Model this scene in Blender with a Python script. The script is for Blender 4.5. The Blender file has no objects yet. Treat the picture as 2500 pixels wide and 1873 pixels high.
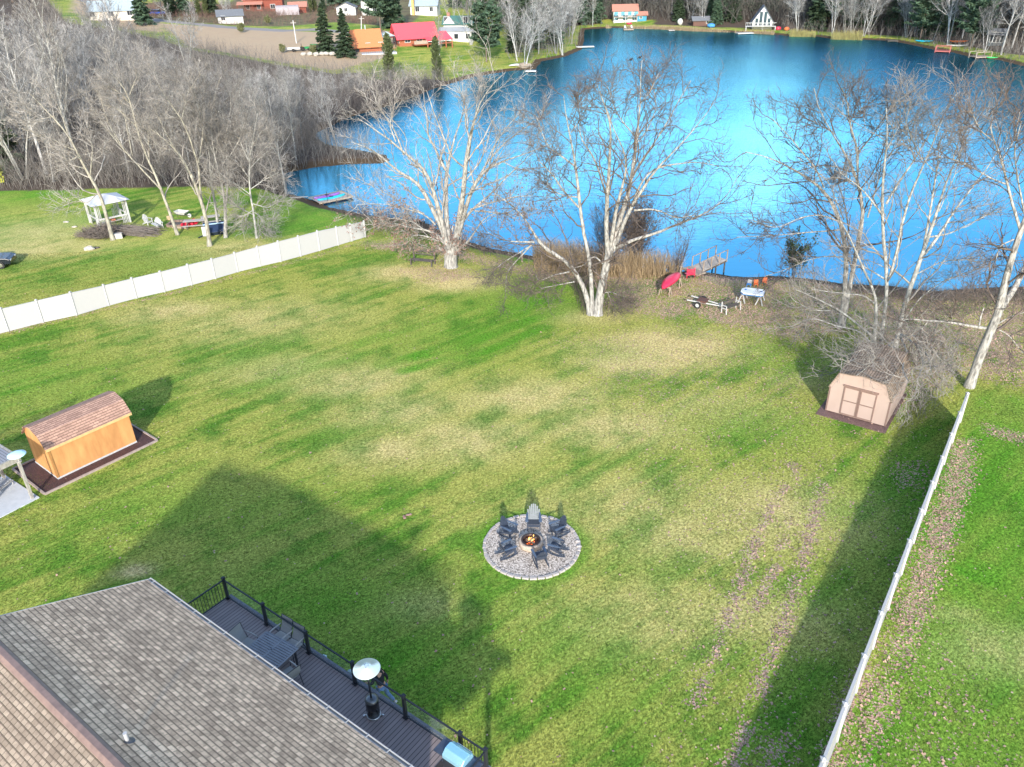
import bpy, math, random
import numpy as np
from mathutils import Vector, Matrix
sin,cos,pi=math.sin,math.cos,math.pi
R_=math.radians
S=bpy.context.scene; COL=S.collection
# ---------------------------------------------------------------- camera
FPX=1950.0; TH=R_(29); PH=R_(1.4); CAMH=24.0
cF=np.array([0,cos(TH),-sin(TH)]); _R0=np.array([1.,0,0]); _U0=np.array([0,sin(TH),cos(TH)])
cR=_R0*cos(PH)-_U0*sin(PH); cU=_U0*cos(PH)+_R0*sin(PH)
CAM=np.array([0,0,CAMH])
cd=bpy.data.cameras.new('camera'); co=bpy.data.objects.new('camera',cd); COL.objects.link(co)
m=Matrix((tuple(cR)+(0,),tuple(cU)+(0,),tuple(-cF)+(0,),(0,0,0,1))).transposed()
m.translation=Vector((0,0,CAMH)); co.matrix_world=m
cd.sensor_width=36; cd.lens=36*FPX/2500; cd.clip_end=3000; cd.clip_start=0.1
S.camera=co
S.render.resolution_x=1024; S.render.resolution_y=767
S.render.engine='CYCLES'
S.view_settings.view_transform='Standard'; S.view_settings.look='None'; S.view_settings.gamma=1
S.view_settings.exposure=1.46
# ---------------------------------------------------------------- world, sun
SUN_EL=R_(22)
W=bpy.data.worlds.new('World'); S.world=W; W.use_nodes=True; nt=W.node_tree; nt.nodes.clear()
def nd(nt,t,**k):
    n=nt.nodes.new(t)
    for a,b in k.items():
        if a=='i':
            for kk,vv in b.items():
                n.inputs[kk].default_value=vv
        else: setattr(n,a,b)
    return n
wo=nd(nt,'ShaderNodeOutputWorld'); bg=nd(nt,'ShaderNodeBackground'); bg.inputs[1].default_value=0.15
sk=nd(nt,'ShaderNodeTexSky',sky_type='NISHITA',sun_disc=False,sun_elevation=SUN_EL,sun_rotation=R_(180),air_density=1.0,dust_density=0.8,ozone_density=1.6)
tc=nd(nt,'ShaderNodeTexCoord'); mp=nd(nt,'ShaderNodeMapping',i={'Scale':(1,1,2.6)})
nt.links.new(tc.outputs['Generated'],mp.inputs[0])
cl=nd(nt,'ShaderNodeTexNoise',i={'Scale':3.1,'Detail':6,'Roughness':.55}); nt.links.new(mp.outputs[0],cl.inputs['Vector'])
rp=nd(nt,'ShaderNodeValToRGB'); rp.color_ramp.elements[0].position=.56; rp.color_ramp.elements[1].position=.72
nt.links.new(cl.outputs['Fac'],rp.inputs[0])
mx=nd(nt,'ShaderNodeMixRGB'); mx.inputs[2].default_value=(11,10.8,10.6,1)
mu=nd(nt,'ShaderNodeMath',operation='MULTIPLY'); mu.inputs[1].default_value=.22
# a few soft cumulus clouds low in the sky over the lake
last=mu.outputs[0]; nt.links.new(rp.outputs[0],mu.inputs[0]); c2=nd(nt,'ShaderNodeTexNoise',i={'Scale':9.0,'Detail':5,'Roughness':.6}); nt.links.new(mp.outputs[0],c2.inputs['Vector'])
for cx_,cy_,cz_,rad_,am_ in ((.056,.979,.195,.055,1),(.115,.979,.178,.045,1),(.01,.977,.215,.04,.7),(.291,.926,.24,.06,.9),(.25,.95,.205,.05,.5),(.17,.975,.137,.10,.32),(.33,.937,.15,.13,.32),(.22,.95,.28,.06,.3)):
    nm_=nd(nt,'ShaderNodeVectorMath',operation='NORMALIZE'); nt.links.new(tc.outputs['Generated'],nm_.inputs[0])
    ds=nd(nt,'ShaderNodeVectorMath',operation='DISTANCE'); nt.links.new(nm_.outputs[0],ds.inputs[0]); ds.inputs[1].default_value=tuple(Vector((cx_,cy_,cz_)).normalized())
    ad=nd(nt,'ShaderNodeMath',operation='MULTIPLY_ADD'); nt.links.new(c2.outputs['Fac'],ad.inputs[0]); ad.inputs[1].default_value=-rad_*1.6; nt.links.new(ds.outputs['Value'],ad.inputs[2])
    rg=nd(nt,'ShaderNodeMapRange',interpolation_type='SMOOTHSTEP'); nt.links.new(ad.outputs[0],rg.inputs[0]); rg.inputs[1].default_value=-rad_*.75; rg.inputs[2].default_value=rad_*.35; rg.inputs[3].default_value=am_; rg.inputs[4].default_value=0
    mm=nd(nt,'ShaderNodeMath',operation='MAXIMUM'); nt.links.new(last,mm.inputs[0]); nt.links.new(rg.outputs[0],mm.inputs[1]); last=mm.outputs[0]
nt.links.new(last,mx.inputs[0])
nt.links.new(sk.outputs[0],mx.inputs[1]); nt.links.new(mx.outputs[0],bg.inputs[0]); nt.links.new(bg.outputs[0],wo.inputs[0])
sd=bpy.data.lights.new('sun','SUN'); sd.energy=2.7; sd.angle=R_(2.0); sd.color=(1,.94,.85)
so=bpy.data.objects.new('sun',sd); COL.objects.link(so)
so.rotation_euler=Vector((-.01,cos(SUN_EL),-sin(SUN_EL))).to_track_quat('-Z','Y').to_euler()
# ---------------------------------------------------------------- pixel <-> place helpers (photo pixels, 2500 wide)
def ray(x,y): return cF+cR*(x-1250)/FPX-cU*(y-936.5)/FPX
def G(x,y,z=0.0):
    d=ray(x,y); return CAM+d*((CAMH-z)/-d[2])
def WY(x,y,Y):
    d=ray(x,y); return CAM+d*(Y/d[1])
def PX(p):
    q=np.array(p,float)-CAM; z=q@cF; return 1250+FPX*(q@cR)/z, 936.5-FPX*(q@cU)/z
# ---------------------------------------------------------------- node materials
MATS={}
def newmat(name):
    m=bpy.data.materials.new(name); m.use_nodes=True; nt=m.node_tree; b=nt.nodes['Principled BSDF']; MATS[name]=m
    return m,nt,b
def L(nt,a,b): nt.links.new(a,b)
def tex(nt,scale,detail=5,rough=.6,vec=None,kind='Noise',stretch=None,src='Object',dist=0):
    if vec is None:
        t=nd(nt,'ShaderNodeTexCoord'); vec=t.outputs[src]
        if stretch:
            mp=nd(nt,'ShaderNodeMapping',i={'Scale':stretch}); L(nt,vec,mp.inputs[0]); vec=mp.outputs[0]
    n=nd(nt,'ShaderNodeTex'+kind); n.inputs['Scale'].default_value=scale
    if kind=='Noise': n.inputs['Detail'].default_value=detail; n.inputs['Roughness'].default_value=rough; n.inputs['Distortion'].default_value=dist
    L(nt,vec,n.inputs['Vector']); return n
def ramp(nt,fac,a,b,ca=(0,0,0,1),cb=(1,1,1,1)):
    r=nd(nt,'ShaderNodeValToRGB'); e=r.color_ramp.elements; e[0].position=a; e[1].position=b; e[0].color=ca; e[1].color=cb
    L(nt,fac,r.inputs[0]); return r.outputs[0]
def mixc(nt,f,a,b,mode='MIX'):
    m=nd(nt,'ShaderNodeMixRGB',blend_type=mode)
    for i,x in enumerate((f,a,b)):
        if isinstance(x,(int,float)): m.inputs[i].default_value=x
        elif isinstance(x,tuple): m.inputs[i].default_value=x[:3]+(1,)
        else: L(nt,x,m.inputs[i])
    return m.outputs[0]
def mth(nt,op,a,b=0.0,clamp=False):
    m=nd(nt,'ShaderNodeMath',operation=op,use_clamp=clamp)
    for i,x in enumerate((a,b)):
        if isinstance(x,(int,float)): m.inputs[i].default_value=x
        else: L(nt,x,m.inputs[i])
    return m.outputs[0]
def bump(nt,b,h,st=.3,d=.02):
    n=nd(nt,'ShaderNodeBump',i={'Strength':st,'Distance':d}); L(nt,h,n.inputs['Height']); L(nt,n.outputs[0],b.inputs['Normal'])
def mat(name,c1,c2=None,scale=6,rough=.8,metal=0,bm=.25,stretch=None,lo=.35,hi=.65,spec=.4,detail=5,em=None,coat=0,rnd=None):
    if name in MATS: return MATS[name]
    m,nt,b=newmat(name)
    if c2 is None: c2=tuple(x*.78 for x in c1)
    n=tex(nt,scale,detail,.6,stretch=stretch)
    c=mixc(nt,ramp(nt,n.outputs['Fac'],lo,hi),c2,c1)
    if rnd:
        oi=nd(nt,'ShaderNodeObjectInfo'); v=mth(nt,'ADD',mth(nt,'MULTIPLY',oi.outputs['Random'],rnd[1]-rnd[0]),rnd[0]); cc=nd(nt,'ShaderNodeCombineColor'); [L(nt,v,cc.inputs[i]) for i in range(3)]; c=mixc(nt,1.0,c,cc.outputs[0],'MULTIPLY')
    L(nt,c,b.inputs['Base Color'])
    b.inputs['Roughness'].default_value=rough; b.inputs['Metallic'].default_value=metal
    b.inputs['Specular IOR Level'].default_value=spec
    if coat: b.inputs['Coat Weight'].default_value=coat
    if bm: bump(nt,b,n.outputs['Fac'],bm)
    if em: b.inputs['Emission Color'].default_value=em[:3]+(1,); b.inputs['Emission Strength'].default_value=em[3]
    return m
def shingle(name,c1,c2,c3,row=.14,wid=.24):
    m,nt,b=newmat(name); t=nd(nt,'ShaderNodeTexCoord')
    # uv in metres: u along the eave, v up the slope
    br=nd(nt,'ShaderNodeTexBrick',offset=.5,squash=1); br.inputs['Scale'].default_value=1
    br.inputs['Color1'].default_value=c1+(1,); br.inputs['Color2'].default_value=c2+(1,); br.inputs['Mortar'].default_value=tuple(x*.25 for x in c2)+(1,)
    br.inputs['Mortar Size'].default_value=.008; br.inputs['Mortar Smooth'].default_value=.3; br.inputs['Bias'].default_value=-.1
    br.inputs['Brick Width'].default_value=wid; br.inputs['Row Height'].default_value=row
    L(nt,t.outputs['UV'],br.inputs['Vector'])
    n1=tex(nt,1.1,4,vec=t.outputs['UV']); n2=tex(nt,60,2,vec=t.outputs['UV']); n3=tex(nt,5,3,vec=t.outputs['UV'])
    c=mixc(nt,ramp(nt,n3.outputs['Fac'],.48,.6),br.outputs['Color'],c3); c=mixc(nt,.45,br.outputs['Color'],c)
    c=mixc(nt,mth(nt,'MULTIPLY',ramp(nt,n1.outputs['Fac'],.4,.7),.35),c,tuple(x*.45 for x in c2))
    c=mixc(nt,.5,c,mixc(nt,n2.outputs['Fac'],(.35,.35,.35),(1.5,1.5,1.5)),'MULTIPLY')
    sv=nd(nt,'ShaderNodeSeparateXYZ'); L(nt,t.outputs['UV'],sv.inputs[0]); fv=mth(nt,'FRACT',mth(nt,'DIVIDE',sv.outputs[1],row))
    c=mixc(nt,mth(nt,'MULTIPLY',mth(nt,'LESS_THAN',fv,.22),.62),c,tuple(x*.22 for x in c2))
    L(nt,c,b.inputs['Base Color']); b.inputs['Roughness'].default_value=.9; b.inputs['Specular IOR Level'].default_value=.2
    bump(nt,b,br.outputs['Fac'],-.6,.012); return m
def glassm(name,c,a=.25,rough=.05):
    m,nt,b=newmat(name); b.inputs['Base Color'].default_value=c+(1,); b.inputs['Roughness'].default_value=rough
    b.inputs['Alpha'].default_value=a; return m
# ---------------------------------------------------------------- mesh helpers
class MB:
    def __init__(s): s.v=[]; s.f=[]
    def add(s,v,f):
        o=len(s.v); s.v+=[tuple(map(float,p)) for p in v]; s.f+=[tuple(i+o for i in q) for q in f]; return s
    def box(s,x0,x1,y0,y1,z0,z1):
        return s.add([(x0,y0,z0),(x1,y0,z0),(x1,y1,z0),(x0,y1,z0),(x0,y0,z1),(x1,y0,z1),(x1,y1,z1),(x0,y1,z1)],
            [(0,3,2,1),(4,5,6,7),(0,1,5,4),(1,2,6,5),(2,3,7,6),(3,0,4,7)])
    def obox(s,c,sz,eu=(0,0,0)):
        from mathutils import Euler
        M_=Euler(eu).to_matrix(); h=[x/2 for x in sz]; vs=[]
        for z in(-1,1):
            for x,y in((-1,-1),(1,-1),(1,1),(-1,1)):
                vs.append(M_@Vector((x*h[0],y*h[1],z*h[2]))+Vector(c))
        return s.add(vs,[(0,3,2,1),(4,5,6,7),(0,1,5,4),(1,2,6,5),(2,3,7,6),(3,0,4,7)])
    def bar(s,p,q,w,h=None,up=(0,0,1)):
        h=h or w; p=Vector(p); q=Vector(q); t=(q-p).normalized(); u=Vector(up)
        if abs(t.dot(u))>.98: u=Vector((0,1,0))
        a=t.cross(u).normalized(); b=a.cross(t); vs=[]
        for o in(p,q):
            for x,y in((-1,-1),(1,-1),(1,1),(-1,1)): vs.append(o+a*x*w/2+b*y*h/2)
        return s.add(vs,[(0,1,2,3),(7,6,5,4),(0,4,5,1),(1,5,6,2),(2,6,7,3),(3,7,4,0)])
    def tube(s,pts,r,n=8,cap=True):
        pts=[Vector(p) for p in pts]; k=len(pts); rs=r if isinstance(r,(list,tuple)) else [r]*k; vs=[]
        for i,p in enumerate(pts):
            t=(pts[min(i+1,k-1)]-pts[max(i-1,0)]).normalized(); u=Vector((0,0,1)) if abs(t.z)<.95 else Vector((0,1,0))
            a=t.cross(u).normalized(); b=a.cross(t)
            for j in range(n): vs.append(p+(a*cos(2*pi*j/n)+b*sin(2*pi*j/n))*rs[i])
        fs=[(i*n+j,i*n+(j+1)%n,(i+1)*n+(j+1)%n,(i+1)*n+j) for i in range(k-1) for j in range(n)]
        if cap: fs+=[tuple(range(n))[::-1],tuple((k-1)*n+j for j in range(n))]
        return s.add(vs,fs)
    def lathe(s,prof,n=24,c=(0,0,0)):
        vs=[(c[0]+r*cos(2*pi*j/n),c[1]+r*sin(2*pi*j/n),c[2]+z) for r,z in prof for j in range(n)]; k=len(prof)
        fs=[(i*n+j,i*n+(j+1)%n,(i+1)*n+(j+1)%n,(i+1)*n+j) for i in range(k-1) for j in range(n)]
        return s.add(vs,fs)
    def prism(s,poly,z0,z1):
        n=len(poly); vs=[(x,y,z0) for x,y in poly]+[(x,y,z1) for x,y in poly]
        return s.add(vs,[tuple(range(n))[::-1],tuple(range(n,2*n))]+[(i,(i+1)%n,n+(i+1)%n,n+i) for i in range(n)])
    def xz(s,poly,y0,y1):   # polygon in XZ, thick along Y
        n=len(poly); vs=[(x,y0,z) for x,z in poly]+[(x,y1,z) for x,z in poly]
        return s.add(vs,[tuple(range(n)),tuple(range(n,2*n))[::-1]]+[((i+1)%n,i,n+i,n+(i+1)%n) for i in range(n)])
    def yz(s,poly,x0,x1):
        n=len(poly); vs=[(x0,y,z) for y,z in poly]+[(x1,y,z) for y,z in poly]
        return s.add(vs,[tuple(range(n)),tuple(range(n,2*n))[::-1]]+[((i+1)%n,i,n+i,n+(i+1)%n) for i in range(n)])
    def slab(s,a,b,c,d,t):  # four corners (ccw from above), thickness t down its normal
        a,b,c,d=map(Vector,(a,b,c,d)); nn=(b-a).cross(d-a).normalized()
        if nn.z<0: nn=-nn
        lo=[p-nn*t for p in(a,b,c,d)]; return s.add([a,b,c,d]+lo,[(0,1,2,3),(7,6,5,4),(0,4,5,1),(1,5,6,2),(2,6,7,3),(3,7,4,0)])
    def blob(s,c,r,rng,n=10,k=6,j=.15):
        vs=[]
        for i in range(k+1):
            a=pi*i/k
            for q in range(n):
                f=1+rng.uniform(-j,j); vs.append((c[0]+r[0]*f*sin(a)*cos(2*pi*q/n),c[1]+r[1]*f*sin(a)*sin(2*pi*q/n),c[2]+r[2]*f*cos(a)))
        return s.add(vs,[(i*n+q,(i+1)*n+q,(i+1)*n+(q+1)%n,i*n+(q+1)%n) for i in range(k) for q in range(n)])
    def build(s,name,mt,parent=None,smooth=False,bevel=0,loc=None,rz=0):
        me=bpy.data.meshes.new(name); me.from_pydata(s.v,[],s.f); me.validate()
        me.materials.append(mt)
        if smooth: me.polygons.foreach_set('use_smooth',[True]*len(me.polygons))
        o=bpy.data.objects.new(name,me); COL.objects.link(o)
        if parent is not None: o.parent=parent
        if loc is not None: o.location=loc; o.rotation_euler=(0,0,rz)
        if bevel:
            b=o.modifiers.new('bevel','BEVEL'); b.width=bevel; b.segments=2; b.limit_method='ANGLE'
        return o
def npmesh(name,V,F,mt,parent=None,smooth=True):
    me=bpy.data.meshes.new(name); V=np.ascontiguousarray(V,dtype=np.float32); F=np.ascontiguousarray(F,dtype=np.int32)
    k=F.shape[1]; me.vertices.add(len(V)); me.vertices.foreach_set('co',V.ravel())
    me.loops.add(F.size); me.loops.foreach_set('vertex_index',F.ravel())
    me.polygons.add(len(F)); me.polygons.foreach_set('loop_start',np.arange(0,F.size,k,dtype=np.int32)); me.polygons.foreach_set('loop_total',np.full(len(F),k,dtype=np.int32))
    if smooth: me.polygons.foreach_set('use_smooth',np.ones(len(F),dtype=bool))
    me.update(calc_edges=True); me.materials.append(mt)
    o=bpy.data.objects.new(name,me); COL.objects.link(o)
    if parent is not None: o.parent=parent
    return o
def tag(o,label=None,cat=None,group=None,kind=None):
    if label: o['label']=label
    if cat: o['category']=cat
    if group: o['group']=group
    if kind: o['kind']=kind
    return o
def thing(name,label,cat,loc=(0,0,0),rz=0,group=None):
    o=bpy.data.objects.new(name,None); COL.objects.link(o); o.location=tuple(map(float,loc)); o.rotation_euler=(0,0,rz); o.empty_display_size=.2
    return tag(o,label,cat,group)
def kids(o): return [c for c in KID.get(o.name,[])]
def copytree(o,loc=None,rz=None,label=None,sc=None,group=None):
    c=o.copy(); COL.objects.link(c)
    if loc is not None: c.location=tuple(map(float,loc))
    if rz is not None: c.rotation_euler=(0,0,rz)
    if sc is not None: c.scale=(sc,sc,sc) if isinstance(sc,(int,float)) else sc
    if label: c['label']=label
    if group: c['group']=group
    def rec(a,b):
        for ch in list(a.children):
            d=ch.copy(); COL.objects.link(d); d.parent=b; rec(ch,d)
    rec(o,c); return c
def setuv(o,fn):   # fn(co, normal) -> (u,v)
    me=o.data; uv=me.uv_layers.new(name='UVMap')
    for p in me.polygons:
        for li in p.loop_indices: uv.data[li].uv=fn(me.vertices[me.loops[li].vertex_index].co,p.normal)
def slopeuv(o,ax):  # ax = horizontal unit vector along the eave
    ax=Vector(ax)
    def f(c,n):
        u=c.dot(ax); s=n.cross(ax)
        if s.length<1e-4: s=Vector((0,0,1))
        s.normalize(); return (u,c.dot(s))
    setuv(o,f)
rs=np.random.RandomState
# ================================================================ THE SETTING
LAKEPX=[(690,432),(698,423),(766,410),(850,402),(935,400),(955,392),(945,378),(880,366),(800,352),(770,335),(775,325),(850,288),(930,264),(1000,242),(1060,217),(1103,204),(1162,187),(1250,173),
(1309,169),(1324,150),(1383,138),(1424,120),(1427,92),(1430,72),(1495,68),(1605,71),(1694,76),(1791,79),(1883,84),(1927,88.5),(1992,89),(2027,95),(2104,97),(2175,100),(2220,109),(2276,121),(2323,128),(2370,140),(2438,147),(2500,163),
(2640,195),(2900,300),(3100,700),(2800,705),(2500,699),(2456,700),(2382,703),(2279,710),(2184,698),(2057,691),(1968,678),(1880,672),(1850,676),(1791,674),(1747,666),(1685,660),(1643,664),(1560,652),(1496,648),(1407,636),(1318,627),(1206,607),(1100,575),(1029,536),(940,530),(881,520),(807,505),(748,482),(703,471),(698,444)]
WL=-0.55
LAKE=np.array([G(x,y,WL)[:2] for x,y in LAKEPX])
def sdist(poly,X,Y):
    X=np.asarray(X,float); Y=np.asarray(Y,float); d=np.full(X.shape,1e9); ins=np.zeros(X.shape,bool); n=len(poly)
    for i in range(n):
        ax,ay=poly[i]; bx,by=poly[(i+1)%n]; ex,ey=bx-ax,by-ay
        t=np.clip(((X-ax)*ex+(Y-ay)*ey)/(ex*ex+ey*ey+1e-12),0,1); d=np.minimum(d,np.hypot(X-ax-t*ex,Y-ay-t*ey))
        c=(ay>Y)!=(by>Y)
        if c.any(): ins^=c&(X<(bx-ax)*(Y-ay)/(by-ay+1e-12)+ax)
    return np.where(ins,-d,d)
def sm(x,a,b): t=np.clip((x-a)/(b-a),0,1); return t*t*(3-2*t)
def vnoise(X,Y,s,seed=0):
    X=X*s+seed*17.3; Y=Y*s+seed*9.1; xi=np.floor(X); yi=np.floor(Y); fx=X-xi; fy=Y-yi; fx=fx*fx*(3-2*fx); fy=fy*fy*(3-2*fy)
    h=lambda a,b:(np.sin(a*127.1+b*311.7+seed)*43758.5453)%1.0
    return (h(xi,yi)*(1-fx)+h(xi+1,yi)*fx)*(1-fy)+(h(xi,yi+1)*(1-fx)+h(xi+1,yi+1)*fx)*fy
def terr(X,Y,d=None):
    X=np.asarray(X,float); Y=np.asarray(Y,float)
    if d is None: d=sdist(LAKE,X,Y)
    h=np.where(d<0,np.maximum(-2.6,WL+d*.3),WL+(-WL)*sm(d,0,3.2))
    w=sm(Y,125,190); h=h+w*np.clip((d-9)*.10,0,45)*(1-.45*sm(-X,0,80))
    h=h+(vnoise(X,Y,.25,3)-.5)*.12*sm(d,2,6)*sm(Y,62,90)
    return h
def GT(x,y):
    z=0.0
    for _ in range(8):
        p=G(x,y,z); z=.5*z+.5*float(terr(p[0],p[1]))
    p=G(x,y,z); p[2]=float(terr(p[0],p[1])); return p
def terrv(P): return terr(P[:,0],P[:,1])
def GTv(PXY,it=7):
    D=np.array([ray(x,y) for x,y in PXY]); z=np.zeros(len(D))
    for _ in range(it):
        P=CAM+D*((CAMH-z)/-D[:,2])[:,None]; z=.5*z+.5*terrv(P)
    P=CAM+D*((CAMH-z)/-D[:,2])[:,None]; P[:,2]=terrv(P); return P
def PW(pts): return np.array([G(x,y,0)[:2] for x,y in pts])
ys=np.concatenate([np.linspace(-30,8,14)[:-1],np.arange(8,76,.26),np.arange(76,300,.8),300+np.linspace(0,1,50)[1:]**1.6*900])
ss=np.linspace(-1,1,430)
XX=(ss[None,:]*(42+.85*np.maximum(ys,0))[:,None]); YY=np.repeat(ys[:,None],len(ss),1)
DL=sdist(LAKE,XX,YY); ZZ=terr(XX,YY,DL)
nr,nc=XX.shape; V=np.stack([XX,YY,ZZ],-1).reshape(-1,3)
ii=np.arange((nr-1)*nc).reshape(nr-1,nc)[:,:-1].ravel(); F=np.stack([ii,ii+1,ii+nc+1,ii+nc],1)
def M(poly,soft=1.0): return sm(-sdist(PW(poly),XX,YY),-soft,soft)
def line(pts,w):
    p=PW(pts); d=np.full(XX.shape,1e9)
    for a,b in zip(p,p[1:]):
        e=b-a; t=np.clip(((XX-a[0])*e[0]+(YY-a[1])*e[1])/(e@e),0,1); d=np.minimum(d,np.hypot(XX-a[0]-t*e[0],YY-a[1]-t*e[1]))
    return 1-sm(d,w*.3,w)
WOODSPX=[(-700,475),(0,466),(148,464),(296,459),(444,457),(562,455),(640,462),(700,470),(690,430),(960,390),(960,376),(780,340),(780,322),(930,258),(1100,198),(1050,192),(900,186),(820,194),(680,184),(560,170),(470,160),(400,142),(300,130),(180,120),(120,60),(-700,80)]
WOODS=PW(WOODSPX)
woods=sm(-sdist(WOODS,XX,YY),-1.5,1.5)
far=sm(YY,150,175)*sm(DL,4,10)*(XX>G(1430,80)[0]-5)
farL=sm(YY,330,380)
woods=np.maximum(woods,np.maximum(far,farL))
lawnfar=M([(900,200),(1110,190),(1250,166),(1320,140),(1180,60),(940,100),(840,160)],3); 
upl=M([(330,40),(540,50),(560,66),(420,62),(300,60)],4); upl=np.maximum(upl,M([(290,70),(350,60),(340,100),(300,95)],3))
upl=np.maximum(upl,M([(1460,52),(1600,54),(1590,62),(1460,62)],3))
woods=woods*(1-lawnfar)*(1-upl)
field=M([(400,112),(547,112),(840,120),(930,110),(1000,120),(940,160),(820,188),(680,178),(560,164),(470,154)],3)
field=np.maximum(field,M([(190,60),(330,70),(300,95),(420,108),(420,130),(300,128),(180,100)],4)*.7)
road=line([(180,62),(215,68),(270,84),(310,97),(400,106),(560,112),(700,117),(770,113),(850,118),(930,116)],3.2)
shore=sm(DL,-2,0)*(1-sm(DL,1.0,2.6))
lit=M([(886,592),(960,588),(1100,610),(1210,636),(1330,660),(1450,668),(1700,668),(1900,675),(2200,705),(2520,705),(2520,930),(2340,915),(2290,880),(2100,800),(1930,830),(1800,800),(1700,770),(1620,775),(1480,742),(1500,700),(1380,690),(1200,650),(1060,620),(900,604)],1.2)*.85
lit=np.maximum(lit,M([(2325,1075),(2372,1075),(2366,1170),(2275,1420),(2215,1610),(2160,1590),(2230,1390),(2300,1190)],.5)*1.25)
lit=np.maximum(lit,M([(2345,1090),(2280,1190),(2200,1400),(2130,1600),(2030,1880),(2000,1900),(2040,1880),(2110,1620),(2190,1400),(2270,1180)],.3)*.5)
lit=np.maximum(lit,M([(2395,1035),(2500,1060),(2520,1085),(2420,1062)],.5)*.95)
lit=np.maximum(lit,M([(2160,1590),(2215,1610),(2160,1750),(2110,1900),(2050,1900),(2110,1720)],.8)*.8)
lit=np.maximum(lit,M([(2400,890),(2500,880),(2520,950),(2440,930)],1)*.8)
lit=np.maximum(lit,M([(2090,770),(2330,760),(2340,900),(2260,960),(2200,1000),(2200,900),(2100,860)],1)*.8)
lit=np.maximum(lit,M([(2185,1140),(2245,1130),(2240,1190),(2190,1190)],.8)*.7)
lit=np.maximum(lit,M([(1860,1800),(1930,1800),(1900,1890),(1850,1890)],.6)*.75)
for t,w in (([(1690,1720),(1763,1548),(1820,1390),(1876,1243),(1920,1180)],.20),([(1760,1900),(1797,1830),(1853,1672),(1921,1491),(1966,1333),(1990,1240)],.30)):
    lit=np.maximum(lit,line(t,w)*1.5*sm(vnoise(XX,YY,1.3,8),.15,.5)); lit=np.maximum(lit,line(t,w*3.2)*.10)
for t,w in (([(1760,1500),(1810,1390),(1850,1290)],.16),([(1840,1480),(1890,1380),(1930,1260)],.16),([(1925,1130),(1950,1170),(1990,1195)],.2),([(2010,1180),(1985,1260),(1960,1320)],.16),([(2110,1640),(2060,1740),(2020,1860)],.3)): lit=np.maximum(lit,line(t,w*1.6)*1.1*sm(vnoise(XX,YY,1.8,9),.2,.55))
lit=np.maximum(lit,line([(0,815),(300,745),(600,668),(760,628),(893,586)],.35)*.5)
lit=np.maximum(lit,M([(960,655),(1040,690),(1150,680),(1160,660),(1100,648)],.6)*.5)
sc=M([(1500,1000),(1900,900),(2200,1000),(2300,1100),(2000,1873),(1650,1873),(1750,1500)],4)*.045
sc=np.maximum(sc,M([(1350,820),(1700,760),(2100,850),(2000,1000),(1500,1000)],3)*.10)
sc=np.maximum(sc,M([(2150,1600),(2250,1500),(2500,1900),(2100,1900)],1.5)*.12)
lit=np.maximum(lit,sc); lit=np.maximum(lit,.004*(1-woods)*(YY<62))
lit*=(.55+.9*vnoise(XX,YY,.9,5)); lit=np.clip(lit,0,1)
dry=np.zeros_like(XX)
for px,py,r,a in ((1120,690,2.2,.9),(1000,665,2.5,.7),(1620,850,3.2,1.0),(1560,880,2.5,.8),(1700,830,2,.6),(1300,970,3,.55),(1130,1070,3,.5),(1500,1040,3,.5),(960,1100,2,.5),(880,930,3,.45),(1450,770,2,.7),(420,760,3,.5),(330,1395,.5,.9),(2440,1590,1.6,.9),(2330,1500,.7,.8),(2380,1540,.7,.8),(150,560,5,.6),(80,600,5,.5),(560,610,4,.5),(1700,1300,3,.35),(1900,1250,3,.5),(1850,1500,2,.4),(1600,1500,3,.3),(1000,1000,3,.4),(700,900,3,.4),(620,780,5,.35),(2100,890,2,.3),(1750,1000,3,.3),(1980,930,2,.4),(1030,1480,1.2,.3),(1560,1240,4,.3)):
    c=G(px,py); d=np.hypot((XX-c[0])/1.5,(YY-c[1])/.8); dry=np.maximum(dry,a*np.exp(-(d/r)**2))
lush_shade=M([(2375,960),(2520,960),(2520,1900),(2030,1900),(2110,1700),(2190,1480),(2270,1280),(2330,1150)],.8)*.72
for px,py,r,a in ((1300,740,4,.9),(1350,700,3,.7),(2400,1200,4,1),(2350,1400,3,1),(2300,1300,2,1),(2450,1400,4,.8),(1990,900,3,.6),(1900,850,2,.5),(950,500,4,.8),(800,520,6,.9),(850,470,6,.9),(100,470,6,.9),(250,540,5,.6),(1850,1040,3,.6),(1500,860,2,.4),(400,640,4,.5),(2150,1800,1,.6),(1100,830,4,.5),(1000,880,2,.3),(600,880,3,.3),(760,1480,3.5,.8),(960,1620,3,.7),(1080,1700,2,.6),(430,1240,3,.5),(640,1250,3,.4),(2080,1250,1.6,.6),(2010,1450,1.6,.6),(1940,1650,1.5,.6),(1900,1800,1.5,.6),(230,960,3,.5),(60,930,4,.6),(1200,1450,1.5,.4),(1330,1560,2,.4),(1500,1700,2,.4)):  # lush spots, plus painted green of shaded lawn by the house and right fence
    c=G(px,py); d=np.hypot((XX-c[0])/1.4,(YY-c[1])/.9); lush_shade=np.maximum(lush_shade,a*np.exp(-(d/r)**2))
pc=G(1298,1333); dp=np.hypot(XX-pc[0],YY-pc[1]); lush_shade=np.maximum(lush_shade,(1-sm(dp,2.35,2.9))*(.5+.5*vnoise(XX,YY,1.5,2)))
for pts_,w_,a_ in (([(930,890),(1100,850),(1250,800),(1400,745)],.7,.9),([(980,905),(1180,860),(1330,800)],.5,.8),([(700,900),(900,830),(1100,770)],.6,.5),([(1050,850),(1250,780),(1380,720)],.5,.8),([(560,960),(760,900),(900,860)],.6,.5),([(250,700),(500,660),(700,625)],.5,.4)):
    lush_shade=np.maximum(lush_shade,line(pts_,w_*1.6)*a_*(.4+.9*vnoise(XX,YY,.7,4)))
lush_shade=np.clip(lush_shade,0,1)
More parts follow.
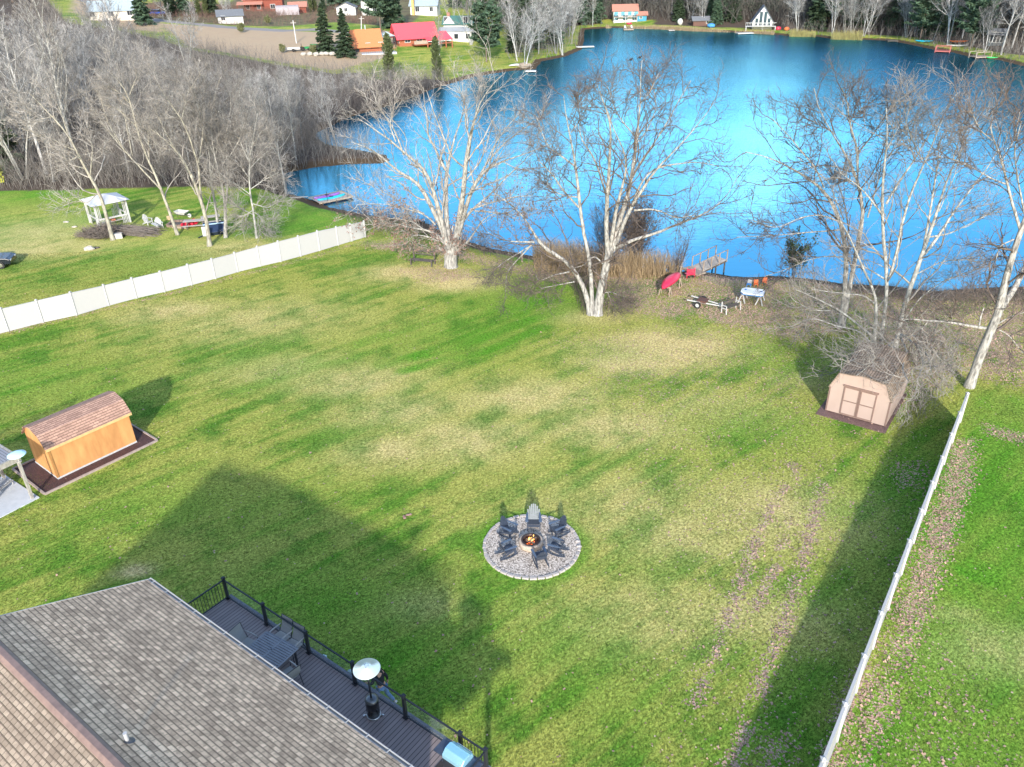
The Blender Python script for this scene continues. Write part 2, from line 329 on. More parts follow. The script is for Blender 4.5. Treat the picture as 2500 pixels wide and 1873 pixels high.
brushbank=M([(300,84),(420,60),(560,62),(600,40),(1060,36),(1000,100),(930,100),(820,95),(700,108),(560,108),(440,106),(330,100)],3)
def attr(o,n,a):
    at=o.data.attributes.new(n,'FLOAT','POINT'); at.data.foreach_set('value',np.ascontiguousarray(a.ravel(),dtype=np.float32))
def grass_col(nt,t,g):
    big=tex(nt,.11,4,.6,vec=t); mid=tex(nt,.45,6,.68,vec=t); fine=tex(nt,6.5,6,.8,vec=t); vf=tex(nt,34,3,.8,vec=t)
    def rs2(a,sc_):
        m1=nd(nt,'ShaderNodeMapping',i={'Rotation':(0,0,R_(a))}); L(nt,t,m1.inputs[0]); m2=nd(nt,'ShaderNodeMapping',i={'Scale':sc_}); L(nt,m1.outputs[0],m2.inputs[0]); return m2
    mpn=rs2(-40,(.10,1.1,1)); st=tex(nt,.8,4,.6,vec=mpn.outputs[0])
    mpb=rs2(-35,(.5,1.1,1)); blade=tex(nt,11,4,.7,vec=mpb.outputs[0])
    green=GC[0]; dark=GC[1]; yel=GC[2]; tan=GC[3]
    a=mth(nt,'ADD',mth(nt,'MULTIPLY',mid.outputs['Fac'],.42),mth(nt,'MULTIPLY',big.outputs['Fac'],.74))
    a=mth(nt,'ADD',a,mth(nt,'MULTIPLY',mth(nt,'SUBTRACT',st.outputs['Fac'],.5),.75))
    c=mixc(nt,ramp(nt,a,.44,.64),green,yel)
    c=mixc(nt,mth(nt,'MULTIPLY',ramp(nt,mth(nt,'SUBTRACT',1.0,mid.outputs['Fac']),.5,.72),.55),c,dark)
    dm=mth(nt,'MULTIPLY',g('dry'),ramp(nt,mth(nt,'ADD',mid.outputs['Fac'],mth(nt,'MULTIPLY',fine.outputs['Fac'],.4)),.4,.8))
    c=mixc(nt,mth(nt,'MULTIPLY',dm,1.7,True),c,tan)
    c=mixc(nt,mth(nt,'MULTIPLY',mth(nt,'MULTIPLY',g('lush_shade'),ramp(nt,mid.outputs['Fac'],.25,.55)),.95),c,(.082,.245,.018))
    return c,big,mid,fine,vf,blade
GC=((.110,.220,.026),(.044,.128,.020),(.310,.318,.078),(.54,.43,.22))
def ground_mat():
    m,nt,b=newmat('lawn and earth'); g=lambda n:nd(nt,'ShaderNodeAttribute',attribute_name=n).outputs['Fac']
    t=nd(nt,'ShaderNodeTexCoord').outputs['Object']; c,big,mid,fine,vf,blade=grass_col(nt,t,g)
    f=mixc(nt,ramp(nt,fine.outputs['Fac'],.34,.68),(.20,.23,.14),(1.9,1.9,1.8)); c=mixc(nt,.62,c,f,'MULTIPLY')
    f=mixc(nt,ramp(nt,blade.outputs['Fac'],.36,.66),(.3,.33,.24),(1.7,1.7,1.6)); c=mixc(nt,.6,c,f,'MULTIPLY')
    f=mixc(nt,vf.outputs['Fac'],(.4,.4,.4),(1.55,1.55,1.5)); c=mixc(nt,.5,c,f,'MULTIPLY')
    # tan field, woodland floor, bank, gravel drive
    nb=mth(nt,'MULTIPLY',mth(nt,'SUBTRACT',mid.outputs['Fac'],.5),1.2)
    def msk(n,lo=.35,hi=.65): return ramp(nt,mth(nt,'ADD',g(n),mth(nt,'MULTIPLY',nb,.8)),lo,hi)
    c=mixc(nt,msk('field'),c,mixc(nt,mid.outputs['Fac'],(.36,.25,.17),(.42,.33,.21)))
    c=mixc(nt,msk('woods'),c,mixc(nt,ramp(nt,fine.outputs['Fac'],.3,.7),(.04,.032,.026),(.14,.105,.08)))
    c=mixc(nt,msk('bank'),c,mixc(nt,ramp(nt,mid.outputs['Fac'],.35,.65),(.085,.06,.045),(.19,.18,.085)))
    c=mixc(nt,msk('shore'),c,mixc(nt,fine.outputs['Fac'],(.025,.018,.012),(.13,.09,.055)))
    c=mixc(nt,msk('road'),c,mixc(nt,fine.outputs['Fac'],(.18,.165,.16),(.30,.28,.27)))
    # fallen leaves: one voronoi cell per leaf, kept where the litter is thick
    vo=tex(nt,13,vec=t,kind='Voronoi'); sep=nd(nt,'ShaderNodeSeparateColor'); L(nt,vo.outputs['Color'],sep.inputs[0])
    lm=mth(nt,'LESS_THAN',sep.outputs[0],g('litter')); lm=mth(nt,'MULTIPLY',lm,mth(nt,'LESS_THAN',vo.outputs['Distance'],.55))
    lc=mixc(nt,sep.outputs[1],(.28,.17,.125),(.58,.42,.34)); lc=mixc(nt,ramp(nt,sep.outputs[2],.7,1.0),lc,(.14,.09,.065))
    c=mixc(nt,lm,c,lc)
    L(nt,c,b.inputs['Base Color']); b.inputs['Roughness'].default_value=.95; b.inputs['Specular IOR Level'].default_value=.12
    h=mth(nt,'ADD',mth(nt,'MULTIPLY',fine.outputs['Fac'],.5),mth(nt,'ADD',mth(nt,'MULTIPLY',blade.outputs['Fac'],.7),mth(nt,'MULTIPLY',lm,.3)))
    bump(nt,b,h,.38,.07); return m
GR=npmesh('ground',V,F,ground_mat()); tag(GR,kind='structure')
for n,a in (('litter',lit),('dry',dry),('lush_shade',lush_shade),('woods',woods),('field',field),('road',road),('shore',shore),('bank',brushbank)): attr(GR,n,a)
# water sheet
def water_mat():
    m,nt,b=newmat('lake water'); t=nd(nt,'ShaderNodeTexCoord').outputs['Object']
    mp=nd(nt,'ShaderNodeMapping',i={'Scale':(.55,1.5,1),'Rotation':(0,0,R_(6))}); L(nt,t,mp.inputs[0])
    w1=tex(nt,1.3,4,.6,vec=mp.outputs[0]); w2=tex(nt,5,3,.6,vec=mp.outputs[0]); pt=tex(nt,.016,3,.5,vec=t); p2=tex(nt,.03,2,.5,vec=t)
    calm=ramp(nt,pt.outputs['Fac'],.4,.62)
    nt.nodes.remove(b); out=[n for n in nt.nodes if n.type=='OUTPUT_MATERIAL'][0]
    bu=nd(nt,'ShaderNodeBump',i={'Distance':.12}); L(nt,mth(nt,'ADD',w1.outputs['Fac'],mth(nt,'MULTIPLY',w2.outputs['Fac'],.3)),bu.inputs['Height'])
    sp=nd(nt,'ShaderNodeSeparateXYZ'); L(nt,t,sp.inputs[0]); dist=mth(nt,'MULTIPLY',mth(nt,'SUBTRACT',sp.outputs[1],70.0),.008,True)
    L(nt,mth(nt,'ADD',.05,mth(nt,'MULTIPLY',mth(nt,'ADD',mth(nt,'MULTIPLY',calm,.6),.3),mth(nt,'MULTIPLY',dist,1.3))),bu.inputs['Strength'])
    df=nd(nt,'ShaderNodeBsdfDiffuse'); L(nt,mixc(nt,ramp(nt,p2.outputs['Fac'],.4,.6),(.002,.035,.11),(.003,.06,.16)),df.inputs[0])
    gl=nd(nt,'ShaderNodeBsdfGlossy',i={'Roughness':.06}); L(nt,mth(nt,'ADD',.045,mth(nt,'MULTIPLY',dist,.11)),gl.inputs['Roughness']); gl.inputs['Color'].default_value=(.18,.51,.67,1); L(nt,bu.outputs[0],gl.inputs['Normal'])
    fr=nd(nt,'ShaderNodeFresnel',i={'IOR':1.45}); L(nt,bu.outputs[0],fr.inputs['Normal'])
    mx=nd(nt,'ShaderNodeMixShader'); L(nt,mth(nt,'ADD',mth(nt,'MULTIPLY',fr.outputs[0],.5),.62,True),mx.inputs[0]); L(nt,df.outputs[0],mx.inputs[1]); L(nt,gl.outputs[0],mx.inputs[2])
    L(nt,mx.outputs[0],out.inputs['Surface']); return m
b=MB(); x0,x1,y0,y1=LAKE[:,0].min()-2,LAKE[:,0].max()+2,LAKE[:,1].min()-2,LAKE[:,1].max()+2
b.add([(x0,y0,WL),(x1,y0,WL),(x1,y1,WL),(x0,y1,WL)],[(0,1,2,3)]); tag(b.build('lake_water',water_mat()),kind='structure')
# ================================================================ TREES
bark=mat('pale bark',(.35,.34,.315),(.105,.10,.095),scale=9,stretch=(1,1,.25),bm=.6,lo=.35,hi=.6)
birch=mat('silver bark',(.42,.42,.39),(.15,.15,.14),scale=7,stretch=(1,1,.5),bm=.4)
yelbark=mat('yellowish lichen bark',(.36,.345,.28),(.14,.125,.10),scale=6,stretch=(1,1,.3),bm=.5)
twig=mat('twigs',(.15,.12,.10),(.075,.06,.055),scale=2,bm=0)
twigp=mat('pale twigs',(.38,.355,.325),(.14,.13,.12),scale=1.5,bm=0,rnd=(.6,1.15))
twigd=mat('dark twigs',(.12,.10,.095),(.06,.05,.045),scale=2,bm=0)
brleaf=mat('clinging dry leaves',(.25,.16,.13),(.14,.085,.07),scale=9,bm=0)
def norm(v): return v/(np.linalg.norm(v,axis=-1,keepdims=True)+1e-9)
def frame(T):
    ref=np.zeros_like(T); ref[...,0]=.31; ref[...,1]=.22; ref[...,2]=.93
    a=np.cross(T,ref); bad=np.linalg.norm(a,axis=-1)<.05
    if bad.any(): r2=np.zeros_like(T); r2[...,0]=1; a[bad]=np.cross(T,r2)[bad]
    A=norm(a); return A,np.cross(T,A)
class Geo:
    def __init__(s): s.V=[]; s.F=[]; s.n=0
    def put(s,V,F): s.V.append(V); s.F.append(F+s.n); s.n+=len(V)
    def tubes(s,P,R,k):
        M_,n,_=P.shape; T=norm(np.gradient(P,axis=1)); A,B=frame(T)
        a=np.arange(k)*2*pi/k; ring=P[:,:,None,:]+R[:,:,None,None]*(np.cos(a)[None,None,:,None]*A[:,:,None,:]+np.sin(a)[None,None,:,None]*B[:,:,None,:])
        i=np.arange(M_)[:,None,None]*n*k; j=np.arange(n-1)[None,:,None]*k; q=np.arange(k)[None,None,:]; q2=(q+1)%k
        F=np.stack([i+j+q,i+j+q2,i+j+k+q2,i+j+k+q],-1).reshape(-1,4); s.put(ring.reshape(-1,3),F)
    def quads(s,C,U,Wv): # centre, half vectors
        V=np.stack([C-U-Wv,C+U-Wv,C+U+Wv,C-U+Wv],1).reshape(-1,3); s.put(V,np.arange(len(V)).reshape(-1,4))
    def mesh(s,name,mt,parent=None,smooth=True): return npmesh(name,np.concatenate(s.V),np.concatenate(s.F),mt,parent,smooth)
def kidsof(P,R,k,r,t0=.15,t1=1.0,ang=(25,60),lf=.45,rr=.55,n=6,wig=.16,up=.05,lmin=.25,flat=0,rmin=.008,ln=None):
    M_,m_,_=P.shape; t=t0+(t1-t0)*(np.arange(k)[None,:]+r.rand(M_,k))/k; x=t*(m_-1); i=np.minimum(x.astype(int),m_-2); f=(x-i)[...,None]
    a=np.arange(M_)[:,None]; p=P[a,i]*(1-f)+P[a,i+1]*f; T=norm(P[a,i+1]-P[a,i]); rad=R[a,i]*(1-f[...,0])+R[a,i+1]*f[...,0]
    pl=np.linalg.norm(np.diff(P,axis=1),axis=-1).sum(1)[:,None]
    Ln=(pl*lf*(1.1-.65*t)*(.6+.8*r.rand(M_,k))) if ln is None else ln*(.6+.8*r.rand(M_,k))*np.ones_like(t)
    Ln=np.maximum(Ln,lmin); A,B=frame(T); ph=r.rand(M_,1)*6.28+np.arange(k)[None,:]*2.4+r.rand(M_,k)*.8
    an=np.radians(ang[0]+(ang[1]-ang[0])*r.rand(M_,k))[...,None]
    D=np.cos(an)*T+np.sin(an)*(np.cos(ph)[...,None]*A+np.sin(ph)[...,None]*B)
    p=p.reshape(-1,3); D=norm(D.reshape(-1,3)); Ln=Ln.reshape(-1); rad=np.maximum(rad.reshape(-1)*rr,rmin)
    Q=[p]
    for s_ in range(n-1):
        D=D+r.randn(*D.shape)*wig; D[:,2]+=up; 
        if flat: D[:,2]*=(1-flat)
        D=norm(D); p=p+D*(Ln/(n-1))[:,None]; Q.append(p)
    Q=np.stack(Q,1); tp=np.linspace(1,.3,n)[None,:]; return Q,np.maximum(rad[:,None]*tp,rmin*.6)
def resamp(pts,rad,n):
    pts=np.array(pts); d=np.concatenate([[0],np.cumsum(np.linalg.norm(np.diff(pts,axis=0),axis=1))]); x=np.linspace(0,d[-1],n)
    out=np.stack([np.interp(x,d,pts[:,i]) for i in range(3)],1)
    for _ in range(2): out[1:-1]=.25*out[:-2]+.5*out[1:-1]+.25*out[2:]
    return out,np.interp(x,d,rad)
def traced_tree(name,label,view,base,limbs,seed,bk,tw,depth=.35,counts=(10,7,5),lf=(.38,.45,.5),tr=.012,leaves=0,wig=.17,group=None,n=16,ups=(.05,.06,.04),rrs=(.5,.55,.6),leafbox=None):
    ox,oy,sc=view; r=rs(seed); b0=G(ox+base[0]/sc,oy+base[1]/sc); Y0=b0[1]
    root=thing(name,label,'tree',(b0[0],b0[1],float(terr(b0[0],b0[1]))),group=group); o0=np.array(root.location)
    PP=[];RR=[]
    for li,l in enumerate(limbs):
        off=0 if len(l)>1 and l[0][1]>=base[1]-25 else r.uniform(-1,1)*depth
        pts=[];ws=[];lw=None; q0=l[0]; tot=math.hypot(l[-1][0]-q0[0],l[-1][1]-q0[1])/sc/FPX*Y0*1.15
        for j,c in enumerate(l):
            s_=j/(len(l)-1); Y=Y0+off*tot*s_
            p=WY(ox+c[0]/sc,oy+c[1]/sc,Y)
            if l[-1][1]>base[1]+40 and j: p=G(ox+c[0]/sc,oy+c[1]/sc,pts[0][2]+(3.15-pts[0][2])*s_**.7)   # a limb drooping towards the camera over the shed
            pts.append(p)
            if len(c)>2: ws.append((j,c[2]))
        zc=Y0/cos(TH)*.93
        w=np.interp(range(len(l)),[a for a,_ in ws],[b for _,b in ws])
        if ws[-1][0]!=len(l)-1:
            j0=ws[-1][0]; w[j0:]=np.linspace(ws[-1][1],2.0,len(l)-j0)
        rad=np.maximum(w*.82/sc/FPX*zc/2,.02)
        p,q=resamp(pts,rad,n)
        jit=r.randn(n,3)*.02*tot/6; jit[0]=0; p=p+np.cumsum(jit,0)*.35
        if l[0][1]>=base[1]-25: q[0]*=1.35; p[0,2]-=.15
        PP.append(p); RR.append(q)
    P=np.stack(PP)-o0; R=np.stack(RR); gt=Geo(); gt.tubes(P,R,9); gt.mesh('trunk',bk,root)
    gc=Geo(); big=R[:,0]<10
    P1,R1=kidsof(P,R,counts[0],r,t0=.22,lf=lf[0],n=9,wig=wig,up=ups[0],rr=rrs[0],lmin=1.9,rmin=tr*2.0); 
    R1=np.minimum(R1,.07); gc.tubes(P1,R1,4)
    P2,R2=kidsof(P1,R1,counts[1],r,t0=.2,lf=lf[1],n=7,wig=wig*1.2,up=ups[1],rr=rrs[1],lmin=.95,rmin=tr*1.15); gc.tubes(P2,R2,3)
    P3,R3=kidsof(P2,R2,counts[2],r,t0=.2,lf=lf[2],n=4,wig=wig,up=ups[2],rr=rrs[2],lmin=.5,rmin=tr*.75); gc.tubes(P3,R3,3)
    gc.mesh('crown',tw,root)
    if leaves:
        tips=np.concatenate([P3[:,-1],P2[:,-1],P3[:,1]]); 
        zz=tips[:,2]; keep=r.rand(len(tips))<np.clip(1.25-zz/leafbox,0,1)**2*leaves; c=tips[keep]; c=np.repeat(c,3,0)+r.randn(len(c)*3,3)*.12
        a=norm(r.randn(len(c),3)); bb=norm(np.cross(a,norm(r.randn(len(c),3)))); gl=Geo(); gl.quads(c,a*.065,bb*.045); gl.mesh('dry_leaves',brleaf,root,False)
    return root
O1=(850,150,3.013)
traced_tree('oak_tree','wide old oak with brown leaves clinging low, nearest the white fence end',O1,(760,1512),[
 [(760,1512,112),(759,1440,104),(758,1360,100)],[(740,1500,70),(725,1300,60),(705,1240,44),(650,1160),(600,1030,38),(560,960),(520,890,30),(450,835,24),(370,840),(290,750),(240,660,14),(130,640),(30,600,5)],
 [(735,1400,50),(690,1180,42),(640,1000,36),(600,870,32),(560,770,28),(500,720,24),(410,690,20),(350,590),(230,530,12),(150,450),(60,400,5)],
 [(745,1380,56),(718,1150,46),(720,900,38),(718,780,30),(750,690,22),(770,600),(790,520,14),(830,440),(870,330,5)],
 [(718,800,26),(680,740,22),(640,620),(580,540,16),(590,440),(560,320),(560,190,4)],[(410,690,16),(380,600),(330,480,12),(230,360),(180,230,6),(170,120,3)],
 [(350,590,12),(300,470),(340,330),(350,230,4)],[(770,1380,56),(820,1150,50),(850,1000,44),(860,850,40),(880,700,34),(900,550,28),(930,420,18),(960,330),(1010,240,9),(1060,170),(1160,85,4)],
 [(895,560,16),(860,470),(870,350,10),(850,250),(790,140,3)],[(940,400,10),(950,250),(990,130,3)],[(775,1380,46),(840,1170,38),(900,950,34),(990,800,27),(1060,760),(1140,730,14),(1250,700),(1400,640,6),(1500,600,3)],
 [(960,860,18),(1010,760),(1060,700,14),(1130,620,12),(1230,540),(1330,470,7),(1440,400,3)],[(1010,760,12),(1080,600),(1180,470,7),(1290,340,3)],
 [(830,1200,28),(900,1090,24),(1000,1020,18),(1060,960,15),(1130,890),(1200,810,10),(1290,730),(1380,640,3)],[(900,1090,18),(1050,1040,14),(1200,1000,10),(1330,985),(1500,1000,3)],
 [(930,1100,14),(1060,1110,10),(1230,1130,6),(1380,1080,3)],[(830,1370,22),(880,1330,17),(930,1260,12),(1000,1150,10),(1120,1100,6),(1260,1180,3)],
 [(720,1340,26),(650,1270,22),(560,1240,18),(440,1230,14),(380,1195,10),(240,1200,7),(120,1205,3)],[(640,1200,16),(560,1120,13),(440,1090,10),(330,1050,8),(180,1040,5),(60,1050,3)],
 [(560,1120,12),(430,1060,9),(320,1000,7),(200,930,5),(60,860,3)],[(700,1330,14),(600,1290,11),(480,1270,8),(440,1330,4)],[(560,1240,10),(480,1180,7),(330,1150,3)]],11,bark,twigp,counts=(10,7,4),tr=.013,leaves=.42,leafbox=7.0,wig=.15,ups=(.07,.05,.03))
O2=(1200,130,2.473)
traced_tree('bare_tree','tall bare tree with pale forked trunk standing by the red canoe',O2,(640,1578),[
 [(640,1578,76),(652,1470,64),(690,1290,56),(722,1170,54)],[(715,1210,44),(760,1050,36),(800,920,32),(840,750,26),(855,600,22),(862,480,18),(880,380,13),(890,250,8),(880,120,5),(895,35,3)],
 [(700,1210,36),(693,1000,30),(700,880,28),(712,700,22),(720,560,16),(735,480),(690,330,9),(640,200,4)],[(715,1200,30),(742,1000,26),(775,850,20),(825,690,14),(800,560,9),(740,470,6),(700,340,3)],
 [(735,1190,34),(800,1010,28),(880,870,24),(930,800,20),(1000,690,14),(1100,600,10),(1200,490,7),(1290,400,5),(1350,300,3)],[(840,930,18),(900,780,15),(960,700,13),(1090,670,10),(1250,650,6),(1370,680,3)],
 [(830,790,16),(900,650,14),(970,560,11),(1060,420,8),(1120,300,6),(1200,170,3)],[(740,1180,32),(840,1130,25),(1000,1090,20),(1150,1020,15),(1280,980,11),(1370,930,8),(1440,850,5),(1500,740,3)],
 [(860,950,15),(950,940,12),(1040,960,9),(1110,1000,7),(1230,980,3)],[(600,1572,46),(560,1410,36),(500,1310,30),(440,1230,28),(330,1190,26),(260,1120,22),(255,1060,15),(200,980,10),(110,900,6),(20,840,3)],
 [(260,1140,16),(160,1140,10),(60,1130,6),(-30,1080,3)],[(240,1160,10),(150,1250,8),(90,1320,6),(85,1440,3)],[(240,1160,9),(60,1270,6),(0,1330,3)],[(470,1320,14),(380,1340,9),(280,1380,5),(270,1340,3)],[(500,1380,10),(440,1390,6),(300,1420,3)],
 [(610,1572,36),(605,1400,32),(600,1250,28),(570,1150,25),(540,1000,24),(525,850,22),(515,690,18),(490,600,14),(480,480,11),(440,380,7),(430,250,3)],
 [(525,930,15),(430,830,12),(370,740,9),(280,650,4)],[(525,870,10),(430,860,8),(340,810,5),(330,700,3)],[(512,690,13),(420,620,10),(340,570,8),(290,450,5),(270,380,3)],[(480,480,8),(540,400,6),(510,250,3)],
 [(705,900,16),(650,720,14),(600,600,11),(540,540,8),(520,430,5),(580,330,3)],[(868,500,10),(800,430,8),(740,330,5),(700,200,3)],[(862,560,9),(940,470,7),(1000,330,5),(980,200,3)],[(880,330,6),(960,230,4),(1010,120,3)],
 [(700,1300,14),(620,1220,8),(560,1280,4),(480,1300,3)],[(650,1450,9),(720,1440,6),(800,1470,3)],[(700,1440,4),(725,1510,3)]],12,bark,twig,counts=(10,7,4),tr=.014,wig=.2)
VC=(1780,150,2.071)
traced_tree('bare_tree','grey bare tree at the water edge behind the beige shed cluster',VC,(562,1345),[
 [(562,1345,34),(588,1150,30),(595,960,28),(570,850,24),(530,720,20),(480,630,17),(360,575,13),(300,520,9),(200,480,6),(80,460,3)],
 [(575,1335,28),(610,1130,28),(650,930,26),(690,800,23),(662,650,18),(650,560,16),(560,440,11),(540,370,8),(480,310,6),(420,200,4),(430,130,3)],
 [(650,560,14),(650,440,12),(610,310,9),(600,200,5),(570,130,3)],[(655,460,9),(740,350,7),(790,270,5),(830,200,3)],[(480,640,10),(440,540,9),(370,460,7),(320,390,5),(220,290,3)],
 [(572,850,11),(460,860,8),(340,870,7),(200,880,5),(40,890,3)],[(578,820,10),(460,770,8),(350,790,6),(240,850,4),(110,800,3)],[(590,990,8),(470,985,6),(380,1010,5),(290,1050,4),(180,1085,3)],
 [(700,790,11),(745,640,9),(780,500,5),(860,420,3)],[(580,800,7),(500,600,5),(340,480,3)],[(660,620,7),(600,600,5),(550,620,3)],[(600,310,5),(680,230,3)],[(540,370,5),(420,300,3)]],13,bark,twigd,counts=(10,7,4),wig=.22,tr=.014)
traced_tree('bare_tree','clump of slim pale stems rising just behind the beige shed',VC,(745,1445),[
 [(730,1445,24),(745,1280,22),(748,1180,17),(690,1080,13),(640,960,10),(600,860,6),(520,740,3)],[(770,1445,22),(790,1260,22),(805,1100,22),(785,950,20),(770,750,17),(780,600,14),(790,450,10),(810,330,6),(790,240,3)],
 [(812,1090,18),(850,950,16),(880,800,14),(930,640,12),(1000,500,9),(1040,380,5),(1080,300,3)],[(795,720,14),(870,590,12),(940,500,9),(1000,390,6),(1080,250,4),(1160,150,2)],[(770,770,12),(700,680,8),(640,620,5),(560,560,3)],
 [(800,1110,10),(740,1070,8),(680,1040,6),(620,920,3)],[(725,1390,16),(650,1330,13),(560,1260,10),(470,1210,7),(330,1150,3)],[(560,1260,8),(420,1260,6),(330,1210,3)],[(722,1430,11),(660,1360,9),(540,1340,7),(420,1290,4),(320,1340,2)],
 [(742,1230,9),(680,1180,7),(560,1170,5),(420,1150,2)],[(790,460,7),(860,330,5),(900,220,3)],[(940,510,7),(890,330,4),(920,200,3)],[(760,1440,10),(700,1480,6),(600,1520,3)]],14,birch,twigp,counts=(9,7,4),wig=.18,tr=.0125)
traced_tree('bare_tree','leaning pale tree behind the right corner of the beige shed',VC,(838,1455),[
 [(838,1455,32),(868,1320,29),(900,1180,29),(940,1080,28),(980,970,24),(1010,860,19),(1060,750,15),(1100,600,11),(1130,500,8),(1200,400,4)],[(985,980,18),(1060,880,18),(1120,780,14),(1190,680,11),(1260,590,8),(1330,500,5),(1360,420,2)],
 [(980,960,15),(1010,800,13),(1040,600,10),(1052,520,6),(1060,400,3)],[(1000,890,11),(1120,870,8),(1260,800,6),(1370,740,3)],[(850,1390,12),(950,1380,9),(960,1440,7),(1010,1490,5),(1020,1570,3)],[(848,1440,9),(740,1490,7),(640,1520,5),(560,1510,2)],
 [(960,1440,5),(1060,1470,3)],[(852,1395,14),(770,1470,10),(700,1545,7),(640,1590,3)],[(862,1385,13),(905,1470,10),(870,1550,7),(900,1610,3)],[(870,1380,11),(960,1440,8),(985,1530,5),(960,1590,3)],[(870,1330,10),(960,1200,7),(1080,1110,5),(1250,1050,3)],[(940,1080,8),(1080,1010,6),(1250,1000,3)],[(1060,760,7),(1150,560,5),(1210,300,3)],[(1130,500,5),(1200,300,3)],[(1040,560,6),(960,470,4),(900,330,3)]],15,birch,twigp,counts=(9,7,4),wig=.18,tr=.0125)
traced_tree('bare_tree','thick leaning tree at the right frame edge above the long white fence',VC,(1212,1645),[
 [(1212,1645,58),(1290,1430,56),(1340,1330,54),(1380,1220,48),(1400,1080,42),(1460,900,34),(1500,800,28),(1560,600,18),(1600,400,8)],[(1370,1260,38),(1450,1140,36),(1520,1000,28),(1600,800,18),(1700,600,6)],
 [(1475,860,19),(1440,760,17),(1400,620,14),(1380,510,11),(1330,400,8),(1290,320,6),(1340,230,5),(1390,120,3)],[(1398,620,9),(1320,590,7),(1180,510,5),(1050,480,3)],[(1300,1350,22),(1230,1340,19),(1130,1320,15),(1010,1310,12),(870,1300,5)],
 [(1265,1335,13),(1272,1290,11),(1288,1245,8)],[(1440,900,9),(1370,930,7),(1350,1000,5),(1330,1035,3)],[(1340,1340,10),(1420,1290,7),(1490,1270,5),(1560,1250,3)],[(1380,500,8),(1440,400,6),(1470,250,3)],[(1330,400,6),(1270,350,5),(1220,250,3)],
 [(1500,800,12),(1460,600,9),(1440,450,6),(1480,300,3)],[(1340,1345,9),(1410,1380,6),(1490,1480,3)],[(1130,1320,6),(1120,1260,3)],[(1010,1310,6),(960,1370,4),(930,1430,3)]],16,bark,twig,counts=(9,7,4),wig=.2,tr=.014)
VL=(0,50,2.907)
traced_tree('bare_tree','leaning bare tree rising from the brush pile by the gazebo',VL,(802,1558),[
 [(802,1558,34),(770,1430,29),(722,1260,26),(690,1180,24),(620,1080,22),(570,960,18),(520,860,15),(440,740,12),(380,680,10),(260,580,6),(200,500,3)],[(700,1220,9),(620,1300,6),(540,1280,5),(450,1315,3)],[(555,930,10),(470,900,9),(380,840,7),(240,790,5),(160,770,3)],
 [(570,960,9),(480,1000,6),(400,920,3)],[(480,800,9),(420,620,6),(330,480,3)],[(380,680,7),(300,700,4),(200,640,3)],[(600,1050,9),(520,1030,6),(480,980,3)],[(640,1100,9),(660,900,6),(640,820,3)]],21,yelbark,twigp,counts=(9,7,5),tr=.014,wig=.19)
traced_tree('bare_tree','forked leaning tree between the white lawn chairs and the fire ring',VL,(1262,1522),[
 [(1262,1522,28),(1200,1350,24),(1130,1160,20),(1060,1020,16),(990,850,13),(940,680,11),(920,530,9),(830,400,6),(760,350,3)],[(1142,1200,14),(1010,1060,13),(880,920,11),(760,780,8),(640,600,5),(600,540,3)],[(880,920,8),(760,720,6),(710,540,3)],
 [(965,750,9),(830,620,7),(740,600,3)],[(930,600,8),(850,510,6),(740,460,3)],[(920,530,7),(960,420,5),(1000,350,3)],[(940,960,7),(900,750,5),(860,560,3)],[(1060,1010,8),(1050,840,5),(1060,650,3)]],22,yelbark,twigp,counts=(9,7,5),tr=.014,wig=.17)
traced_tree('bare_tree','pale forked tree with a white sign board on its trunk',VL,(1487,1602),[
 [(1487,1602,38),(1470,1450,32),(1420,1250,28),(1350,1080,20),(1260,930,16),(1150,820,9),(1050,760,4)],[(1425,1230,18),(1410,1000,14),(1350,850,10),(1290,700,7),(1180,560,4),(1120,460,3)],[(1370,1110,12),(1230,890,9),(1160,760,5),(1090,600,3)],
 [(1410,1010,12),(1440,800,9),(1420,620,6),(1360,480,3)],[(1290,700,6),(1330,520,4),(1420,380,3)],[(1260,930,8),(1120,900,5),(1030,760,3)]],23,yelbark,twigp,counts=(10,7,5),tr=.014,wig=.17)
traced_tree('bare_tree','slim tree standing between the sign board tree and its right neighbour',VL,(1556,1512),[
 [(1556,1512,26),(1530,1300,21),(1490,1140,16),(1480,900,12),(1420,700,9),(1340,500,6),(1300,330,3)],[(1490,1140,11),(1540,900,8),(1560,700,5),(1500,520,3)],[(1480,900,8),(1380,780,6),(1240,700,3)],[(1420,700,7),(1450,500,5),(1560,350,3)],[(1340,500,5),(1250,420,3)],[(1480,800,6),(1560,640,4),(1640,500,3)]],24,bark,twigp,counts=(10,7,5),tr=.013,wig=.17)
traced_tree('bare_tree','straight grey tree right of the blue trailer',VL,(1600,1542),[
 [(1600,1542,30),(1602,1300,25),(1570,1150,17),(1520,950,12),(1500,750,9),(1520,550,6),(1580,400,3)],[(1608,1290,17),(1615,1050,12),(1600,800,8),(1650,600,4),(1620,420,3)],[(1520,950,8),(1440,780,5),(1400,620,3)],[(1500,750,7),(1400,560,5),(1360,420,3)],[(1612,1000,8),(1700,850,5),(1760,640,3)],[(1600,1000,5),(1540,860,4),(1470,830,3)]],25,bark,twigp,counts=(10,7,5),tr=.013,wig=.17)
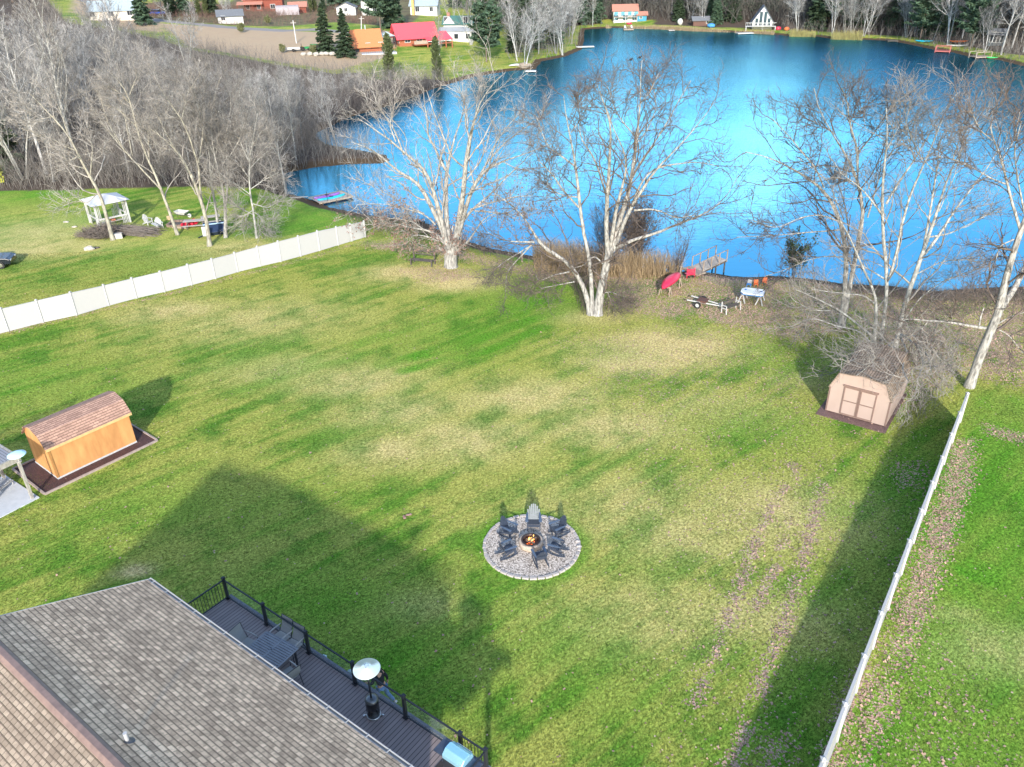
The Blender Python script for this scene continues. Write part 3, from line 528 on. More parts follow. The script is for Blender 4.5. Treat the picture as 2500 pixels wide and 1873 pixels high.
traced_tree('bare_tree','low bushy pale tree beside the white fence and shore',VL,(1822,1546),[
 [(1822,1546,20),(1800,1370,17),(1768,1200,14),(1765,1000,10),(1790,850,6),(1830,640,3)],[(1800,1380,9),(1700,1330,5),(1640,1280,3)],[(1790,1300,9),(1900,1330,5),(1990,1280,3)],[(1780,1240,9),(1660,1150,5),(1560,1120,3)],[(1775,1200,9),(1880,1130,5),(1980,1080,3)],
 [(1770,1120,8),(1680,1000,5),(1600,960,3)],[(1768,1060,8),(1860,960,5),(1940,900,3)],[(1766,1000,7),(1700,850,4),(1660,760,3)],[(1780,900,6),(1860,780,3)],[(1790,1350,7),(1860,1400,4),(1870,1460,3)],[(1790,1350,7),(1720,1400,3)]],26,birch,twigp,counts=(12,8,5),tr=.013,wig=.2,ups=(.02,.02,.02))
# ---- background trees: prototypes, then copies
def proto(name,label,seed,H,kind,bk,tw):
    r=rs(seed); root=thing(name,label,'tree',(0,0,0)); n=12
    if kind=='multi': k=5
    elif kind=='fork': k=2
    else: k=1
    PP=[];RR=[]
    for i in range(k):
        a=r.rand()*6.28; sp=(.30 if kind=='multi' else .18)*(i>0 or k>1); D=np.array([cos(a)*sp,sin(a)*sp,1.]); D/=np.linalg.norm(D); p=np.array([cos(a),sin(a),0])*.15*(k>1); p[2]=-.3; P=[p]
        Hh=H*(1-.25*r.rand()*(i>0))
        for j in range(n-1):
            D=D+r.randn(3)*.045; D[2]+=.02; D/=np.linalg.norm(D); p=p+D*Hh/(n-1); P.append(p)
        PP.append(P); RR.append(H*.0105/(k**.35)*np.linspace(1.15,.16,n))
    P=np.array(PP); R=np.array(RR); g=Geo(); g.tubes(P,R,6)
    P1,R1=kidsof(P,R,{1:22,2:14,5:9}[k],r,t0=.3,lf=.34,n=7,ang=(28,60),wig=.13,up=.09,rmin=.035)
    R1=np.minimum(R1,.09); g.tubes(P1,R1,4); g.mesh('trunk',bk,root)
    gc=Geo(); P2,R2=kidsof(P1,R1,11,r,t0=.12,lf=.45,n=5,ang=(25,55),wig=.14,up=.08,rmin=.022); gc.tubes(P2,R2,3)
    P3,R3=kidsof(P2,R2,5,r,t0=.2,lf=.5,n=3,ang=(20,50),wig=.1,up=.06,rmin=.018); gc.tubes(P3,R3,3); gc.mesh('crown',tw,root)
    return root
woodm=mat('grey woodland bark',(.46,.455,.44),(.24,.235,.225),scale=3,stretch=(1,1,.3),bm=0,rnd=(.5,1.2))
wtw=mat('woodland twigs',(.40,.39,.375),(.13,.125,.12),scale=.9,bm=0,rnd=(.5,1.25),lo=.4,hi=.6)
fwt=mat('far woodland stems',(.15,.14,.125),(.06,.06,.05),scale=.3,bm=0)
PR=[proto('bare_tree','x',31,15,'fork',woodm,wtw),proto('bare_tree','x',32,17,'single',woodm,wtw),proto('bare_tree','x',33,13,'multi',woodm,wtw),proto('bare_tree','x',34,15,'single',birch,twigp),proto('bare_tree','x',35,12,'fork',woodm,twigp),proto('bare_tree','x',36,16,'multi',birch,wtw)]
PRU=[0]*len(PR)
def place(PRl,U,i,loc,rz,sc,label,group=None):
    loc=(float(loc[0]),float(loc[1]),float(loc[2])-.1)
    if not U[i]:
        U[i]=1; o=PRl[i]; o.location=loc; o.rotation_euler=(0,0,rz); o.scale=(sc,sc,sc); o['label']=label
        if group: o['group']=group
        return o
    return copytree(PRl[i],loc,rz,label,sc,group)
RT=random.Random(7)
KL=['forked grey tree','tall single-stemmed grey tree','many-stemmed grey tree','slim silver-barked tree','small forked pale tree','clump of silver-barked stems']
ZL=['in the woods at the left edge','in the woods behind the gazebo','in the woods behind the picnic tables','in the woods by the cove','in the woods below the log houses']
# the left woodland
npl=0; used=[]
minx,miny=WOODS.min(0); maxx,maxy=WOODS.max(0); tries=0
def vis(p,m=60,h=10):
    x,y=PX(p); x2,y2=PX((p[0],p[1],p[2]+h)); return -m<x<2500+m and y>-40 and y2<1900
VO=rs(5); cand=[]
while npl<172 and tries<90000:
    tries+=1; x=VO.uniform(-120,5); y=VO.uniform(75,215)
    if VO.rand()>(95/y)**1.0: continue
    if sdist(WOODS,np.array([x]),np.array([y]))[0]>-1.0: continue
    if sdist(LAKE,np.array([x]),np.array([y]))[0]<1.2: continue
    p=(x,y,0); px,py=PX(p)
    if px<-90 or px>1300: continue
    if py<190 and VO.rand()<.5: continue
    md=2.8 if y<130 else 3.6
    if any((x-a)**2+(y-b)**2<md*md for a,b in used): continue
    used.append((x,y)); edge=sdist(WOODS,np.array([x]),np.array([y]))[0]
    k=RT.choice([0,1,2,3,4,5,5,0]); sc=RT.uniform(.62,1.02)*(1 if px>-20 else 1.05)*(.62 if py<200 else 1)*(.8 if px>640 else 1)
    if px>900: sc*=.72
    lim=np.interp(px,[150,250,400,520,900,1300],[-80,40,120,172,172,160])
    for _ in range(30):
        if PX((x,y,[15,17,13,15,12,16][k]*sc))[1]<lim: sc*=.95
    place(PR,PRU,k,(x,y,float(terr(x,y))),RT.uniform(0,6.28),sc,KL[k]+' '+(ZL[0] if px<110 else ZL[1] if px<330 else ZL[2] if px<560 else ZL[3] if px<760 else ZL[4])+(', front row' if edge>-7 else ', deeper in'),'bare trees of the left woods'); npl+=1
# a few single ones
for px,py,k,sc,lb in ((185,395,3,1.35,'tall silver birch standing out white within the left woods'),(300,172,1,1.05,'dark crooked bare tree beside the curved gravel drive'),(460,175,5,.85,'fan of thin pale stems in front of the brush bank'),
 (1280,165,2,1.15,'broad grey multi-stemmed tree on the point beside the upturned boat'),(1375,135,2,1.1,'grey round-crowned tree at the narrow dock on the far point'),(1075,160,3,.62,'small pale tree beside the right dark arborvitae'),
 (560,52,2,.75,'bare tree in front of the small white garage'),(400,46,0,.8,'grey bare tree beside the blue car'),(1105,70,5,1.0,'tall pale stems right of the white farmhouse'),(1150,110,5,1.0,'tall clumped stems behind the round pine'),(1040,30,2,.5,'small leafless tree before the house with yellow chimney'),(698,474,0,.8,'slim tree at the tip of the cove beside the kayak dock'),
 (235,130,0,.9,'dark bare tree left of the gravel drive')):
    place(PR,PRU,k,GT(px,py),RT.uniform(0,6.28),sc,lb)
# ---- evergreens
def conifer(name,seed,H,rad,kind,mt,n=2600,first=.06):
    r=rs(seed); root=thing(name,'x','tree'); g=Geo(); P=np.zeros((1,6,3)); P[0,:,2]=np.linspace(-.3,H*.97,6); g.tubes(P,np.linspace(H*.016,H*.002,6)[None],7); 
    nb=int(90 if kind!='pine' else 60); t=(np.arange(nb)+r.rand(nb))/nb; t=first+(1-first)*t; az=np.arange(nb)*2.4+r.rand(nb)
    if kind=='spruce': ln=rad*(1-t)**.85*(.8+.4*r.rand(nb))+.15; dz=-.18-.25*(1-t)
    elif kind=='pine': ln=rad*np.sqrt(np.clip(1-((t-.45)/.62)**2,0,1))*(.65+.5*r.rand(nb)); dz=.25*t+.05*r.randn(nb)
    else: ln=rad*np.clip((1-t)*2.4,0,1)**.6*(.85+.2*r.rand(nb)); dz=1.1+0*t
    D=np.stack([np.cos(az),np.sin(az),dz],1); D=norm(D); s=np.linspace(0,1,6)[None,:,None]; Bp=np.zeros((nb,1,3)); Bp[:,0,2]=t*H*.97
    Q=Bp+D[:,None,:]*s*ln[:,None,None]; 
    if kind=='pine': Q[:,:,2]+=(s[...,0]**2)*ln[:,None]*.18
    if kind=='spruce': Q[:,:,2]+=(s[...,0]**2)*ln[:,None]*.16
    g.tubes(Q,np.linspace(.05,.012,6)[None].repeat(nb,0)*H/10,4); g.mesh('trunk',mat('conifer bark',(.13,.10,.08)),root)
    gc=Geo(); w=ln/ln.sum(); k=r.choice(nb,n,p=w); u=r.rand(n)**.6
    C=Bp[k,0]+D[k]*(u*ln[k])[:,None]; 
    if kind=='pine': C[:,2]+=u**2*ln[k]*.18
    if kind=='spruce': C[:,2]+=u**2*ln[k]*.16
    sd_=np.stack([-D[k,1],D[k,0],0*D[k,0]],1); C=C+sd_*(r.randn(n)*.13*ln[k]*(1.1-u*.6))[:,None]+r.randn(n,3)*.05*(2 if kind=='pine' else 1)
    a=norm(D[k]*.8+sd_*r.randn(n)[:,None]*.7+r.randn(n,3)*(.25 if kind!='pine' else .5)); bb=norm(np.cross(a,norm(r.randn(n,3)+np.array([0,0,1.2 if kind!='arbor' else 0])))); sz=(.16+.16*r.rand(n))[:,None]*H/9*(1.0 if kind!='arbor' else .8)
    gc.quads(C,a*sz,bb*sz*.38); gc.mesh('crown',mt,root,False); return root
gsp=mat('spruce needles',(.035,.062,.026),(.018,.034,.018),scale=1.5,bm=0); gpi=mat('pine needles',(.06,.105,.055),(.03,.058,.038),scale=1.0,bm=0); gar=mat('arborvitae leaves',(.085,.105,.035),(.04,.06,.022),scale=2,bm=0)
CO=[conifer('spruce_tree',41,12,3.0,'spruce',gsp,5200),conifer('pine_tree',42,14,4.6,'pine',gpi,5200,.28),conifer('arborvitae',43,6,1.1,'arbor',gar,3000,.02),conifer('spruce_tree',44,14,2.6,'spruce',gpi,4600)]
CU=[0]*4
def cplace(i,px,py,sc,lb,group=None): return place(CO,CU,i,GT(px,py),RT.uniform(0,6.28),sc,lb,group)
cplace(0,797,131,.90,'dark spruce left of its twin beside the orange-roofed cabin'); cplace(0,845,140,.86,'dark broad spruce touching the orange-roofed cabin')
cplace(1,1188,152,.88,'rounded green pine on the lawn right of the white farmhouse')
cplace(2,953,196,1.5,'narrow arborvitae below the canopy tent between the two cabins'); cplace(2,1068,190,1.35,'narrow arborvitae in the brush below the red-roofed log house')
cplace(3,962,72,1.25,'tall loose pine behind the red-roofed log house'); cplace(1,930,78,1.0,'pine just left of the red-roofed log house')
cplace(3,352,62,1.15,'dark drooping spruce right of the grey-roofed house'); cplace(0,8,420,1.05,'large spruce at the left edge of the photo above the lawn')
for px,py,k,sc in ((420,36,0,.9),(450,38,3,.9),(486,40,2,1.2),(505,40,2,1.15),(520,38,0,.8),(640,20,0,.6),(770,28,2,1.0),(790,30,0,.5),(760,30,2,.9),(1110,20,3,1),(1140,30,1,1),(1180,40,3,.9),(1215,45,1,.8)):
    cplace(k,px,py,sc,'evergreen standing in the row behind the hillside houses','evergreens behind the hillside houses')
# ---- far shore woods
npl=0; tries=0; used=[]; nbare=0
_pp=np.stack([VO.uniform(1240,2540,12000),VO.uniform(-10,150,12000)],1); _gp=GTv(_pp); _dd=sdist(LAKE,_gp[:,0],_gp[:,1])
while tries<12000 and npl<235:
    px,py=_pp[tries]; p=_gp[tries]; d=_dd[tries]; tries+=1
    if d<2.5 or p[1]>420: continue
    if d>75 : continue
    if nbare>=100 and VO.rand()<2 and False: continue
    x,y=p[:2]
    if (1465<px<1640 and 20<py<66) or (1800<px<1935 and 30<py<80) or (2395<px<2460 and 70<py<125): continue
    if 1470<px<1900 and d<9: continue
    if any((x-a)**2+(y-b)**2<(3.1+d*.035)**2 for a,b in used): continue
    used.append((x,y)); npl+=1
    con=VO.rand()<(.74 if px<1850 else .55)*(1 if d>9 else .35)
    zl='around the white lake house' if px<1650 else 'between the two lake houses' if px<1850 else 'right of the steep-gabled house' if px<2130 else 'above the right shore docks'
    if not con and nbare>=84: npl-=1; used.pop(); continue
    if con: kk=VO.choice([0,1,3,3]); place(CO,CU,kk,p,RT.uniform(0,6.28),RT.uniform(.75,1.25),['dark spruce','green pine','','loose tall spruce'][kk]+' on the far shore '+zl,'evergreens of the far shore')
    else: kk=VO.choice([0,1,2,3,4,5]); nbare+=1; place(PR,PRU,kk,p,RT.uniform(0,6.28),RT.uniform(.7,1.12),KL[kk]+' on the far shore '+zl,'bare trees of the far shore')
npl=0; used=[]
while npl<34:
    px=VO.uniform(-60,1300); py=VO.uniform(-25,22); p=GT(px,py)
    if 690>px>180 and py>4: continue
    if any((p[0]-a)**2+(p[1]-b)**2<60 for a,b in used): continue
    used.append(p[:2]); npl+=1
    if VO.rand()<.45: place(CO,CU,VO.choice([0,1,3]),p,RT.uniform(0,6.28),RT.uniform(.9,1.3),'evergreen standing in the row behind the hillside houses','evergreens behind the hillside houses')
    else: place(PR,PRU,VO.choice([0,1,2,5]),p,RT.uniform(0,6.28),RT.uniform(.8,1.1),'bare tree on the ridge behind the hillside houses','bare trees behind the hillside houses')
# ---- brush, reeds, litter (uncountable)
def stems(name,pts,H,mt,seed,label,cat,lean=.25,k=3,r0=.02,spread=0,rz=None):
    r=rs(seed); n=len(pts); P0=np.array(pts); D=np.stack([r.randn(n)*lean,r.randn(n)*lean,np.ones(n)],1); D=norm(D); h=H*(.5+.8*r.rand(n)); Q=[P0]
    p=P0
    for j in range(4): D=norm(D+r.randn(n,3)*.12); p=p+D*(h/4)[:,None]; Q.append(p)
    Q=np.stack(Q,1); R=np.linspace(1,.3,5)[None]*r0*np.ones((n,1)); g=Geo(); g.tubes(Q,R,3)
    if k: P1,R1=kidsof(Q,R,k,r,t0=.25,lf=.45,n=4,ang=(20,55),wig=.15,up=.05,rmin=r0*.5); g.tubes(P1,R1,3)
    o=g.mesh(name,mt); return tag(o,label,cat,kind='stuff')
def scatter(poly,n,seed,px=True,dmin=.3,dens=None):
    r=rs(seed); P=PW(poly) if px else np.array(poly); a,b=P.min(0),P.max(0); out=np.zeros((0,2))
    while len(out)<n:
        q=a+(b-a)*r.rand(n*3,2); q=q[sdist(P,q[:,0],q[:,1])<0]; 
        if dens is not None: q=q[r.rand(len(q))<dens(q)]
        if dmin is not None: q=q[sdist(LAKE,q[:,0],q[:,1])>dmin]
        out=np.concatenate([out,q])
    out=out[:n]; return np.concatenate([out,terr(out[:,0],out[:,1])[:,None]],1)
brm=mat('brush stems',(.23,.21,.19),(.10,.09,.083),scale=.4,bm=0); brr=mat('reddish brush',(.21,.13,.10),(.11,.07,.055),scale=.4,bm=0)
stems('woodland_brush',scatter([p for p in WOODSPX if p[0]>-100]+[],15000,51,dens=lambda q:np.clip((100/q[:,1])**1.6,0,1)),3.4,brm,52,'tangle of grey leafless undergrowth filling the left woods','undergrowth',k=4,r0=.02)
stems('shore_brush',scatter([(850,262),(1100,196),(1110,212),(1060,224),(1000,250),(930,275),(870,292),(800,345),(790,300)],1500,53,dmin=0),2.6,twigd,54,'dark brush along the water below the log houses','brush',k=4,r0=.025)
stems('bank_brush',scatter([(300,84),(420,60),(560,66),(800,60),(900,62),(930,100),(820,95),(700,108),(560,108),(440,106),(330,100)],5200,55,dens=lambda q:.25+.75*(vnoise(q[:,0],q[:,1],.07,1)>.42)),1.6,brr,56,'brown scrub covering the bank above the tan field','brush',k=4,r0=.03)
stems('far_brush',np.array([q for q in GTv(np.stack([VO.uniform(1240,2540,5200),VO.uniform(20,150,5200)],1)) if 1.0<sdist(LAKE,np.array([q[0]]),np.array([q[1]]))[0]<26 and not(1470<PX(q)[0]<1900 and PX(q)[1]>50)]),3.0,brm,57,'grey undergrowth at the foot of the far shore woods','undergrowth',k=4,r0=.035)
stems('far_woods',np.array([q for q in GTv(np.stack([VO.uniform(1240,2540,5200),VO.uniform(-30,110,5200)],1)) if 14<sdist(LAKE,np.array([q[0]]),np.array([q[1]]))[0]<110 and q[1]<460]),12,fwt,157,'distant mass of leafless woods behind the far shore trees','woods',k=9,r0=.07)
ridge=scatter([(800,515),(890,520),(1029,545),(1206,612),(1206,630),(1090,600),(1000,580),(900,566)],900,58,dmin=.2); stems('waterside_thicket',ridge,1.5,twigd,59,'dark thicket at the water behind the old oak','thicket',k=5,r0=.012)
sh=scatter([(2050,700),(2190,705),(2400,712),(2520,708),(2520,740),(2380,745),(2200,735),(2060,712)],1100,60,dmin=.1); stems('waterside_brush',sh,.7,twigd,61,'low dark brush along the water edge at the right','brush',k=4,r0=.01)
sh=scatter([(2090,800),(2250,800),(2350,880),(2330,950),(2240,1040),(2165,1060),(2240,930),(2200,850)],480,62); stems('shed_thicket',sh,1.0,twigp,63,'dry tangled thicket beside and behind the beige shed','thicket',k=5,r0=.010)
sh=scatter([(1395,700),(1440,690),(1450,765),(1420,775)],120,64); stems('trunk_suckers',sh,1.8,twig,65,'thin suckers around the foot of the canoe-side tree','suckers',k=4,r0=.012)
reed=mat('dry reeds',(.42,.32,.19),(.24,.17,.10),scale=3,stretch=(1,1,.2),bm=0)
rp1=scatter([(1300,640),(1330,618),(1420,628),(1500,640),(1560,648),(1650,655),(1668,672),(1640,682),(1540,682),(1450,676),(1370,672),(1310,665)],3400,66,dmin=-1.5); rp1[:,2]=np.maximum(rp1[:,2],WL-.3); stems('cattail_reeds',rp1,1.75,reed,67,'dense tan cattail reeds at the lake edge left of the ramp dock','reeds',lean=.09,k=1,r0=.016)
rp2=scatter([(1460,182),(1603,71),(1700,77),(1890,84),(1890,79),(1700,71),(1600,66),(1480,64)],2600,68,dmin=-1) ; stems('far_reeds',rp2,1.1,reed,69,'tan reeds fringing the far shore lawn','reeds',lean=.12,k=0,r0=.05)
ry=mat('yellow green reeds',(.36,.34,.12),(.25,.21,.09),scale=1,bm=0)
rp3=np.concatenate([scatter([(1927,89),(1992,90),(1990,84),(1930,82)],700,70,dmin=-2),scatter([(2027,95),(2104,97),(2104,89),(2030,88)],900,71,dmin=-2)]); stems('yellow_reeds',rp3,1.6,ry,72,'two patches of yellow reeds on the far right shore','reeds',lean=.12,k=0,r0=.05)
# dark alder clump in the water and slim bush
def shrub(name,label,cat,loc,H,n,mt,seed,lean=.35,leaf=None,nl=0,r0=.02,leafsz=.05):
    r=rs(seed); root=thing(name,label,cat,loc); a=r.rand(n)*6.28; P0=np.stack([np.cos(a),np.sin(a),0*a],1)*.12*H*r.rand(n)[:,None]; D=norm(np.stack([np.cos(a)*lean*r.rand(n),np.sin(a)*lean*r.rand(n),np.ones(n)],1)); h=H*(.6+.4*r.rand(n)); Q=[P0]; p=P0
    for j in range(6): D=norm(D+r.randn(n,3)*.06); p=p+D*(h/6)[:,None]; Q.append(p)
    Q=np.stack(Q,1); R=np.linspace(1,.35,7)[None]*r0*np.ones((n,1)); g=Geo(); g.tubes(Q,R,4); P1,R1=kidsof(Q,R,9,r,t0=.2,lf=.3,n=5,ang=(20,50),up=.08,rmin=.009); g.tubes(P1,R1,3)
    P2,R2=kidsof(P1,R1,5,r,t0=.2,lf=.5,n=3,ang=(20,50),rmin=.008); g.tubes(P2,R2,3); g.mesh('stems',mt,root)
    if leaf is not None:
        c=P2.reshape(-1,3); c=c[r.choice(len(c),nl)]+r.randn(nl,3)*.08; a=norm(r.randn(nl,3)); bb=norm(np.cross(a,norm(r.randn(nl,3)))); gl=Geo(); gl.quads(c,a*leafsz,bb*leafsz*.7); gl.mesh('foliage',leaf,root,False)
    return root
shrub('alder_shrub','tall dark alder clump in the shallows behind the canoe-side tree','shrub',G(1545,650),6.2,70,twigd,81,r0=.022,leaf=mat('dark buds',(.09,.07,.06)),nl=5200,leafsz=.045)
shrub('alder_shrub','thin upright alder beside the ramp dock','shrub',G(1655,672),4.3,12,twigd,82,lean=.5,r0=.02)
shrub('alder_shrub','dark twiggy alder just left of the tall alder clump','shrub',G(1480,648),5.6,40,twigd,83,r0=.02)
shrub('leafy_shrub','upright shrub with sparse dark green leaves on the bank right of the white board','shrub',G(1938,678),3.8,16,twigd,84,leaf=mat('dark green leaves',(.05,.075,.03)),nl=1300,leafsz=.06)
shrub('forsythia_shrub','small yellow-green shrub at the left edge beside the woods','shrub',G(4,452),2.4,14,twig,85,leaf=mat('yellow leaves',(.50,.50,.05),(.28,.34,.04)),nl=2200,leafsz=.10)
for px,py,H,lb in ((590,80,2.2,'rounded shrub on the bank below the metal shed'),(795,70,3.4,'tall leafy shrub rising behind the twin spruces'),(690,130,1.6,'low twiggy shrub left of the tractors'),(1018,105,2.2,'pale flowering shrub before the red-roofed log house'),(765,133,1.8,'yellowish shrub at the foot of the left spruce'),(655,60,2.2,'round green shrub right of the small red cabin')):
    shrub('shrub',lb,'shrub',GT(px,py),H,16,twigp,int(px),leaf=mat('olive leaves',(.16,.17,.07),(.09,.10,.04)),nl=1400,leafsz=.12)
# fallen leaves as geometry, thick where the litter mask is
leafm,ntL,bL=newmat('fallen leaf'); tL=nd(ntL,'ShaderNodeObjectInfo'); nL=tex(ntL,37,1,.5); L(ntL,mixc(ntL,ramp(ntL,nL.outputs['Fac'],.3,.7),(.20,.115,.08),(.50,.34,.26)),bL.inputs['Base Color']); bL.inputs['Roughness'].default_value=.8
r=rs(91); n=640000; q=np.stack([r.uniform(-42,48,n),r.uniform(14,70,n)],1)
jy=np.clip(np.searchsorted(ys,q[:,1]),1,len(ys)-1); wv=42+.85*np.maximum(ys[jy],0); jx=np.clip(((q[:,0]/wv+1)/2*(len(ss)-1)).astype(int),0,len(ss)-1)
q=q[r.rand(n)<lit[jy,jx]*.8]; zq=terr(q[:,0],q[:,1]); ok=(sdist(LAKE,q[:,0],q[:,1])>.2)&(np.hypot(q[:,0]-pc[0],q[:,1]-pc[1])>2.3); q=q[ok]; zq=zq[ok]; n=len(q)
C=np.concatenate([q,(zq+.025)[:,None]],1); az=r.rand(n)*6.28; tl=r.randn(n,2)*.35
U=norm(np.stack([np.cos(az),np.sin(az),tl[:,0]],1)); Wv=norm(np.cross(norm(np.stack([tl[:,1],tl[:,0]*.5,np.ones(n)],1)),U)); s_=(.018+.042*r.rand(n)**1.4)[:,None]
g=Geo(); g.quads(C,U*s_,Wv*s_*.7); tag(g.mesh('fallen_leaves',leafm,None,False),'pinkish brown fallen leaves scattered over the lawns','leaves',kind='stuff')
print('leaves',n)
# grass tufts standing in the lawn
tm,ntT,bT=newmat('grass blades'); gT=lambda n:nd(ntT,'ShaderNodeAttribute',attribute_name=n).outputs['Fac']; cT,_,midT,fT,vfT,_=grass_col(ntT,nd(ntT,'ShaderNodeTexCoord').outputs['Object'],gT)
cT=mixc(ntT,1.0,cT,mixc(ntT,gT('tone'),(.22,.27,.18),(.78,.78,.72)),'MULTIPLY'); L(ntT,cT,bT.inputs['Base Color']); bT.inputs['Roughness'].default_value=.8; bT.inputs['Specular IOR Level'].default_value=.15
r=rs(92); n=620000; yy=14+56*r.rand(n)**1.25; q=np.stack([(r.rand(n)*2-1)*(6+.80*yy),yy],1)
jy=np.clip(np.searchsorted(ys,q[:,1]),1,len(ys)-1); wv=42+.85*np.maximum(ys[jy],0); jx=np.clip(((q[:,0]/wv+1)/2*(len(ss)-1)).astype(int),0,len(ss)-1)
ok=(sdist(PW([(62,1136),(150,1195),(372,1082),(300,1035)]),q[:,0],q[:,1])>.1)&(sdist(PW([(1996,1008),(2170,1056),(2260,900),(2080,860)]),q[:,0],q[:,1])>.1)&(lit[jy,jx]<.5)&(woods[jy,jx]<.3)&(DL[jy,jx]>2.8)&(np.hypot(q[:,0]-pc[0],q[:,1]-pc[1])>2.2)
q=q[ok]; jy=jy[ok]; jx=jx[ok]; n=len(q); hgt=(.028+.034*r.rand(n))*(.75+q[:,1]/90); wd=hgt*.36; az=r.rand(n)*6.28; z0=terr(q[:,0],q[:,1])
A=np.stack([np.cos(az)*wd,np.sin(az)*wd,0*az],1); Bq=np.stack([q[:,0],q[:,1],z0-.005],1); T=Bq+np.stack([r.randn(n)*.5*hgt,r.randn(n)*.5*hgt,hgt],1)
Vt=np.stack([Bq-A,Bq+A,T],1).reshape(-1,3); o=npmesh('lawn_grass',Vt,np.arange(len(Vt)).reshape(-1,3),tm,None,False); tag(o,'short green and straw coloured grass blades over the lawns','grass',kind='stuff')
for nm_,ar in (('dry',dry[jy,jx]),('lush_shade',lush_shade[jy,jx]),('tone',r.rand(n))): attr(o,nm_,np.repeat(ar,3))
# ================================================================ NEAR OBJECTS
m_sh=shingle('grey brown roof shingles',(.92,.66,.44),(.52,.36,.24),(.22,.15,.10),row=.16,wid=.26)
m_shr=shingle('reddish shed shingles',(.46,.29,.22),(.30,.18,.14),(.40,.26,.2),row=.14,wid=.28)
m_shd=shingle('weathered brown shingles',(.34,.26,.20),(.20,.155,.12),(.12,.10,.08),row=.14,wid=.28)
white=mat('white vinyl',(.375,.375,.375),(.365,.365,.365),bm=0,rough=.45)
black=mat('black painted metal',(.022,.026,.034),(.015,.018,.024),rough=.4,bm=.05)
def deckmat(name,c1,c2,w=.14,ang=0,grv=.045):
    m,nt,b=newmat(name); t=nd(nt,'ShaderNodeTexCoord').outputs['Object']; sp=nd(nt,'ShaderNodeSeparateXYZ'); L(nt,t,sp.inputs[0])
    x=mth(nt,'DIVIDE',sp.outputs[ang],w); fr=mth(nt,'FRACT',x); fl=mth(nt,'FLOOR',x); wn=nd(nt,'ShaderNodeTexWhiteNoise',noise_dimensions='1D'); L(nt,fl,wn.inputs['W'])
    n=tex(nt,7,4,.6,stretch=(1,6,1) if ang==1 else (6,1,1)); c=mixc(nt,mth(nt,'ADD',mth(nt,'MULTIPLY',wn.outputs['Value'],.5),mth(nt,'MULTIPLY',n.outputs['Fac'],.5)),c2,c1)
    gm=mth(nt,'LESS_THAN',fr,grv/w*.35+.04); L(nt,mixc(nt,gm,c,tuple(v*.12 for v in c2)),b.inputs['Base Color']); b.inputs['Roughness'].default_value=.55; bump(nt,b,gm,-.6,.01); return m
# ---- the house roof in the lower left corner
e=Vector((.795,-.607,0)).normalized(); n_=Vector((-e.y*-1*-1,0,0)); n_=Vector((e.y,-e.x,0))   # n_ points from the eave back over the house
E0=Vector(tuple(G(360,1415,5.5))); HL=12.6; HWID=4.85; RZ=2.05
ang=math.atan2(e.y,e.x)
# local frame: x along the eave, y towards the ridge is -y (n_), origin under the eave corner
house=thing('house','house with grey brown shingled gable roof, white gutter and long dark rear deck','house',(E0.x,E0.y,0),ang)
zb=5.5
def fx(a): return a
RY=-HWID
o=MB().slab((0,0,zb),(HL,0,zb),(HL,RY,zb+RZ),(0,RY,zb+RZ),.10).build('roof',m_sh,house); slopeuv(o,(1,0,0)); o['label']='grey brown shingled rear roof slope'
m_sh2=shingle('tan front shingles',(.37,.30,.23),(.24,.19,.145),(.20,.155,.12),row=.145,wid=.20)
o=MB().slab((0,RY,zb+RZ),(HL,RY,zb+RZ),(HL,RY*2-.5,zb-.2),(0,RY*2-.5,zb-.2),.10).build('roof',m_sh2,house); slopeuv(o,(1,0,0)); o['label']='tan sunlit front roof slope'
b=MB(); z=zb+RZ; b.yz([(RY-.17,z-.055),(RY-.06,z+.03),(RY+.06,z+.03),(RY+.17,z-.055),(RY+.17,z-.03),(RY+.07,z+.06),(RY-.07,z+.06),(RY-.17,z-.03)],-.03,HL); b.build('ridge_cap',mat('rosy ridge metal',(.23,.155,.13),(.17,.115,.10),rough=.5,bm=.05),house)
b=MB(); b.box(-.01,HL,.0,.02,zb-.13,zb-.01); b.box(-.01,HL,.02,.11,zb-.13,zb-.115); b.box(-.01,HL,.105,.125,zb-.13,zb-.005); b.box(-.012,.0,.0,.125,zb-.13,zb-.01); gt=b.build('gutter',white,house)
for k in range(17):
    b=MB(); b.box(.25+k*.78,.28+k*.78,-.03,.13,zb-.004,zb+.008); b.build('gutter_bracket',white,gt)
b=MB(); b.box(0.35,HL,-.55,-.43,0,zb-.15); b.box(.35,.47,RY*2+.2,-.55,0,zb-.15); b.xz([(0,0)],0,0) if 0 else None
b.yz([(-.43,zb-.15),(RY,zb+RZ-.2),(RY*2+.2,zb-.15)],.35,.47); b.build('wall',mat('beige siding',(.42,.38,.33),(.38,.34,.30),stretch=(.2,.2,9)),house)
b=MB(); b.bar((0,0,zb-.06),(0,RY,zb+RZ-.06),.03,.14); b.bar((0,RY,zb+RZ-.06),(0,RY*2-.5,zb-.26),.03,.14); b.build('rake_board',mat('grey trim',(.45,.44,.42)),house)
# vent pipe: find its place on the slope
for t in np.linspace(10,30,400):
    p=CAM+ray(313,1812)*t; q=Vector((p[0]-E0.x,p[1]-E0.y,0)); u=q.dot(e); w=-q.dot(Vector((-e.y,e.x,0)))
    if p[2]<=zb+RZ*w/HWID: break
vp=MB().tube([(u,-w,p[2]-.1),(u,-w,p[2]+.33)],.05,14).build('vent_pipe',white,house); MB().lathe([(.16,0),(.12,.03),(.055,.11),(.05,.11)],16,(u,-w,p[2]-.02)).build('flashing',mat('dark flashing',(.12,.12,.13),metal=.5,rough=.5),vp)
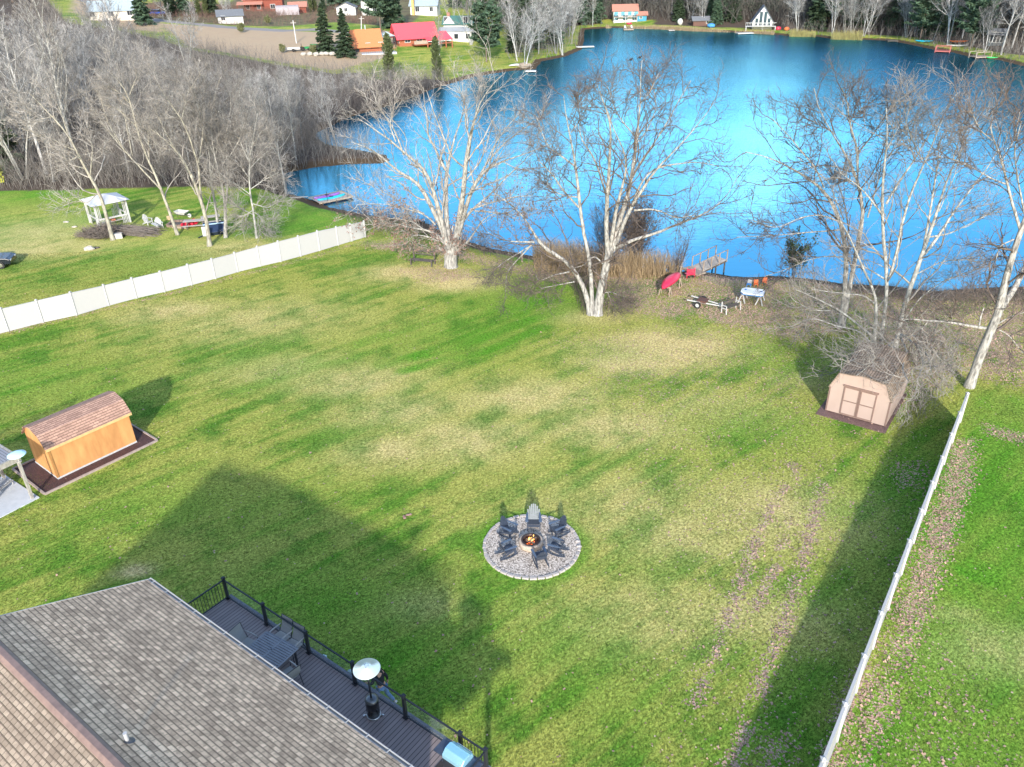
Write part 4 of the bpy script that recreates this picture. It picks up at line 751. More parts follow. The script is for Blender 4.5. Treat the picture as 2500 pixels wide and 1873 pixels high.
# ---- deck
DZ=3.0
d0=Vector(tuple(G(557,1461,DZ))); d1=Vector(tuple(G(1127,1843,DZ))); de=(d1-d0).normalized(); dang=math.atan2(de.y,de.x)
deck=thing('rear_deck','raised dark board deck behind the house with black posts, glass panels and balusters','deck',(d0.x,d0.y,0),dang)
dl=(d1-d0).length; DW=3.0; dend=(Vector(tuple(G(1190,1881,DZ)))-d0).dot(de)
m_dk=deckmat('dark composite boards',(.25,.205,.20),(.165,.135,.135),.14,0)
o=MB().box(-.06,dend+.9,-DW,.16,DZ-.05,DZ).build('deck_floor',m_dk,deck)
b=MB(); b.box(-.08,dend+.9,.16,.20,DZ-.30,DZ+.004); b.box(-.10,-.06,-DW,.2,DZ-.30,DZ+.004); b.box(-.06,dend+.9,.10,.157,DZ+.002,DZ+.012); b.build('rim_board',mat('slate grey rim',(.14,.15,.18),(.09,.10,.12)),deck)
for x in (0,2.6,5.2,dend):
    MB().box(x-.08,x+.08,-.2,-.04,-.1,DZ-.06).build('support_post',mat('weathered timber',(.30,.27,.23),(.2,.18,.15)),deck)
PH_=.98
def dpost(x,y):
    b=MB(); b.box(x-.05,x+.05,y-.05,y+.05,DZ,DZ+PH_); b.box(x-.085,x+.085,y-.085,y+.085,DZ,DZ+.05); p=b.build('rail_post',black,deck,bevel=.006)
    b=MB(); b.box(x-.065,x+.065,y-.065,y+.065,DZ+PH_,DZ+PH_+.03); b.box(x-.045,x+.045,y-.045,y+.045,DZ+PH_+.03,DZ+PH_+.05); b.build('post_cap',black,p)
xs=[0]+[(Vector(tuple(G(*q,DZ)))-d0).dot(de) for q in ((635.6,1515.8),)]; stp=dl/5
xs=[stp*k for k in range(6)]+[dend]
for x in xs: dpost(x,0)
m_gl=glassm('railing glass',(.35,.45,.5),.07)
for a,c in zip(xs[:-2],xs[1:-1]):
    MB().box(a+.05,c-.05,-.022,.022,DZ+PH_-.10,DZ+PH_-.055).build('top_rail',black,deck); MB().box(a+.05,c-.05,-.022,.022,DZ+.06,DZ+.10).build('bottom_rail',black,deck)
    MB().box(a+.09,c-.09,-.004,.004,DZ+.12,DZ+PH_-.12).build('glass_panel',m_gl,deck)
def balus(p,q):
    p=Vector(p);q=Vector(q); z1=DZ+PH_-.08; MB().bar(p+Vector((0,0,z1)),q+Vector((0,0,z1)),.045,.04).build('top_rail',black,deck); MB().bar(p+Vector((0,0,DZ+.08)),q+Vector((0,0,DZ+.08)),.04,.035).build('bottom_rail',black,deck)
    n=int((q-p).length/.115); 
    b=MB()
    for i in range(1,n): b.tube([p.lerp(q,i/n)+Vector((0,0,DZ+.08)),p.lerp(q,i/n)+Vector((0,0,z1))],.010,6)
    b.build('balusters',black,deck)
balus((0,-.05,0),(0,-1.72,0)); dpost(0,-1.77); balus((0,-1.82,0),(0,-DW,0)); balus((xs[-2]+.05,0,0),(dend-.05,0,0)); balus((dend,-.05,0),(dend,-1.7,0))
def onDeck(px,py,dz=0):  # point on the deck floor under this place
    return G(px,py,DZ+dz)
# ---- patio table, chairs on the deck
tab=[Vector(tuple(G(*q,DZ+.72))) for q in ((647.5,1544),(732.5,1581),(672.5,1635),(598.5,1584.6))]
tc_=sum(tab,Vector())/4; ax=((tab[1]-tab[0])+(tab[2]-tab[3])).normalized(); ta=math.atan2(ax.y,ax.x); tl=((tab[1]-tab[0]).length+(tab[2]-tab[3]).length)/2; tw=((tab[3]-tab[0]).length+(tab[2]-tab[1]).length)/2
print('table',tl,tw)
tl=min(tl,2.0); tw=min(tw,1.25)
t=thing('patio_table','rectangular grey slatted patio table on the deck','table',(tc_.x,tc_.y,DZ),ta)
m_tb=mat('blue grey table slats',(.21,.225,.25),(.17,.18,.205),rough=.45,bm=.05)
b=MB(); n=11
for i in range(n):
    w=tw/n
    for x0_,x1_ in ((-tl/2+.04,-.045),(.045,tl/2-.04)): b.box(x0_,x1_,-tw/2+i*w+.012,-tw/2+(i+1)*w-.012,.70,.72)
b.box(-.04,.04,-tw/2,tw/2,.70,.724); b.box(-tl/2,-tl/2+.05,-tw/2,tw/2,.695,.722); b.box(tl/2-.05,tl/2,-tw/2,tw/2,.695,.722); b.box(-tl/2+.05,tl/2-.05,-tw/2-.03,-tw/2,.695,.722); b.box(-tl/2+.05,tl/2-.05,tw/2,tw/2+.03,.695,.722)
b.build('table_top',m_tb,t)
MB().tube([(0,0,.722),(0,0,.728)],.03,12).build('umbrella_hole',black,t)
for sx in(-1,1):
    for sy in(-1,1): MB().box(sx*(tl/2-.1)-.025,sx*(tl/2-.1)+.025,sy*(tw/2-.1)-.025,sy*(tw/2-.1)+.025,0,.695).build('leg',black,t)
m_sl=mat('grey sling fabric',(.30,.305,.30),(.25,.255,.25),rough=.7,scale=60,bm=.1)
pch=thing('patio_chair','x','chair')
b=MB(); b.slab((-.26,-.25,.45),(.26,-.25,.45),(.26,.24,.40),(-.26,.24,.40),.02); b.build('seat',m_sl,pch)
b=MB()
for i in range(4):
    z0_,z1_=.44+i*.14,.44+(i+1)*.14; f=lambda z:.24+.18*((z-.44)/.56)+.05*sin((z-.44)/.56*pi)
    b.add([(-.25,f(z0_),z0_),(.25,f(z0_),z0_),(.25,f(z1_),z1_),(-.25,f(z1_),z1_),(-.25,f(z0_)+.015,z0_),(.25,f(z0_)+.015,z0_),(.25,f(z1_)+.015,z1_),(-.25,f(z1_)+.015,z1_)],[(0,1,2,3),(7,6,5,4),(0,3,7,4),(1,5,6,2),(3,2,6,7),(0,4,5,1)])
b.build('backrest',m_sl,pch)
for s_ in(-1,1):
    MB().tube([(s_*.28,-.27,0),(s_*.28,-.26,.45),(s_*.29,-.24,.64)],.014,8).build('leg',black,pch)
    MB().tube([(s_*.28,.36,0),(s_*.275,.24,.42),(s_*.265,.44,1.0)],.014,8).build('leg',black,pch)
    MB().tube([(s_*.29,-.26,.645),(s_*.30,.0,.655),(s_*.285,.34,.64)],[.02,.026,.018],8).build('armrest',mat('pale armrest',(.38,.38,.37)),pch)
MB().tube([(-.265,.44,1.0),(.265,.44,1.0)],.013,8).build('back_frame',black,pch)
first=1
for px,py,rz,lb in ((602,1573,ta+R_(92),'grey sling chair at the far left end of the patio table'),(684,1556,ta-R_(2)-0,'left of two grey sling chairs between patio table and glass railing'),(713,1575,ta,'right of two grey sling chairs between patio table and glass railing'),(703,1648,ta-R_(100),'dark-framed sling chair at the right end of the patio table')):
    p=G(px,py,DZ+.43); L_=(float(p[0]),float(p[1]),DZ)
    if first: pch.location=L_; pch.rotation_euler=(0,0,rz); pch['label']=lb; pch['group']='sling chairs round the patio table'; first=0
    else: copytree(pch,L_,rz,lb)
# ---- patio heater
hp=G(913,1747,DZ); h=thing('patio_heater','tall patio heater with round pale metal reflector and black base on the deck','heater',(hp[0],hp[1],DZ))
MB().lathe([(0.0,.03),(.205,.03),(.205,.72),(.20,.75),(0,.75)],32).build('tank_housing',mat('gloss black',(.008,.008,.010),rough=.22,bm=0,spec=.6),h,True)
steel=mat('brushed steel',(.55,.57,.58),(.48,.5,.52),metal=1,rough=.3,bm=.03)
MB().lathe([(.225,.0),(.225,.06),(.215,.08),(.205,.08)],32).build('base_ring',steel,h,True)
MB().lathe([(.207,.70),(.207,.76),(.14,.81),(0.05,.83),(0,.83)],32).build('top_cover',mat('satin dark steel',(.16,.17,.18),metal=.8,rough=.35,bm=0),h,True)
MB().tube([(0,0,.82),(0,0,1.78)],.032,12).build('pole',black,h,True)
MB().lathe([(.05,1.72),(.10,1.76),(.10,1.98),(.07,2.02),(0,2.02)],20).build('burner',mat('dark mesh steel',(.10,.10,.10),metal=.8,rough=.5),h,True)
rf=MB().lathe([(0,2.20),(.12,2.19),(.125,2.18),(.15,2.18),(.155,2.165),(.40,2.09),(.415,2.07),(.405,2.07),(.15,2.14),(0,2.14)],48).build('reflector',mat('pale aluminium reflector',(.72,.80,.82),(.68,.77,.8),metal=.55,rough=.28,bm=0),h,True)
for k in range(3): MB().tube([(.06*cos(k*2.1+.5),.06*sin(k*2.1+.5),2.19),(.06*cos(k*2.1+.5),.06*sin(k*2.1+.5),2.212)],.010,8).build('screw',black,rf)
for k in range(2):
    s_=k*2-1; b=MB(); b.tube([(s_*.19,.0,.06),(s_*.29,-.03,.06)],.012,6); b.lathe([(0,-.03),(.035,-.02),(.035,.02),(0,.03)],10,(s_*.29,-.03,.04)); b.build('wheel',steel,h)
# ---- barbecue at the lower end of the deck
gp=G(1122,1896,DZ+.0); rzg=dang-R_(90)+pi; g_=thing('barbecue_grill','stainless barbecue grill with lid tinted pale blue as reflected sky at the deck corner','grill',(gp[0],gp[1],DZ),dang+pi)
MB().box(-.36,.36,-.26,.26,.08,.82).build('cabinet',black,g_,bevel=.01)
b=MB(); b.yz([(-.27,.84),(.27,.84),(.27,1.0),(.12,1.13),(-.10,1.13),(-.25,1.02)],-.36,.36); lid=b.build('lid',mat('steel with painted sky tint',(.40,.74,.92),(.36,.70,.9),metal=.6,rough=.25,bm=0),g_,bevel=.02)  # the sky's pale blue reflection is painted into the lid colour
MB().tube([(-.28,-.30,.95),(.28,-.30,.95)],.015,8).build('handle',steel,lid)
for s_ in(-1,1): MB().box(min(s_*.37,s_*.72),max(s_*.37,s_*.72),-.24,.24,.84,.88).build('side_shelf',mat('dark blue grey steel',(.10,.12,.16),metal=.6,rough=.35,bm=0),g_,bevel=.01)
for k in range(3): MB().tube([(-.2+k*.2,-.27,.78),(-.2+k*.2,-.31,.78)],.025,10).build('knob',steel,g_)
p=G(1082,1878,DZ); MB().box(-.22,.22,-.16,.16,0,.03).build('door_mat',mat('dark mat',(.04,.035,.035)),loc=(p[0],p[1],DZ+.003),rz=dang); tag(bpy.data.objects['door_mat'],'small dark mat on the deck boards beside the grill','mat')
# ---- fire pit, gravel circle and edging stones
PC=Vector((float(pc[0]),float(pc[1]),0)); rr=random.Random(3); GRV=2.12
gm,ntg,bg_=newmat('pea gravel'); t_=nd(ntg,'ShaderNodeTexCoord').outputs['Object']; v1=tex(ntg,17,vec=t_,kind='Voronoi'); nn=tex(ntg,1.6,3,vec=t_); se=nd(ntg,'ShaderNodeSeparateColor'); L(ntg,v1.outputs['Color'],se.inputs[0])
c_=mixc(ntg,se.outputs[0],(.38,.325,.275),(.72,.64,.56)); c_=mixc(ntg,ramp(ntg,v1.outputs['Distance'],.45,.70),c_,(.18,.15,.125)); L(ntg,mixc(ntg,.25,c_,mixc(ntg,nn.outputs['Fac'],(.3,.3,.3),(1.2,1.2,1.2)),'MULTIPLY'),bg_.inputs['Base Color']); bg_.inputs['Roughness'].default_value=.85; bump(ntg,bg_,v1.outputs['Distance'],-.9,.03)
b=MB(); n=64; rings=[0,.6,1.2,1.7,GRV]; vs=[(0,0,.05)]; fs=[]
for ri,rd in enumerate(rings[1:]):
    for j in range(n): vs.append((rd*cos(2*pi*j/n),rd*sin(2*pi*j/n),.045+.012*rr.random()))
for j in range(n): fs.append((0,1+j,1+(j+1)%n))
for ri in range(3):
    for j in range(n): fs.append((1+ri*n+j,1+(ri+1)*n+j,1+(ri+1)*n+(j+1)%n,1+ri*n+(j+1)%n))
b.add(vs,fs); o=b.build('gravel_circle',gm,loc=PC,smooth=True); tag(o,kind='structure')
st=mat('pale edging stone',(.46,.42,.39),(.30,.27,.25),scale=14,bm=.5); ns=40; proto_s=None
for k in range(ns):
    a=2*pi*k/ns; rv=GRV+.02+rr.uniform(-.015,.015); L_=PC+Vector((rv*cos(a),rv*sin(a),.0)); rz_=a+pi/2+rr.uniform(-.06,.06)
    if proto_s is None:
        b=MB(); b.box(-.155,.155,-.075,.075,-.05,.085); proto_s=b.build('edging_stone',st,bevel=.018); o=proto_s; o.location=L_; o.rotation_euler=(0,0,rz_)
        tag(o,'pale block in the stone ring edging the gravel circle','stone','edging stones of the gravel circle')
    else:
        o=proto_s.copy(); COL.objects.link(o); o.location=L_; o.rotation_euler=(0,rr.uniform(-.05,.05),rz_); f=rr.uniform(.86,1.02); o.scale=(f,rr.uniform(.85,1.15),rr.uniform(.9,1.15))
fp=thing('fire_pit','round tan stone fire pit with burning logs in the gravel circle','fire pit',PC+Vector((-.03,.05,.045)))
b=MB(); b.lathe([(.40,0),(.545,0),(.555,.10),(.54,.25),(.52,.27),(.40,.27),(.39,.24),(.39,0)],40); b.build('stone_ring',mat('tan cast stone',(.46,.38,.30),(.32,.25,.2),scale=7,bm=.5),fp,True)
b=MB(); b.lathe([(.385,.03),(.385,.285),(.44,.29),(.44,.30),(.37,.30),(.37,.03)],40); b.build('steel_insert',mat('rusty dark steel',(.09,.06,.05),(.05,.04,.04),metal=.6,rough=.5),fp,True)
MB().lathe([(0,.09),(.37,.09),(.37,.02)],32).build('ash_bed',mat('ash and embers',(.16,.12,.10),(.05,.04,.04),scale=14),fp)
ember=mat('glowing embers',(.3,.05,.02),(.1,.02,.01),em=(1,.16,.03,.9))
logm=mat('charred log',(.20,.13,.09),(.05,.035,.03),scale=10)
for k,(a,x,y) in enumerate(((.4,-.08,.05),(1.7,.08,-.03),(2.6,-.02,-.10),(3.4,.03,.1),(1.0,.05,.04))):
    v=Vector((cos(a)*.24,sin(a)*.24,0)); o_=Vector((x,y,.13+.045*k)); MB().tube([o_-v,o_+v*.2+Vector((0,0,.01)),o_+v+Vector((0,0,.03))],[.045,.05,.04],9).build('log',logm,fp,True)
b=MB()
for k in range(9):
    a=k*.7; b.blob((.18*cos(a)*(.4+.6*(k%2)),.16*sin(a)-.05,.115),(.045,.04,.03),rr,7,4)
b.build('embers',ember,fp)
flm=mat('flame',(.9,.35,.05),bm=0,em=(1,.42,.08,3.2)); b=MB()
for k in range(9):
    x=rr.uniform(-.16,.14); y=rr.uniform(-.02,.14); hh=rr.uniform(.14,.32); w=rr.uniform(.025,.045); b.tube([(x,y,.16),(x+rr.uniform(-.02,.02),y,.16+hh*.35),(x+rr.uniform(-.03,.03),y,.16+hh*.7),(x+rr.uniform(-.05,.05),y,.16+hh)],[w*.7,w,w*.55,.003],7)
b.build('flames',flm,fp,True)
# ---- adirondack chairs
adm=mat('slate blue black chair plastic',(.040,.052,.078),(.030,.040,.062),rough=.38,bm=0,spec=.55)
def adirondack(rock,label,col=None,slatc=None):
    t=thing('adirondack_chair',label,'chair'); cm=col or adm; lift=.06 if rock else 0
    b=MB()
    for i in range(6):
        y=-.26+i*.085; z=.36-(i*.085)*.22+lift; b.obox((0,y,z),(.50,.075,.022),(-.22,0,0))
    b.build('seat',cm,t)
    b=MB(); ws=7
    for i in range(ws):
        x=(i-(ws-1)/2)*.078; top=.98-.028*(i-(ws-1)/2)**2+lift; lean=.34; z0_=.26+lift; x1_=x*1.12; 
        p0=Vector((x*.9,.22,z0_)); p1=Vector((x1_,.22+(top-z0_)*lean,top)); b.bar(p0,p1,.068,.020,up=(0,1,0)); 
        b.obox((x1_,.22+(top-z0_)*lean,top),(.05,.018,.03),(-.33,0,0))
    b.build('backrest',slatc or cm,t)
    MB().bar((-.27,.36,.56+lift),(.27,.36,.56+lift),.03,.06).build('back_brace',cm,t)
    for s_ in(-1,1):
        b=MB(); b.prism([(s_*.24,-.36),(s_*.37,-.38),(s_*.39,-.30),(s_*.36,.0),(s_*.32,.34),(s_*.25,.34)][::s_],.56+lift,.585+lift); b.build('armrest',mat('slate blue armrest highlight',(.085,.115,.165),(.07,.10,.145),rough=.35,bm=0) if cm is adm else cm,t,bevel=.006)  # paler blue paints the highlights on the dark armrests
        MB().box(s_*.29-.02,s_*.29+.02,-.33,-.23,.0+lift,.56+lift).build('leg',cm,t)
        MB().bar((s_*.265,-.30,.34+lift),(s_*.265,.46,.10+lift*.8),.03,.10).build('side_rail',cm,t)
        if rock:
            pts=[(s_*.29,-.42+k*.13,.10*((k*.13-.52)/.52)**2+.03) for k in range(9)]; b=MB()
            for p,q in zip(pts,pts[1:]): b.bar(p,q,.035,.06)
            b.build('rocker',cm,t)
        else: MB().bar((s_*.265,.40,.16),(s_*.265,.52,.0),.03,.07).build('leg',cm,t)
    MB().bar((-.25,-.31,.29+lift),(.25,-.31,.29+lift),.02,.12).build('apron',cm,t)
    return t
lightslat=mat('pale grey blue slats',(.15,.17,.185),(.12,.14,.155),rough=.5,bm=0)
ch=adirondack(False,'upright adirondack chair with pale back slats facing the camera behind the fire',slatc=lightslat); p=G(1303,1288); 
ch.location=(p[0],p[1],.05); ch.rotation_euler=(0,0,R_(-2))
rk=None
for px,py,lb in ((1243,1308,'dark rocking adirondack chair at the upper left of the gravel circle'),(1362,1306,'dark rocking adirondack chair at the upper right of the gravel circle'),(1240,1356,'dark rocking adirondack chair at the lower left, its back to the house'),(1358,1350,'dark rocking adirondack chair at the right of the fire, nearest the loose stones'),(1318,1374,'dark rocking adirondack chair at the bottom of the gravel circle, nearest the camera')):
    p=G(px,py); a=math.atan2(PC.y-p[1],PC.x-p[0])+pi/2
    if rk is None: rk=adirondack(True,lb); rk.location=(p[0],p[1],.05); rk.rotation_euler=(0,0,a); rk['group']='rocking chairs round the fire pit'; rk.scale=(.86,.86,.86)
    else: copytree(rk,(p[0],p[1],.05),a,lb)
for px,py in ((1413,1337),(1411,1325)):
    p=G(px,py); b=MB(); b.blob((0,0,.06),(.13,.09,.08),rr,8,5); tag(b.build('loose_stone',st,loc=(p[0],p[1],0)),'loose pale stone lying inside the right rim of the gravel circle','stone','loose stones by the right rim')
p=G(996,1262); b=MB()
for k in range(5): b.blob((rr.uniform(-.2,.2),rr.uniform(-.15,.15),.03),(.09,.07,.04),rr,7,4)
tag(b.build('bare_patch_stones',mat('reddish stone',(.33,.20,.17),(.2,.12,.1)),loc=(p[0],p[1],0)),'small heap of reddish stones and leaves in the lawn left of the chairs','stones')
# ---- sheds
ply=mat('orange tan plywood',(.56,.29,.11),(.36,.17,.06),scale=2.2,stretch=(1,1,.25),bm=.1,lo=.3,hi=.7,detail=7)
trimw=mat('pale foundation trim',(.46,.46,.47),(.38,.38,.39)); mulch=mat('dark red mulch',(.10,.045,.04),(.035,.018,.016),scale=22,bm=1,lo=.4,hi=.6)
s0=Vector(tuple(G(143,1171))); s1=Vector(tuple(G(334,1081))); sx=(s1-s0); SL=sx.length; sx.normalize(); sa=math.atan2(sx.y,sx.x)
sh=thing('wooden_shed','orange plywood shed with reddish shingle roof at the left of the lawn','shed',s0,sa); SW=2.55
b=MB(); b.box(0,SL,0,SW,.12,1.98)
b.yz([(0,1.98),(.5,2.50),(SW/2,2.72),(SW-.5,2.5),(SW,1.98)],0,SL); b.build('wall',ply,sh)
MB().box(-.02,SL+.02,-.02,SW+.02,0,.12).build('foundation_trim',trimw,sh)
for k,(a,c) in enumerate((((-.10,1.93),(.48,2.56)),((.48,2.56),(SW/2,2.79)),((SW/2,2.79),(SW-.48,2.56)),((SW-.48,2.56),(SW+.10,1.93)))):
    o=MB().slab((-.14,a[0],a[1]),(SL+.14,a[0],a[1]),(SL+.14,c[0],c[1]),(-.14,c[0],c[1]),.05).build('roof',m_shr,sh); slopeuv(o,(1,0,0))
MB().box(-.13,SL+.13,-.125,-.10,1.80,1.935).build('fascia',mat('tan fascia',(.58,.40,.18)),sh)
b=MB(); b.box(-.03,-.002,-.02,.09,.12,1.95); b.box(-.02,.07,-.03,-.002,.12,1.93); b.build('corner_trim',mat('brown corner trim',(.36,.18,.06)),sh)
b=MB(); b.box(-1.0,SL+.75,-.75,SW+.3,-.05,.03); o=b.build('mulch_bed',mulch,loc=s0,rz=sa); tag(o,kind='structure')
b=MB(); 
for q in ((-1.05,SL+.8,-.85,-.75),(-1.05,SL+.8,SW+.3,SW+.38)): b.box(q[0],q[1],q[2],q[3],-.05,.10)
b.box(-1.10,-1.0,-.75,SW+.3,-.05,.10); b.box(SL+.75,SL+.84,-.75,SW+.3,-.05,.10); tag(b.build('timber_edging',mat('grey pink timber',(.36,.28,.25),(.26,.21,.19)),loc=s0,rz=sa),'weathered timber border round the orange shed bed','edging')
# right shed
beige=mat('pinkish beige siding',(.36,.27,.23),(.335,.25,.21),scale=1.5,bm=.05,stretch=(1,1,.4)); brn=mat('brown trim',(.19,.12,.10),(.15,.10,.08),bm=.05)
r0_=Vector(tuple(G(2014,1004))); r1_=Vector(tuple(G(2160.5,1045))); rx=r1_-r0_; RW=rx.length; rx.normalize(); ra=math.atan2(rx.y,rx.x)
def onface(px,py):
    nrm=Vector((-rx.y,rx.x,0)); d=Vector(tuple(ray(px,py))); tt=(r0_-Vector((0,0,CAMH))).dot(nrm)/d.dot(nrm); p=Vector((0,0,CAMH))+d*tt; return (p-r0_).dot(rx),p.z
prof=[onface(*q) for q in ((2026,939),(2052.6,914),(2104,921),(2169,943.4),(2178,983))]; print('shed prof',RW,prof)
wz=(prof[0][1]+prof[4][1])/2; bz=(prof[1][1]+prof[3][1])/2; pz=prof[2][1]; bx=(prof[1][0]+RW-prof[3][0])/2; 
wz=max(1.2,wz); pz=max(pz,bz+.15); RL=4.6
s2=thing('garden_shed','beige gambrel shed with brown-trimmed double doors below the bare trees','shed',r0_,ra)
b=MB(); b.xz([(0,.1),(RW,.1),(RW,wz),(RW-bx,bz),(RW/2,pz),(bx,bz),(0,wz)],0,RL); b.build('wall',beige,s2)
rp_=[(-.07,wz-.08),(bx-.02,bz+.07),(RW/2,pz+.08),(RW-bx+.02,bz+.07),(RW+.07,wz-.08)]
for a,c in zip(rp_,rp_[1:]):
    o=MB().slab((a[0],-.05,a[1]),(c[0],-.05,c[1]),(c[0],RL+.06,c[1]),(a[0],RL+.06,a[1]),.05).build('roof',m_shd,s2); slopeuv(o,(0,1,0))
b=MB(); b.box(-.01,.07,-.02,-.002,.1,wz-.05); b.box(RW-.07,RW+.01,-.02,-.002,.1,wz-.05); b.build('corner_trim',brn,s2)
q=[onface(1850+x/3.3815,800+y/3.3815) for x,y in ((720,480),(995,555),(930,800),(668,718))]; print('door',q)
dx0=(q[0][0]+q[3][0])/2; dx1=(q[1][0]+q[2][0])/2; dz1=(q[0][1]+q[1][1])/2; dz0=.14
for a,c in ((dx0,(dx0+dx1)/2-.01),((dx0+dx1)/2+.01,dx1)):
    d_=MB().box(a,c,-.03,-.003,dz0,dz1).build('door',beige,s2); b=MB(); w=.075
    b.box(a,a+w,-.045,-.031,dz0,dz1); b.box(c-w,c,-.045,-.031,dz0,dz1); b.box(a+w,c-w,-.045,-.031,dz1-w,dz1); b.box(a+w,c-w,-.045,-.031,dz0,dz0+w); b.box(a+w,c-w,-.045,-.031,(dz0+dz1)/2-.03,(dz0+dz1)/2+.03); b.build('door_trim',brn,d_)
MB().box(dx0-.06,dx1+.06,-.06,-.004,dz1+.005,dz1+.10).build('door_header',brn,s2)
b=MB(); b.box(-.35,RW+.15,-.62,RL,-.05,.025); o=b.build('shed_mulch',mat('pink brown mulch',(.20,.12,.11),(.08,.05,.045),scale=22,bm=1),loc=r0_,rz=ra); tag(o,kind='structure')
# ---- fences
def fence(name,label,tops,ht,group=None,pw=.13,thick=.05,capm=None):
    f=thing(name,label,'fence',(tops[0][0],tops[0][1],0)); o_=Vector((tops[0][0],tops[0][1],0))
    for i,(x,y,h) in enumerate(tops):
        p=Vector((x,y,0))-o_; b=MB(); b.box(p.x-pw/2,p.x+pw/2,p.y-pw/2,p.y+pw/2,-.2,h+.05); po=b.build('fence_post',white,f)
        b=MB(); b.box(p.x-pw/2-.02,p.x+pw/2+.02,p.y-pw/2-.02,p.y+pw/2+.02,h+.05,h+.08); v0=len(b.v); b.add([(p.x-pw/2,p.y-pw/2,h+.08),(p.x+pw/2,p.y-pw/2,h+.08),(p.x+pw/2,p.y+pw/2,h+.08),(p.x-pw/2,p.y+pw/2,h+.08),(p.x,p.y,h+.13)],[(0,1,4),(1,2,4),(2,3,4),(3,0,4)]); b.build('post_cap',white,po)
        if i+1<len(tops):
            q=Vector((tops[i+1][0],tops[i+1][1],0))-o_; h2=tops[i+1][2]; d=(q-p).normalized(); n=Vector((-d.y,d.x,0)); a=p+d*pw/2; c=q-d*pw/2; b=MB()
            vs=[]
            for s_ in(-1,1):
                for pt,hh in((a,h),(c,h2)):
                    vs.append(pt+n*s_*thick/2+Vector((0,0,.05))); vs.append(pt+n*s_*thick/2+Vector((0,0,hh-.08)))
            b.add(vs,[(0,2,3,1),(4,5,7,6),(0,1,5,4),(2,6,7,3),(1,3,7,5),(0,4,6,2)]); pn=b.build('fence_panel',white,f)
            MB().bar(a+Vector((0,0,h-.05)),c+Vector((0,0,h2-.05)),thick*1.9,.07).build('top_rail',white,pn); MB().bar(a+Vector((0,0,.09)),c+Vector((0,0,.09)),thick*1.8,.12).build('bottom_rail',white,pn)
    return f
lf=[(2,754),(88,734),(171,715),(252,697),(321,680),(390,664),(457,647),(516,633),(572,618),(627,603),(678,590),(727,577.5),(774,565),(820,555),(854,547.5),(888,541)]
T=[]
bl=[(0,815),(109,787),(189,770),(266,747),(337,728),(430,707),(520,683),(600,659),(680,641),(760,619),(820,601),(893,579)]
bxy=np.array([G(*q)[:2] for q in bl])
for x,y in lf:
    # stand each post on the base line: intersect the view plane through this top with the base line
    d=ray(x,y); az=d[0]/d[1]; 
    for a,c in zip(bxy,bxy[1:]):
        e_=c-a; s_=(a[1]*az-a[0])/(e_[0]-e_[1]*az)
        if -.02<=s_<=1.02: break
    pt=a+e_*s_; hh=CAMH+pt[1]*d[2]/d[1]; T.append((float(pt[0]),float(pt[1]),float(np.clip(hh,1.1,2.0))))
d_=np.array(T[1])-np.array(T[0]); T=[tuple(np.array([T[0][0]-d_[0],T[0][1]-d_[1],T[0][2]]))]+T
print('fence',[tuple(round(v,2) for v in q) for q in T])
fence('vinyl_fence','long white panel fence crossing the lawn at the left',T,1.83)
a=G(2362,962,1.83); c=G(2003,1873,1.83); dv=c-a; ln=np.linalg.norm(dv); npn=int((ln+6)/2.44)+1; T=[(a[0]+dv[0]/ln*2.44*k,a[1]+dv[1]/ln*2.44*k,1.83) for k in range(npn+1)]
fence('vinyl_fence','long white panel fence seen edge-on running down the right side',T,1.83)
# ---- neighbour's terrace structure at the left edge
tim=mat('grey weathered timber',(.36,.34,.31),(.22,.21,.19),stretch=(1,1,.3),scale=9); 
c0=G(88,1217); cx=Vector((float(c0[0]),float(c0[1]),0)); A1=Vector(tuple(G(0,1262)))-cx; A1.z=0; A1.normalize(); A2=Vector(tuple(G(38,1178)))-cx; A2.z=0; A2.normalize(); na=math.atan2(-A1.y,-A1.x)
ptop=2.45
nbd=thing('neighbour_deck','weathered raised wooden deck over a concrete patio at the left edge','deck',cx,na)   # local: -x along the slab edge to the left, +y away
A2l=Matrix.Rotation(-na,3,'Z')@A2
conc=mat('pale concrete',(.50,.52,.55),(.44,.46,.49),scale=3,bm=.1)
b=MB(); b.box(-9,.12,-.12,3.4,-.04,.05); o=b.build('concrete_patio',conc,loc=cx,rz=na); tag(o,kind='structure')
for x,y in ((-.12,.08),(-.12,2.9),(-3.2,.08)): MB().box(x-.07,x+.07,y-.07,y+.07,.05,ptop-.06).build('post',tim,nbd,bevel=.01)
m_nd=deckmat('grey worn deck boards',(.30,.30,.32),(.2,.2,.22),.14,0)
MB().box(-9,-.1,.12,3.0,ptop+.06,ptop+.10).build('deck_floor',m_nd,nbd)
b=MB(); b.box(-9,0,.0,.12,ptop-.16,ptop+.12); b.box(-.12,0,.12,3.1,ptop-.16,ptop+.12); b.box(-9,-.12,2.98,3.1,ptop-.16,ptop+.12); b.build('rim_beam',tim,nbd)
b=MB(); b.bar((-.05,3.05,ptop+1.0),(-9,3.05,ptop+1.0),.05,.10)
for k in range(40): b.box(-.25-k*.2,-.21-k*.2,3.03,3.07,ptop+.12,ptop+.96)
b.build('railing',mat('pale rail',(.5,.53,.56)),nbd)
for k in range(4): MB().box(-.09-k*2.2,-.01-k*2.2,3.0,3.1,ptop+.12,ptop+1.05).build('rail_post',tim,nbd)
dp=G(41,1111,ptop+.5); dsh=thing('dish','pale blue round dish standing on the corner of the weathered deck','dish',(dp[0],dp[1],ptop+.12))
MB().lathe([(0,.50),(.2,.49),(.40,.43),(.42,.40),(.40,.40),(.2,.455),(0,.465)],40).build('disc',mat('pale blue enamel',(.50,.74,.80),(.46,.70,.78),rough=.25,bm=0),dsh,True)
